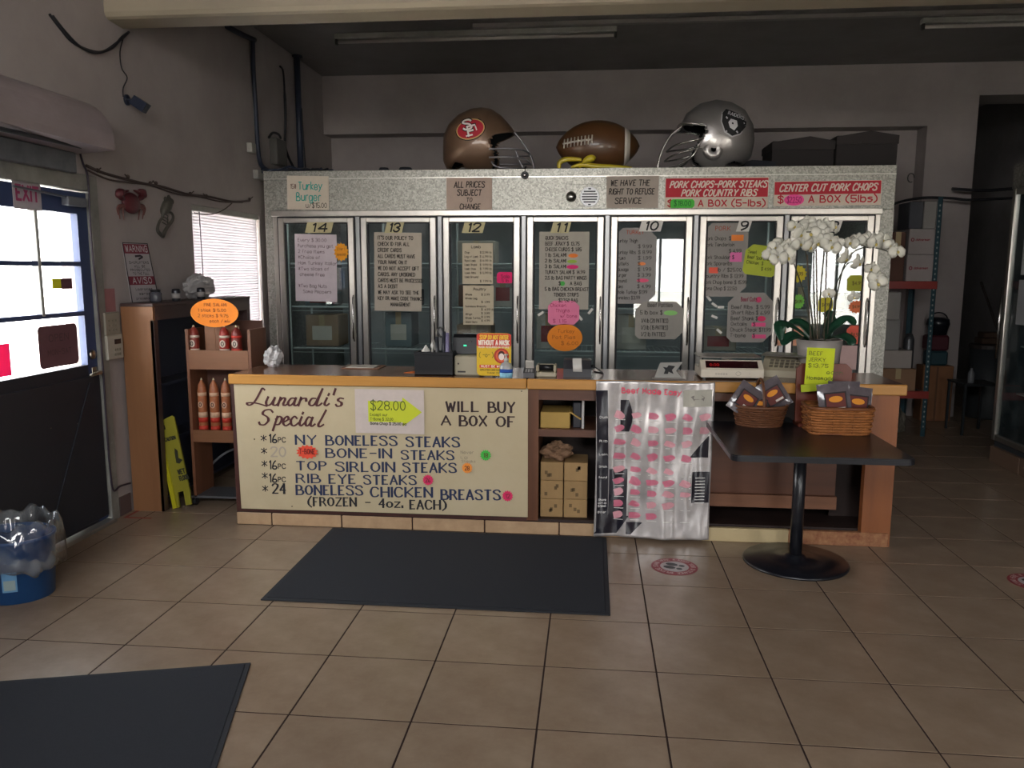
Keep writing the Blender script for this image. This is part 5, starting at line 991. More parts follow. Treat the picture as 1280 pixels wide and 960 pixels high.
# ================================================================ COUNTER CONTENTS, POSTER
a = atY(676, 530, CF+.03)
def zof(x, y, Y): return atY(x, y, Y).z
KB = [(.0, 'bottom'), (1, 'middle'), (2, 'top')]
zs = .1
rows = [(628, 652), (601, 625), (577, 600)]
xa, xb, xc = atY(675, 600, CF+.05).x, atY(704.5, 600, CF+.05).x, atY(735, 600, CF+.05).x
hb = .116
for r in range(3):
    for k, (u, v) in enumerate(((xa, xb), (xb, xc))):
        z = zs+r*(hb+.0015); w = v-u-.006
        t = thing('kraft_box', 'small kraft carton, %s of the %s column under the counter' % (['bottom', 'middle', 'top'][r], ['left', 'right'][k]), 'box', ((u+v)/2, CF+.17, z), 0, 'kraft cartons on the counter shelf')
        mb = MB(); mb.box(-w/2, w/2, -.12, .12, 0, hb, .003); obj('carton_body', mb, mat('kraft_card', 'a8875a', .75, noise=.15, scale=12, rnd=.08), t, local=True)
        mb = MB(); q = random.Random(r*2+k)
        for s_ in range(3): mb.box(-w*.3+q.uniform(0, w*.6), 0, 0, 0, 0, 0) if False else mb.box((u_ := -w*.35+q.uniform(0, w*.55)), u_+.018, -.1212, -.12, (v_ := .015+q.uniform(0, .06)), v_+.022)
        obj('printed_mark', mb, ink('6e5838'), t, local=True)
zt3 = zs+3*(hb+.0015)
crumple('paper_bundle', mat('crumpled_kraft', '8d6c52', .85, noise=.3, scale=30), ((xa+xb)/2+.03, CF+.14, zt3), (.09, .08, .05), 'crumpled brown paper bundle on top of the kraft cartons', 'paper', 5, n=34, mm=20)
zsh = z1
mb = MB(); mb.box(xa, xb+.035, CF+.04, CF+.3, zsh, zsh+.1, .004); t = obj('yellow_carton', mb, mat('yellow_card', 'b3924c', .7, noise=.1)); tag(t, 'flat yellowish carton on the upper counter shelf', 'box')
mb = MB(); mb.prism([(0, 0), (.07, -.045), (.075, -.04), (.005, .006)], (xb+.03, CF+.04, zsh+.1), (1, 0, 0), (0, 0, 1), (0, .2, 0)); obj('open_flap', mb, mat('yellow_card', ''), t)
mb = MB(); mb.box(xc-.045, xc-.03, CF+.05, CF+.3, zsh, zsh+.2, .002); tag(obj('binder', mb, mat('binder_white', 'b8b4b2', .5)), 'thin white binder standing on the upper counter shelf', 'binder')
mb = MB(); mb.box(xc-.1, xc-.048, CF+.06, CF+.3, zsh, zsh+.16, .006); tag(obj('binder', mb, mat('binder_dark', '26262e', .4)), 'dark binder standing left of the thin white binder', 'binder')
# right bay top shelf
a = atY(893, 520, CF+.12); t = tag(obj('letter_tray', MB().box(2.74, 2.88, CF+.12, CF+.4, .63, .66, .003), mat('tray_oak', 'a07c46', .6)), 'low tan tray at the left end of the open shelf behind the table', 'tray')
mb = MB(); mb.box(3.12, 3.26, CF+.12, CF+.3, .63, .72, .006); tag(obj('grey_case', mb, mat('case_grey', '6a7078', .5)), 'grey case on the open shelf behind the baskets', 'case')
# poster with wrinkles
PY = CF-.046
p0, p1 = atY(745, 475.5, PY), atY(886, 674, PY); PW, PH = p1.x-p0.x, p0.z-p1.z
def surf(u, v, e=0):
    w_ = .006*math.sin(9*u+3*v)+.005*math.sin(21*u-7*v+2)*(.3+v)+.004*math.sin(5*u+17*v)+.003*math.sin(38*u+4*v)+.007*abs(math.sin(6*u-4*v+.6))*(1-v)
    dx = .012*math.sin(3*v) if u < .5 else -.01*math.sin(2.5*v)
    return (p0.x+u*PW+dx*abs(u-.5)*2*.6, PY-.012-w_*.8-e-.012*v, max(.003, p0.z-v*PH+.004*math.sin(7*u)))
pm = mat('poster_sheen', 'd0cac8', .27, metal=.4, spec=.8, coat=.7, noise=.45, scale=5); pd = mat('poster_black', '1c1b26', .16, coat=.8)  # pale base paints a window sheen over the black poster
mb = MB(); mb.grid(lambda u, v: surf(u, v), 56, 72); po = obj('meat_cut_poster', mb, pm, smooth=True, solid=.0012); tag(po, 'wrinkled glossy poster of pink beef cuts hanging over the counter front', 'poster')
mb = MB(); mb.grid(lambda u, v: surf(u*.10+.02*v if v < 1 else u*.12, .06+v*.92, .0018), 6, 60); mb.grid(lambda u, v: surf(.84+u*.15, .56+v*.2, .0018), 8, 14); mb.grid(lambda u, v: surf(.1+u*.2*(1-v*.5), .86+v*.12, .0018), 8, 10); mb.grid(lambda u, v: surf(.12+u*.16, .56+v*.3, .0018), 8, 14); mb.grid(lambda u, v: surf(.21+u*.07*(1+.5*math.sin(3*v)), .12+v*.2, .0018), 4, 14); mb.grid(lambda u, v: surf(.97-u*.16*v, .33+v*.14, .0018), 6, 12); mb.grid(lambda u, v: surf(.28+u*.14*(1-v*.7), .9+v*.08, .0022), 4, 6); obj('black_print', mb, pd, po, smooth=True)
mb = MB(); rp_ = random.Random(8)
for r, (v, n_) in enumerate([(.215, 6), (.30, 6), (.385, 5), (.475, 5), (.56, 4), (.635, 5), (.705, 5), (.78, 4), (.855, 3)]):
    for k in range(n_):
        u0 = .2+k*.145; a_ = rp_.uniform(.04, .055); b_ = rp_.uniform(.02, .03); ph = rp_.uniform(0, 3)
        n2 = 14; c_ = surf(u0, v, .0028); vs = [c_]+[surf(u0+a_*math.cos(2*pi*i/n2)*(1+.2*math.sin(3*2*pi*i/n2+ph)), v+b_*math.sin(2*pi*i/n2)*(1+.25*math.sin(2*2*pi*i/n2+ph)), .0028) for i in range(n2)]
        mb.cur = rp_.choice([0, 0, 1]); mb.add(vs, [(0, 1+i, 1+(i+1) % n2) for i in range(n2)])
o = obj('printed_cuts', mb, [mat('print_pink', 'c86a82', .3, coat=.5), mat('print_rose', 'd89aa4', .3, coat=.5)], po); o['kind'] = 'stuff'
mb = MB(); trp = lambda u, v: surf(u, v, .003)
def pw(t_, u, v, h, wd, w=.2): write(mb, t_, lambda a, b: surf(u+a, v-b, .003), 0, 0, h, w=w, width=wd)
for t_, v in (('Chuck', .235), ('Rib', .385), ('Loin', .47), ('Sirloin', .55), ('Round', .62), ('Shank', .765), ('and', .785), ('Brisket', .805), ('Other', .845)): pw(t_, .03, v, .012, .07, .26)
for r, v in enumerate((.245, .33, .415, .505, .59, .665, .735, .81, .885)):
    for k in range(5): ribbon(mb, [(.17+k*.145, v), (.25+k*.145, v)], .004, lambda a, b: surf(a, b, .003))
for k in range(9): ribbon(mb, [(.87, .60+k*.02), (.95, .60+k*.02)], .006, lambda a, b: surf(a, b, .003))
obj('lettering', mb, ink('d4d0cc'), po)
mb = MB(); pw('Beef Made Easy', .22, .075, .03, .5, .26); obj('lettering', mb, mat('print_red', 'd8405c', .35), po)
mb = MB(); mb.grid(lambda u, v: surf(.74+u*.24, .045+v*.105, .003), 5, 4); mb.cur = 1; cw = [surf(.8+.12*a, .1-.04*b, .004) for a, b in ((0, .3), (.2, .5), (.8, .5), (1, .2), (.9, -.4), (.8, -.1), (.3, -.1), (.25, -.4), (.15, 0))]; mb.add(cw, [tuple(range(9))]); obj('cow_diagram', mb, [paper('b0aca0'), ink('77706c')], po)

# ================================================================ FLOOR ITEMS
MATB = mat('mat_charcoal', '1f232c', .9, noise=.25, scale=90, bump=.3, bscale=400)
mb = MB(); mb.box(.395, 2.125, .515, 1.632, 0.0005, .007, .004); mb.cur = 0
m1 = obj('floor_mat', mb, mat('mat_rubber', '1d2027', .8)); tag(m1, 'dark charcoal floor mat lying flat against the counter front', 'mat'); mb = MB(); mb.box(.42, 2.10, .54, 1.607, .007, .0095, .002); obj('mat_pile', mb, MATB, m1)
mb = MB(); e1 = Vector((.62, -.11, 0)); d1 = Vector((-.966, -.259, 0)); d2 = Vector((.259, -.966, 0))
mb.prism([(0, 0), (1.75, 0), (1.75, .92), (0, .92)][::-1], e1+Vector((0, 0, .0005)), d1, d2, (0, 0, .007)); m2 = obj('floor_mat', mb, mat('mat_rubber', '')); tag(m2, 'dark charcoal floor mat set askew nearest the camera at lower left', 'mat')
mb = MB(); mb.prism([(.02, .02), (1.73, .02), (1.73, .9), (.02, .9)][::-1], e1+Vector((0, 0, .0075)), d1, d2, (0, 0, .0025)); obj('mat_pile', mb, MATB, m2)
def floor_sticker(x, y, rz, lb):
    t = thing('floor_sticker', lb, 'sticker', (x, y, 0.0005), rz)
    def disc(r, z, m_, nm):
        mb = MB(); mb.lathe([(r, 0), (r, z), (.001, z)], 40); return obj(nm, mb, m_, t, local=True)
    disc(.128, .0010, ink('8c2f3a', .5), 'red_ring'); mb = MB(); mb.lathe([(.078, .0012), (.078, .0016), (.001, .0016)], 40); obj('white_centre', mb, ink('b8b0b0', .5), t, local=True)
    mb = MB()
    for s_ in (-1, 1):
        for cx, cy, a_, b_ in ((.0, .022, .022, .034), (0, -.034, .015, .017)): mb.add([(s_*.024+a_*math.cos(2*pi*i/16), cy+b_*math.sin(2*pi*i/16), .0022) for i in range(16)], [tuple(range(16))])
    obj('footprint', mb, ink('1a1a20', .5), t, local=True)
    mb = MB()
    for i, ch in enumerate('PLEASE STAND HERE * KEEP YOUR DISTANCE * '):
        a_ = pi-2*pi*i/40; c_, s_ = math.cos(a_), math.sin(a_); write(mb, ch, lambda u, v: (.092*c_+u*s_+v*c_, .092*s_-u*c_+v*s_, .0022), -.006, 0, .022, w=.18, width=.012)
    obj('lettering', mb, ink('c8a8a4', .5), t, local=True); return t
floor_sticker(2.493, 1.195, 1.2, 'round red keep-distance floor sticker between mat and table base'); floor_sticker(4.37, 1.165, 1.5, 'round red floor sticker cut off at the right edge of the picture')
mb = MB(); mb.box(-1.05, -1.03, 1.72, 2.02, .0, .001); mb.box(-1.05, -.86, 1.70, 1.72, .0, .001); tag(obj('floor_tape', mb, mat('red_tape', '93372f', .5)), 'thin red tape on the floor by the bookcase foot', 'tape')

# ================================================================ LEFT SIDE
# bookcase
OW = mat('lit_side_wood', '8d6240', .5, col2='7c5335', scale=7, wood=2); DW = mat('walnut', '4a3430', .5, col2='3b2a28', scale=10, wood=1)  # light from the door is put into the paler side wood
bk = thing('bookcase', 'tall brown open bookcase with orange-lit side panel against the left wall', 'bookcase', (-.97, 2.6, 0))
bx0, bx1, by0, by1, bh = -1.07, -.85, 1.86, 3.36, 1.385
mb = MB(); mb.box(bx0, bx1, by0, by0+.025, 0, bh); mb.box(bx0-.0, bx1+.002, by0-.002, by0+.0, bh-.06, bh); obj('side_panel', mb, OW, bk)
mb = MB(); mb.box(bx0, bx1, by1-.06, by1, 0, bh); obj('side_panel', mb, DW, bk)
mb = MB(); mb.box(bx0, bx1+.006, by0-.004, by1, bh, bh+.022, .003); obj('top_board', mb, DW, bk)
mb = MB(); mb.box(bx1-.02, bx1+.002, by0+.025, by1-.06, bh-.09, bh); obj('top_rail', mb, DW, bk)
mb = MB(); mb.box(bx1-.02, bx1+.002, by0+.0, by0+.05, 0, bh-.09); obj('stile', mb, DW, bk)
mb = MB(); mb.box(bx0, bx0+.012, by0+.025, by1-.06, 0, bh-.05); obj('back_board', mb, mat('navy_board', '24283a', .6), bk)
for z in (.06, .45, .84): mb = MB(); mb.box(bx0+.012, bx1-.03, by0+.025, by1-.06, z, z+.02); obj('shelf', mb, mat('navy_board', ''), bk)
zb = bh+.023
# jar and bag on top
c = atX(199, 386, -.93); t = thing('glass_jar', 'grey glass jar with black lid on the bookcase', 'jar', (-.95, c.y, zb)); hj = atX(199, 362, -.93).z-zb
mb = MB(); mb.lathe([(.035, 0), (.04, .01), (.04, hj*.75), (.03, hj*.85)], 20); obj('jar_body', mb, mat('jar_smoke', '53545c', .2, trans=.3, coat=.3), t, smooth=True, local=True)
mb = MB(); mb.lathe([(.034, hj*.85), (.034, hj), (.001, hj)], 20); obj('lid', mb, BP, t, smooth=True, local=True)
c = atX(238, 380, -.92); crumple('plastic_bag', mat('bag_white', ''), (-.96, c.y+.22, zb), (.065, .2, .085), 'crumpled white plastic bag on the bookcase behind the dark tins', 'bag', 9, amp=.18)
for k, (x_, y_, lb) in enumerate(((221, 383, 'left of two dark tins in front of the white bag on the bookcase'), (252, 382, 'right of two dark tins in front of the white bag on the bookcase'))):
    c = atX(x_, y_, -.88); t = thing('dark_tin', lb, 'tin', (-.88, c.y, zb)); mb = MB(); mb.lathe([(.028, 0), (.03, .005), (.03, .07), (.026, .085), (.001, .088)], 16); obj('tin_body', mb, mat('tin_dark', '25252b', .3, metal=.3), t, smooth=True, local=True)
    mb = MB(); mb.lathe([(.0305, .02), (.0305, .055)], 16); obj('label', mb, ink('8f8b88'), t, smooth=True, local=True)
# wall things (left wall plane)
WX = XL+.004
c_ = [atX(x, y, WX) for x, y in ((151, 303), (183, 304), (200, 385), (165, 387))]
sg = thing('warning_sign', 'narrow white and maroon warning sign leaning on the left wall', 'sign', ((c_[0].x), c_[0].y, c_[2].z)); 
def quad(mb, P, off=.004, th=.003):
    mb.add([tuple(p+Vector((off, 0, 0))) for p in P]+[tuple(p+Vector((off+th, 0, 0))) for p in P], [(0, 1, 2, 3), (7, 6, 5, 4), (0, 4, 5, 1), (1, 5, 6, 2), (2, 6, 7, 3), (3, 7, 4, 0)])
def bil(P, u, v): return P[0].lerp(P[1], u).lerp(P[3].lerp(P[2], u), v)
mb = MB(); quad(mb, c_); obj('sign_panel', mb, paper('b4adb0'), sg)
def sub(u0, u1, v0, v1): return [bil(c_, u0, v0), bil(c_, u1, v0), bil(c_, u1, v1), bil(c_, u0, v1)]
mb = MB(); quad(mb, sub(.03, .97, .02, .16), .0075, .0008); quad(mb, sub(.03, .97, .50, .63), .0075, .0008); obj('colour_patch', mb, ink('7c2438'), sg)
mb = MB(); quad(mb, sub(0, 1, 0, .012), .0075, .0008); quad(mb, sub(0, .03, 0, 1), .0075, .0008); quad(mb, sub(.97, 1, 0, 1), .0075, .0008); quad(mb, sub(0, 1, .985, 1), .0075, .0008); obj('border', mb, ink('2a2228'), sg)
def wl(mb, t_, v, h, wd, c='k'): write(mb, t_, lambda a, b: tuple(bil(c_, .5+a, v-b)+Vector((.0095, 0, 0))), 0, 0, h, w=.22, width=wd, align='c')
mb = MB(); wl(mb, 'WARNING', .13, .085, .84); wl(mb, 'AVISO', .605, .085, .7); obj('lettering', mb, ink('c8bfc2'), sg)
mb = MB()
for t_, v, wd in (('SHOPLIFTERS', .31, .74), ('WILL BE', .365, .4), ('PROSECUTED', .42, .74), ('TO THE FULL', .475, .6), ('Ladrones', .71, .6), ('seran', .78, .4), ('procesados', .85, .66), ('por la ley', .92, .6)): wl(mb, t_, v, .032, wd)
ribbon(mb, [(.02, -.02), (.18, .01), (.1, .03), (-.1, .02)], .03, lambda a, b: tuple(bil(c_, .5+a, .22-b)+Vector((.0095, 0, 0)))); obj('lettering', mb, ink('3a3038'), sg)
sheet(122, 361, 144, 391, WX, 'pink_paper', 'plain dusty pink paper on the wall above the alarm panel', 'paper', '9c6a6c', plane='X')
# alarm panels
c0, c1 = atX(125, 391, XL), atX(146, 418, XL); t = thing('alarm_panel', 'upper cream alarm box beside the door casing', 'alarm panel', (XL, (c0.y+c1.y)/2, c1.z)); wy = (c1.y-c0.y)/2; hz = c0.z-c1.z
mb = MB(); mb.box(0, .03, -wy, wy, 0, hz, .006); obj('panel_body', mb, mat('panel_cream', '8f897c', .45), t, local=True)
mb = MB()
for i in range(3):
    for j in range(3): mb.box(.03, .033, -wy*.6+i*wy*.45, -wy*.6+i*wy*.45+.012, .03+.03*j, .042+.03*j)
obj('keypad', mb, mat('panel_keys', '777264', .5), t, local=True)
c0, c1 = atX(127, 420, XL), atX(149, 447, XL); t = thing('alarm_panel', 'lower white alarm keypad with small dark screen', 'alarm panel', (XL, (c0.y+c1.y)/2, c1.z)); wy = (c1.y-c0.y)/2; hz = c0.z-c1.z
mb = MB(); mb.box(0, .035, -wy, wy, 0, hz, .006); obj('panel_body', mb, mat('panel_white', 'a8a498', .45), t, local=True)
mb = MB(); mb.box(.035, .037, -wy*.1, wy*.7, hz*.62, hz*.82); obj('screen', mb, ink('231a1c', .2), t, local=True)
mb = MB()
for i in range(3):
    for j in range(2): mb.box(.035, .039, -wy*.2+i*wy*.3, -wy*.2+i*wy*.3+.016, hz*.15+.03*j, hz*.15+.03*j+.016)
obj('keypad', mb, mat('panel_keys', ''), t, local=True)
# crab
def wpt(x, y, o=.02): return atX(x, y, XL+o)
CRB = mat('crab_red', '5a242b', .45, noise=.3, scale=25); t = thing('crab_ornament', 'red crab ornament with raised claws hanging on the left wall', 'ornament', wpt(164, 256, 0))
mb = MB(); c = wpt(164, 254); mb.ball(tuple(c), .03, .1, .07, 20, 12); obj('shell', mb, CRB, t, smooth=True)
for s_ in (-1, 1):
    mb = MB(); P = [wpt(164+s_*q[0], q[1]) for q in ((8, 250), (13, 246), (15, 242), (9, 238))]; mb.tube(smoothpts(P, 4), [.014]*3+[.02]*3+[.026]*3+[.03, .022, .016, .006][:13-9], 8); obj('claw', mb, CRB, t, smooth=True)
    mb = MB(); P = [wpt(164+s_*q[0], q[1]) for q in ((12, 243), (8, 240), (3, 238))]; mb.tube(smoothpts(P, 3), [.014, .013, .012, .011, .009, .007, .004], 6); obj('pincer', mb, CRB, t, smooth=True)
    for k, (dx, dy) in enumerate(((15, 8), (16, 13), (14, 18), (9, 19))): mb = MB(); mb.tube(smoothpts([wpt(164+s_*6, 256+k), wpt(164+s_*(dx+1), 254+dy*.4), wpt(164+s_*dx, 256+dy)], 4), [.011-.001*i for i in range(9)], 6); obj('leg', mb, mat('crab_pink', '6d443f', .5), t, smooth=True)
LB = mat('lobster_grey', '4f4c44', .55, noise=.35, scale=25); t = thing('lobster_ornament', 'grey-brown lobster ornament hanging right of the crab', 'ornament', wpt(207, 270, 0))
mb = MB(); P = smoothpts([wpt(*q) for q in ((212, 249), (208, 258), (204, 266), (203, 272))], 5); mb.tube(P, [.01+.028*math.sin(pi*min(1, (i+2)/14)) for i in range(len(P))], 8); obj('tail', mb, LB, t, smooth=True)
mb = MB(); 
for q in ((207, 249), (211, 247), (215, 252)): mb.ball(tuple(wpt(*q)), .01, .022, .02, 8, 6)
obj('tail_fan', mb, LB, t, smooth=True)
for s_, P in ((0, ((204, 270), (199, 278), (197, 288), (202, 294))), (1, ((206, 266), (214, 266), (216, 274), (208, 286), (203, 296)))): mb = MB(); Q = smoothpts([wpt(*q) for q in P], 5); mb.tube(Q, [.007+.009*i/len(Q) for i in range(len(Q))], 6); obj('claw', mb, LB, t, smooth=True)
for k in range(4): mb = MB(); mb.tube([wpt(203, 266+k*4), wpt(210, 270+k*4), wpt(209, 275+k*4)], .004, 5); obj('leg', mb, LB, t)
# garland of dry twigs
t = thing('twig_garland', 'thin dry twig garland strung along the left wall to the window', 'garland', wpt(200, 230, 0)); TW_ = mat('twig', '4d403c', .85)
main = smoothpts([wpt(*q, .015) for q in ((108, 207), (126, 215), (150, 222), (178, 229), (205, 234), (235, 243), (262, 246), (290, 252), (312, 251))], 5)
mb = MB(); mb.tube(main, .009, 6); obj('main_twig', mb, TW_, t, smooth=True)
mb = MB(); mb.tube(smoothpts([wpt(*q, .02) for q in ((110, 213), (135, 224), (160, 228), (190, 232), (222, 243), (250, 246), (275, 252), (303, 253))], 5), .006, 6); obj('main_twig', mb, TW_, t, smooth=True)
mb = MB(); mb.tube(smoothpts([wpt(*q, .06) for q in ((243, 266), (255, 268), (268, 267), (280, 262), (290, 254))], 4), .004, 5); obj('hanging_wire', mb, TW_, t, smooth=True)
for k, (x, y) in enumerate(((122, 214), (160, 222), (188, 230), (195, 230), (238, 243), (258, 246), (312, 250))):
    mb = MB(); mb.tube([wpt(x, y), wpt(x+(-1)**k*4, y-4)], .004, 5); mb.ball(tuple(wpt(x, y-1)), .012, .014, .014, 8, 5); obj('twig_knot', mb, TW_, t)
# cables and security camera
CB = mat('cable_black', '1b1b20', .6); CBB = mat('cable_navy', '1c2436', .5)
t = thing('ceiling_cable', 'black cable bundle sagging on the left wall below the beam', 'cable', wpt(110, 60, 0))
for k, P in enumerate((((62, 18), (75, 35), (90, 52), (112, 63), (130, 64), (148, 52), (161, 40)), ((66, 20), (82, 40), (100, 58), (120, 66), (140, 60), (152, 47), (160, 41)))): mb = MB(); mb.tube(smoothpts([wpt(*q, .015+.01*k) for q in P], 5), .008, 6); obj('cable', mb, CB, t, smooth=True)
t = thing('security_camera', 'small black security camera with cord on the left wall', 'camera', wpt(172, 130, 0)); 
mb = MB(); p = wpt(158, 125, 0); mb.M = Matrix.Translation(p) @ Matrix.Rotation(pi/2, 4, 'Y'); mb.lathe([(.035, 0), (.035, .012), (.02, .02), (.001, .022)], 16); obj('mount', mb, CBB, t, smooth=True)
mb = MB(); mb.tube([wpt(158, 125, .02), wpt(164, 126, .06), wpt(168, 127, .08)], .009, 8); obj('arm', mb, CBB, t, smooth=True)
u = (wpt(184, 137, .16)-wpt(168, 125, .08)).normalized(); a, b = wpt(167, 125, .07), wpt(183, 136, .16); mb = MB()
s_ = u.cross(Vector((0, 0, 1))).normalized(); v_ = s_.cross(u); w = .032
mb.prism([(-w, -w), (w, -w), (w, w), (-w, w)], a, s_, v_, b-a); obj('camera_body', mb, CBB, t)
mb = MB(); mb.prism([(-w*.6, -w*.6), (w*.6, -w*.6), (w*.6, w*.6), (-w*.6, w*.6)], b, s_, v_, u*.002); mb.prism([(-.006, w+.001), (.006, w+.001), (.006, w+.002), (-.006, w+.002)], a+u*.03, s_, v_, u*.03); obj('lens_glass', mb, mat('lens_grey', '4a5058', .2), t)
mb = MB(); mb.tube(smoothpts([wpt(*q, .012) for q in ((154, 48), (150, 65), (152, 85), (159, 97), (154, 110), (154, 121))], 5), .004, 6); obj('cord', mb, CB, t, smooth=True)
t = thing('door_cable', 'thin dark cable running down the door casing to the bookcase', 'cable', wpt(118, 300, 0))
mb = MB(); mb.tube(smoothpts([wpt(*q, .03) for q in ((98, 184), (104, 205), (110, 225), (114, 300), (122, 380), (128, 450), (134, 540), (138, 590), (142, 613), (150, 608), (163, 604))], 6), .006, 6); obj('cable', mb, mat('cable_plum', '2c2230', .5), t, smooth=True)
mb = MB(); mb.tube([wpt(-40, 152, .27), wpt(100, 190, .0)+Vector((.14, -.2, 0))], .012, 8); tag(obj('shutter_cable', mb, CB, smooth=True), 'straight black cable under the shutter housing', 'cable')
# pipes near the window corner
t = thing('wall_conduit', 'white conduit pipe with dark cables in the corner left of the cooler', 'pipe', wpt(313, 130, 0))
mb = MB(); mb.tube([wpt(312.5, 48, .02), wpt(322, 200, .02)], .012, 10); obj('conduit', mb, TRIM, t, smooth=True)
mb = MB(); mb.tube(smoothpts([wpt(*q, .045) for q in ((316, 50), (317, 90), (320, 140), (322, 180), (326, 205), (336, 214))], 5), .021, 8); obj('cable', mb, CBB, t, smooth=True)
mb = MB(); mb.tube(smoothpts([wpt(318, 50, .045), wpt(300, 42, .05), wpt(284, 33, .06)], 4), .024, 8); obj('cable', mb, CBB, t, smooth=True)
for (x0, y0, x1, y1) in ((308, 178, 314, 192), (316, 212, 326, 226)): c0, c1 = wpt(x0, y0, 0), wpt(x1, y1, 0); mb = MB(); mb.box(XL, XL+.05, c0.y, c1.y, c1.z, c0.z, .005); obj('junction_box', mb, TRIM, t)
XB2 = XL-.03
def wp2(x, y, o=.02): return atX(x, y, XB2+o)
t = thing('electrical_box', 'grey electrical box with wires on the wall above the cooler corner', 'electrical box', wp2(342, 190, 0)); c0, c1 = wp2(336, 172, 0), wp2(350, 209, 0)
mb = MB(); mb.box(XB2, XB2+.08, c0.y, c1.y, c1.z, c0.z, .008); obj('box_body', mb, mat('box_grey', '575551', .5), t)
mb = MB(); mb.tube(smoothpts([wp2(*q, .1) for q in ((336, 172), (341, 166), (348, 168), (351, 173))], 4), .012, 6); obj('wire', mb, CB, t, smooth=True)
t = thing('drain_pipe', 'thick dark blue pipe rising from the cooler to the ceiling', 'pipe', wp2(375, 140, 0)); mb = MB(); a_ = atY(371, 68, 5.3); b_ = atY(378, 214, 5.3)
mb.tube([Vector((a_.x, 5.3, ZC-.002)), Vector((a_.x, 5.3, CT+.003))], .032, 12); obj('pipe', mb, CBB, t, smooth=True)
mb = MB(); mb.tube([Vector((a_.x, 5.3, ZC-.02)), Vector((a_.x, 5.3, ZC-.002))], .055, 12); obj('flange', mb, CBB, t, smooth=True)
mb = MB(); mb.tube(smoothpts([Vector((a_.x+.03, 5.3, 3.3)), Vector((a_.x+.05, 5.28, 2.9)), Vector((a_.x+.08, 5.26, CT+.006))], 4), .008, 6); obj('cord', mb, CB, t, smooth=True)
t = thing('dangling_cable', 'black cord hanging on the wall between box and dark pipe', 'cord', wp2(355, 150, 0)); mb = MB(); mb.tube(smoothpts([wp2(*q, .03) for q in ((350, 83), (354, 90), (356, 120), (357, 150), (356, 178), (360, 195), (368, 211))], 5), [.010]*10+[.014]*21, 6); obj('cord', mb, CB, t, smooth=True)
t = thing('cable_tangle', 'tangle of dark cables lying on the left end of the cooler top', 'cable', (atY(370, 213, 3.8).x, 3.8, CT))
rr = random.Random(2)
for k in range(7):
    P = [atY(332+k*3, 213, 3.75)]; P = [Vector((atY(330+q*13+rr.uniform(-4, 4), 212, 3.8).x, 3.68+rr.uniform(0, .3), CT+.012+rr.uniform(0, .035)*(1 if q > 2 else .6))) for q in range(7)]
    mb = MB(); mb.tube(smoothpts(P, 5), .010, 6); obj('cable', mb, CBB if k % 2 else CB, t, smooth=True)
# ---------------- salami stand
SYY = 2.02
sa = thing('display_stand', 'wooden rolling display stand of salami sticks left of the counter', 'stand', (-.50, SYY+.13, 0))
SW = mat('stand_wood', '7b4e36', .5, col2='65402c', scale=9, wood=2); SWH = mat('stand_wood_rail', '85583a', .5, col2='704a30', scale=9, wood=0)
sx0, sx1 = atY(233, 450, SYY).x, atY(314, 450, SYY).x
zz = lambda y, Y=SYY: atY(270, y, Y).z
for x in (sx0, sx1-.02):
    mb = MB(); mb.box(x, x+.02, SYY, SYY+.26, .06, zz(412)); obj('side_panel', mb, SW, sa)
mb = MB(); mb.box(sx0+.02, sx1-.02, SYY-.002, SYY+.015, zz(462), zz(438)); obj('shelf_lip', mb, SWH, sa)
mb = MB(); mb.box(sx0+.02, sx1-.02, SYY+.015, SYY+.25, zz(462), zz(460)); obj('shelf', mb, SWH, sa)
mb = MB(); mb.box(sx0+.02, sx1-.02, SYY-.002, SYY+.015, zz(553), zz(538)); obj('shelf_lip', mb, SWH, sa)
mb = MB(); mb.box(sx0+.02, sx1-.02, SYY+.015, SYY+.25, zz(553), zz(551)); obj('shelf', mb, SWH, sa)
mb = MB(); mb.box(sx0+.02, sx1-.02, SYY+.245, SYY+.26, zz(553), zz(400, SYY+.25)); obj('back_panel', mb, mat('stand_back', '5a3a2e', .6), sa)
mb = MB(); mb.box(sx0+.09, sx1-.12, SYY+.1, SYY+.11, zz(460), zz(408)); obj('divider', mb, SWH, sa)
mb = MB(); mb.box(sx0-.02, sx1, SYY+.0, SYY+.24, .055, .07); obj('base_rail', mb, mat('stand_metal', '6b6c70', .4, metal=.5), sa)
for x in (sx0, sx1-.03):
    for y in (SYY+.02, SYY+.22): mb = MB(); mb.M = Matrix.Translation((x, y, .028)) @ Matrix.Rotation(pi/2, 4, 'Y'); mb.lathe([(.001, -.012), (.028, -.012), (.028, .012), (.001, .012)], 16); obj('caster', mb, mat('caster_black', '17171b', .4), sa)
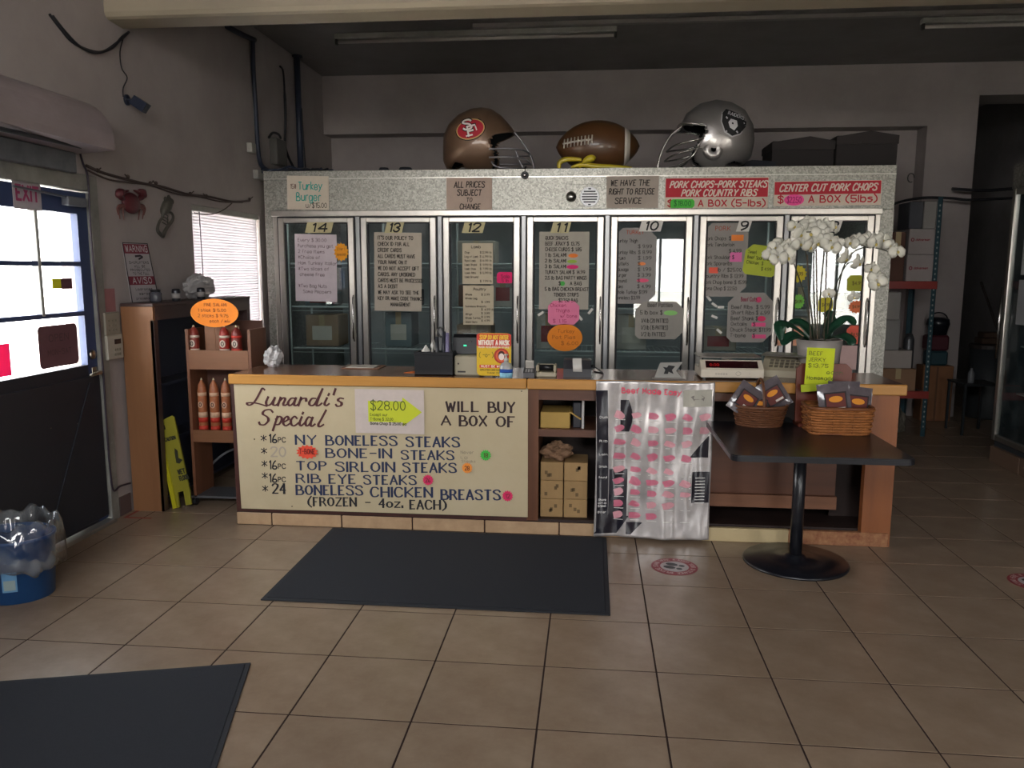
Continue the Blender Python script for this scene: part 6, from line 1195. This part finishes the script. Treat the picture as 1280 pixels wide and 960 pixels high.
def salami(x, Y, z, h, r, lb, cols, cap):
    t = thing('salami_stick', lb, 'salami', (x, Y, z), 0, 'salami sticks on the display stand')
    mb = MB(); mb.lathe([(r*.6, 0), (r, .02), (r, h*.8), (r*.8, h*.9), (r*.3, h*.97), (r*.15, h)], 16); obj('casing', mb, mat('sal_'+cols[0], cols[0], .45, noise=.3, scale=40), t, smooth=True, local=True)
    mb = MB(); mb.lathe([(r*1.03, h*.12), (r*1.03, h*.22)], 16); mb.lathe([(r*1.03, h*.28), (r*1.03, h*.36)], 16); mb.cur = 1; mb.lathe([(r*1.03, h*.36), (r*1.03, h*.45)], 16); mb.lathe([(r*1.03, h*.72), (r*1.03, h*.78)], 16); obj('wrap_band', mb, [ink(cols[1]), ink(cols[2])], t, smooth=True, local=True)
    mb = MB(); mb.prism([(r*.6*math.cos(2*pi*k/14), h*.58+r*.75*math.sin(2*pi*k/14)) for k in range(14)], (0, -r*1.0, 0), (1, 0, 0), (0, 0, 1), (0, -.002, 0)); mb.cur = 1; write(mb, 'O', plane_tr((0, -r*1.0-.0035, h*.58), (1, 0, 0), (0, 0, 1)), 0, -r*.4, r*.8, w=.2, align='c'); obj('round_label', mb, [ink(cols[3]), ink('231c1c')], t, local=True)
    mb = MB(); mb.lathe([(r*.2, h*.97), (r*.24, h*.99), (r*.1, h+.008)], 10); obj('tie', mb, mat('sal_tie', 'c4b898', .5), t, smooth=True, local=True)
z2 = zz(551)+.002
for k, x in enumerate((253, 268, 282.5)): salami(atY(x, 500, SYY+.07).x, SYY+.07, z2, zz(474, SYY+.07)-z2, .031, '%s salami stick on the middle shelf of the wooden stand' % ['left', 'centre', 'right'][k], ('b06a44', 'b4301f', 'cca688', 'c49a80'), 0)
z3 = zz(460)+.002
for k, (x, c_) in enumerate(((243, ('8c3428', '1c1c1c', 'c8b8a8', 'c8b8a8')), (281, ('96281c', '1f5a3a', 'c0b0a0', 'b8a898')), (296, ('7c2a22', '22304c', 'b83024', 'c0b0a0')))): salami(atY(x, 430, SYY+.06).x, SYY+.06, z3, zz(408, SYY+.06)-z3, .034, ['thick black-banded salami at the left of the top tray', 'green-banded salami in the top tray', 'salami with red and navy bands at the right of the top tray'][k], c_, 0)
sheet(238, 373.5, 298, 409, SYY+.04, 'orange_oval_sign', 'bright orange oval handwritten sign above the salami stand', 'sign', 'ee8822', shape='oval', lines=lines([('FINE SALAMI', -.2), ('1 stick $ 5.00', -.34), ('2 sticks $ 9.75', -.34), ('each / mix', -.1)], .24, .19, .1, '7c3a10', wid=.042, w=.14))
mb = MB(); o_ = bpy.data.objects['orange_oval_sign']; mb.tube([(atY(268, 400, SYY+.045).x, SYY+.043, zz(408)), (atY(268, 400, SYY+.045).x, SYY+.043, zz(460)+.002)], .003, 6); obj('sign_stick', mb, SWH, o_)
# white tube behind stand
mb = MB(); mb.tube(smoothpts([atY(*q, 2.45) for q in ((250, 605), (256, 592), (268, 577), (282, 566), (296, 560))], 5), .009, 6); tag(obj('white_hose', mb, mat('hose_white', '8a8a90', .4), smooth=True), 'thin pale hose curving behind the salami stand', 'hose')
# wet floor sign
YS = 1.93
ws = thing('wet_floor_sign', 'yellow folded wet floor caution sign leaning by the bookcase', 'sign', (atY(225, 630, YS).x, YS, 0)); YW = mat('sign_plastic_yellow', 'b0a81c', .4); YWD = mat('sign_plastic_dim', '8c8628', .45)
def pq(P, Y): return [(atY(x, y, Y).x, atY(x, y, Y).z) for x, y in P]
zf = atY(222, 633, YS).z
fr = pq([(196, 526), (214, 517), (217, 519), (237, 612), (239, 628), (232, 629), (229, 611), (222, 613), (224, 632), (218, 633), (216, 625)], YS); fr = [(x, z-zf+.002 if z-zf > -.05 else .002) for x, z in fr]
mb = MB(); mb.prism(fr[::-1], (0, YS, 0), (1, 0, 0), (0, 0, 1), (0, .014, 0)); obj('front_panel', mb, YWD, ws)
sd = pq([(194, 524), (197, 523), (221, 632), (216, 633.5)], YS-.012); mb = MB(); mb.prism([(x, max(.001, z-zf+.002)) for x, z in sd][::-1], (0, YS-.014, 0), (1, 0, 0), (0, 0, 1), (0, .03, 0)); obj('side_rib', mb, YW, ws)
mb = MB(); a, b = atY(206, 549, YS-.01), atY(222, 545, YS-.01); U = (b-a).normalized(); V = Vector((-U.z, 0, U.x)); tr = plane_tr(a+Vector((0, .006, -zf)), U, V)
write(mb, 'CAUTION', tr, 0, 0, .022, w=.24, width=.078); write(mb, 'WET', tr, .02, -.24, .03, w=.24, width=.05); write(mb, 'FLOOR', tr, .018, -.285, .03, w=.24, width=.065)
mb.prism([(.0, .08), (.03, .08), (.03, .11), (0, .11)], a+Vector((0, .005, -zf)), U, V, (0, -.001, 0)); mb.prism([(.03, -.16), (.04, -.09), (.05, -.06), (.065, -.08), (.055, -.13), (.08, -.15), (.05, -.17)], a+Vector((0, .005, -zf)), U, V, (0, -.001, 0)); obj('lettering', mb, ink('2a2a18'), ws)
# waste bin with bag
t = thing('waste_bin', 'blue waste bin lined with a clear plastic bag beside the door', 'bin', (-.865, .47, 0)); r = .2
mb = MB(); mb.lathe([(r*.88, 0), (r*.9, .004), (r, .30), (r*1.03, .305), (r*1.03, .32), (r*.98, .32), (r*.86, .01), (.001, .01)], 40, sy=.85); obj('bin_body', mb, mat('bin_blue', '17406e', .4, noise=.1), t, smooth=True, local=True)
mb = MB(); NB = 96; rr = random.Random(4); prof_ = [(.94, .22), (1.06, .17), (1.17, .16), (1.2, .22), (1.19, .30), (1.16, .36), (1.08, .395), (.98, .39), (.9, .33), (.82, .2)]
vs = []
for i, (q, z) in enumerate(prof_):
    for k in range(NB):
        a_ = 2*pi*k/NB; d = 1+.022*math.sin(9*a_+i)+.016*math.sin(23*a_+i*1.3)+.010*math.sin(41*a_-i); zz_ = z+.016*math.sin(6*a_+i*.8)+.010*math.sin(15*a_+1)
        vs.append((r*q*d*math.cos(a_), r*.87*q*d*math.sin(a_), zz_))
mb.add(vs, [(i*NB+k, i*NB+(k+1) % NB, (i+1)*NB+(k+1) % NB, (i+1)*NB+k) for i in range(len(prof_)-1) for k in range(NB)]); obj('bin_liner', mb, BAGM, t, smooth=True, local=True)
mb = MB(); mb.grid(lambda u, v: (r*.965*math.cos(-1.3+.35*u), r*.965*.85*math.sin(-1.3+.35*u), .07+.1*v), 4, 2); mb.cur = 1; mb.grid(lambda u, v: (r*.975*math.cos(-1.26+.27*u), r*.975*.85*math.sin(-1.26+.27*u), .08+.05*v), 4, 2); obj('bin_label', mb, [ink('5c8ab0'), ink('8a9a98')], t, local=True)
# ================================================================ RIGHT SIDE
# second cooler facing left
GX = 5.47
rc_ = thing('upright_cooler', 'tall glass-fronted cooler with bright metal frame at the right edge', 'cooler', (5.9, 3.1, 0))
y0, y1, zt = 1.6, 4.0, 2.5
mb = MB(); mb.box(GX+.02, 6.4, y1-.06, y1, .14, zt); obj('side_panel', mb, mat('cooler_dark', '3a3e42', .5), rc_)
mb = MB(); mb.box(GX+.02, 6.4, y0, y0+.06, .14, zt); obj('side_panel', mb, mat('cooler_dark', ''), rc_)
mb = MB(); mb.box(6.34, 6.4, y0+.06, y1-.06, .14, zt); obj('back_panel', mb, mat('cooler_dark', ''), rc_)
mb = MB(); mb.box(GX+.02, 6.34, y0+.06, y1-.06, zt-.06, zt); obj('roof_panel', mb, mat('cooler_dark', ''), rc_)
mb = MB(); mb.box(GX+.02, 6.34, y0+.06, y1-.06, .14, .2); obj('floor_panel', mb, mat('cooler_dark', ''), rc_)
for k in range(5): a = y0+k*(y1-y0)/5; mb = MB(); mb.box(GX-.012, GX+.03, a+.003, a+(y1-y0)/5-.003, .0, .14, .003); obj('base_tile', mb, mat('curb_tile', '7d6453', .5, noise=.12, scale=8), rc_)
mb = MB(); mb.box(GX+.03, 6.4, y0, y1, 0, .14); obj('plinth', mb, GROUT, rc_)
dw = (y1-y0)/3
for k in range(3):
    a, b = y0+k*dw+.012, y0+(k+1)*dw-.012; mb = MB()
    for q in ((a, a+.055, .2, 2.3), (b-.055, b, .2, 2.3), (a+.055, b-.055, .2, .25), (a+.055, b-.055, 2.25, 2.3)): mb.box(GX-.02, GX+.02, q[0], q[1], q[2], q[3], .005)
    d = obj('glass_door', mb, ALU, rc_); mb = MB(); mb.box(GX-.004, GX+.002, a+.055, b-.055, .25, 2.25); obj('window_pane', mb, CG, d)
    mb = MB(); mb.tube([(GX-.05, b-.03, .9), (GX-.05, b-.03, 1.5)], .009, 8); obj('handle', mb, CHROME, d, smooth=True)
mb = MB(); mb.box(GX-.02, GX+.02, y0, y1, 2.3, zt); obj('header_panel', mb, GALV, rc_)
for z in (.6, 1.0, 1.4, 1.8): mb = MB(); mb.box(GX+.12, 6.3, y0+.08, y1-.08, z, z+.012); obj('shelf', mb, WIRE, rc_)
sheet(1266, 326, 1284, 357, GX-.025, 'taped_paper', 'upper white paper taped in the glass of the right cooler', 'paper', '85868a', plane='X') if False else None
def wallsheet(yc, zc, w, h, nm, lb, col):
    mb = MB(); mb.box(GX-.008, GX-.006, yc-w/2, yc+w/2, zc-h/2, zc+h/2); return tag(obj(nm, mb, paper(col)), lb, 'paper')
wallsheet(3.62, 1.74, .3, .28, 'taped_paper', 'upper grey paper taped to the right cooler door', '9a9a9c'); wallsheet(3.63, 1.38, .3, .36, 'taped_paper', 'lower grey paper taped to the right cooler door', '949496')
# boltless steel rack
GRN = mat('rack_green', '1f3f48', .45); REDB = mat('rack_red', '8c2f28', .45, noise=.15, scale=10)
RX0, RX1, RY0, RY1 = 4.47, 5.33, 5.02, 5.58
rk = thing('steel_rack', 'green and red steel storage rack right of the walk-in cooler', 'rack', ((RX0+RX1)/2, 5.3, 0)); RT = 2.33
for x in (RX0, RX1):
    for y in (RY0, RY1):
        mb = MB(); s_ = 1 if x == RX0 else -1; q = 1 if y == RY0 else -1
        mb.box(x, x+s_*.045, y, y+q*.004, 0, RT); mb.box(x, x+s_*.004, y, y+q*.045, 0, RT); p_ = obj('upright', mb, GRN, rk)
        if y == RY0:
            mb = MB(); z = .1
            while z < RT-.05: mb.prism([(.008*math.cos(2*pi*k/6), .011*math.sin(2*pi*k/6)) for k in range(6)], (x+s_*.024, y-.001, z), (1, 0, 0), (0, 0, 1), (0, -.001, 0)); z += .05
            o = obj('keyhole', mb, mat('hole_pale', '8d9490', .6), p_); o['kind'] = 'stuff'
zl1, zl2 = atY(1140, 493, RY0).z, atY(1140, 356, RY0).z
RZ = [zl1, zl2]
for z in RZ:
    for y in (RY0-.02, RY1-.01): mb = MB(); mb.box(RX0, RX1, y, y+.03, z-.04, z+.035, .003); obj('beam', mb, REDB, rk)
    for x in (RX0, RX1-.03): mb = MB(); mb.box(x, x+.03, RY0+.01, RY1-.01, z-.03, z+.02, .003); obj('beam', mb, REDB, rk)
    mb = MB(); mb.box(RX0+.01, RX1-.01, RY0+.01, RY1-.01, z+.005, z+.02); obj('deck', mb, mat('deck_board', '5a4c40', .8), rk)
mb = MB(); mb.box(RX0+.01, RX1-.01, RY0+.01, RY1-.01, 2.0, 2.0) if False else None
# boxes on rack
def rbox(x0, x1, y0, y1, Y, d, col, lb, nm='storage_box', z=None, **k):
    a, b = atY(x0, (y0+y1)/2, Y).x, atY(x1, (y0+y1)/2, Y).x; zb_ = z if z is not None else atY((x0+x1)/2, y1, Y).z; zt_ = atY((x0+x1)/2, y0, Y).z
    return carton(nm, (a+b)/2, Y+d/2, zb_, b-a, d, zt_-zb_, col, lb, **k), zt_
zd = zl2+.021
o1, q = rbox(1133, 1167, 318, 351, RY0+.04, .4, '9b9290', 'lower of two white boxes with red script on the upper rack shelf', z=zd, tape=False)
o2, q2 = rbox(1136, 1169, 286, 318, RY0+.04, .4, '9b9290', 'upper of two white boxes with red script on the upper rack shelf', z=q+.001, tape=False)
for o, sgn in ((o1, 0), (o2, 0)):
    mb = MB(); tr = plane_tr((-.06, -.2015, .13 if o is o2 else .13), (1, 0, 0), (0, 0, 1)); write(mb, 'dalvermen', tr, 0, 0, .02, w=.22, width=.13, slant=.3); write(mb, 'O', tr, -.04, -.005, .028, w=.3, width=.025); obj('lettering', mb, ink('7c2430'), o, local=True)
rbox(1155, 1171, 251, 285, RY0+.05, .3, '8e8a86', 'white box marked W on top of the script boxes', z=q2+.001, tape=False)
rbox(1137, 1154, 252, 285, RY0+.06, .3, '4a4c52', 'dark grey box beside the white box at the top of the rack', z=q2+.001, tape=False)
rbox(1112, 1131, 290, 351, RY0+.06, .3, '5a3c30', 'brown carton behind the orchid blooms on the rack', z=zd)
zd = zl1+.021
o3, q = rbox(1100, 1145, 461, 486, RY0+.03, .35, '8a6a50', 'open brown carton on the lower rack shelf', z=zd)
o4, q = rbox(1097, 1140, 438, 460, RY0+.05, .35, 'a39a94', 'white flat box on top of the open brown carton', z=q+.002, tape=False)
o5, q = rbox(1092, 1125, 400, 437, RY0+.05, .35, '8d8a88', 'pale grey carton stacked above the white flat box', z=q+.002, tape=False)
rbox(1090, 1126, 365, 399, RY0+.05, .35, '97938f', 'topmost pale grey carton on the lower rack shelf', z=q+.002, tape=False)
mb = MB(); mb.lathe([(.045, 0), (.05, .01), (.05, .5), (.03, .56), (.001, .57)], 18, (5.2, 5.25, zd)); tag(obj('grey_canister', mb, mat('canister_grey', '4f5054', .35, metal=.4), smooth=True), 'tall grey canister beside the cartons on the rack', 'canister')
for k, (x, c_, lb) in enumerate(((4.9, '1c1d22', 'black bag under the lowest rack beam'), (5.15, '6a6458', 'pale bundle under the lowest rack beam'))): crumple('bundle', mat('cloth_'+c_, c_, .8), (x, 5.25, 0), (.12 if k == 0 else .05, .14, .11), lb, 'bundle', k+20)
# passage corner clutter
a, b = atY(1153, 500, 5.85).x, atY(1191, 500, 5.85).x; t = carton('tall_carton', (a+b)/2, 5.98, 0.001, b-a, .2, atY(1170, 458, 5.85).z, '7d5436', 'tall brown carton standing on the floor beside the rack', tape=False)
mb = MB(); mb.box(-.02, .0, -.101, -.1, 0.0, atY(1170, 458, 5.85).z-.01); obj('fold_seam', mb, ink('5c3c26'), t, local=True); zc = atY(1170, 458, 5.85).z+.002
xm = (a+b)/2
mb = MB(); mb.box(xm-.1, xm+.1, 5.9, 6.08, zc, zc+.16, .02); tag(obj('teal_case', mb, mat('case_teal', '1f3c44', .5)), 'dark teal case on top of the tall brown carton', 'case')
mb = MB(); mb.box(xm-.12, xm+.1, 5.9, 6.08, zc+.162, zc+.33, .02); tag(obj('red_case', mb, mat('case_red', '4a1c26', .45)), 'dark red case stacked on the teal case', 'case')
t = thing('black_lidded_bucket', 'round black lidded bucket on the dark red case', 'bucket', (xm, 5.99, zc+.332)); mb = MB(); mb.lathe([(.09, 0), (.11, .1), (.12, .11), (.11, .17), (.04, .19), (.001, .19)], 24, (0, 0, 0)); obj('bucket_body', mb, mat('bucket_black', '16181f', .35), t, smooth=True, local=True)
mb = MB(); mb.tube([(.1*math.cos(pi*k/10), 0, .15+.09*math.sin(pi*k/10)) for k in range(11)], .008, 6); obj('handle', mb, mat('bucket_black', ''), t, smooth=True, local=True)
t = thing('small_steel_table', 'small dark steel table in the dim corner beyond the cartons', 'table', (5.86, 5.3, 0)); TM = mat('steel_dark', '35393c', .4, metal=.5); hz = .52
mb = MB(); mb.box(-.16, .2, -.2, .2, hz-.02, hz, .003); obj('tabletop', mb, TM, t, local=True)
for x in (-.15, .17):
    for y in (-.19, .17): mb = MB(); mb.box(x, x+.022, y, y+.022, 0, hz-.02); obj('leg', mb, TM, t, local=True)
t = thing('spray_bottle', 'small pale bottle on the dark steel table', 'bottle', (5.8, 5.2, hz+.001)); mb = MB(); mb.lathe([(.028, 0), (.03, .01), (.03, .1), (.012, .13), (.012, .15)], 14); obj('bottle_body', mb, mat('bottle_dim', '6e7074', .4), t, smooth=True, local=True); mb = MB(); mb.lathe([(.014, .15), (.014, .17), (.006, .18), (.006, .19), (.001, .19)], 10); obj('cap', mb, BP, t, local=True)
t = thing('white_drum', 'grey drum with lid behind the steel table', 'drum', (6.42, 6.2, 0)); mb = MB(); mb.lathe([(.17, 0), (.18, .02), (.19, .78)], 24); obj('drum_body', mb, mat('drum_grey', '33373a', .5), t, smooth=True, local=True)
mb = MB(); mb.lathe([(.2, .78), (.2, .82), (.001, .83)], 24); obj('lid', mb, mat('drum_lid', '3a3230', .5), t, local=True)
mb = MB(); mb.box(-.12, .12, -.1, .1, .832, .90, .01); mb.box(-.1, .1, -.08, .08, .9, .96, .01); tag(obj('stacked_cloths', MB().add([(v[0]+6.42, v[1]+6.2, v[2]) for v in mb.v], mb.f), mat('cloth_brown', '463428', .9)), 'folded brownish cloths on the grey drum', 'cloth')
crumple('black_sack', mat('sack_black', '16191d', .6), (6.85, 5.4, 0), (.2, .24, .6), 'large black sack beside the drum in the passage', 'sack', 31, amp=.08)
a_ = atY(1226, 352, 6.0); mb = MB(); mb.tube([a_, (atY(1250, 420, 5.9).x, 5.9, atY(1250, 420, 5.9).z), (atY(1272, 500, 5.7).x, 5.7, .0)], .014, 8); tag(obj('wooden_pole', mb, mat('pole_dark', '2c2522', .6), smooth=True), 'dark pole leaning in the passage opening', 'pole')
t = thing('wall_hose', 'dark hose strung along the back wall right of the cooler', 'hose', (5.8, 6.1, 2.0)); mb = MB(); mb.tube(smoothpts([atY(*q, 5.95) for q in ((1117, 255), (1135, 250), (1160, 247), (1190, 248), (1215, 250), (1276, 247))], 5), .014, 8); obj('hose', mb, CB, t, smooth=True)
mb = MB(); mb.tube(smoothpts([atY(*q, 5.97) for q in ((1190, 236), (1230, 238), (1276, 235))], 5), .016, 8); obj('hose', mb, CB, t, smooth=True)
mb = MB(); p = atY(1150, 219, 6.19); mb.tube([Vector((p.x+.035*math.cos(k*pi/6), 6.44, p.z+.05*math.sin(k*pi/6))) for k in range(11)], .006, 6); tag(obj('wall_hook', mb, mat('hook_grey', '4c4a48', .5), smooth=True), 'small curved hook on the back wall right of the dark cartons', 'hook')
for k, z in enumerate((2.2, 1.95, 1.6)): mb = MB(); p_ = atY(1115, 270+k*60, CY+.3); mb.box(CR+.0005, CR+.03, CY+.3, CY+.36, z, z+.07, .008); tag(obj('cooler_latch', mb, BP), '%s small black latch on the right side of the walk-in cooler' % ['upper', 'middle', 'lower'][k], 'latch')
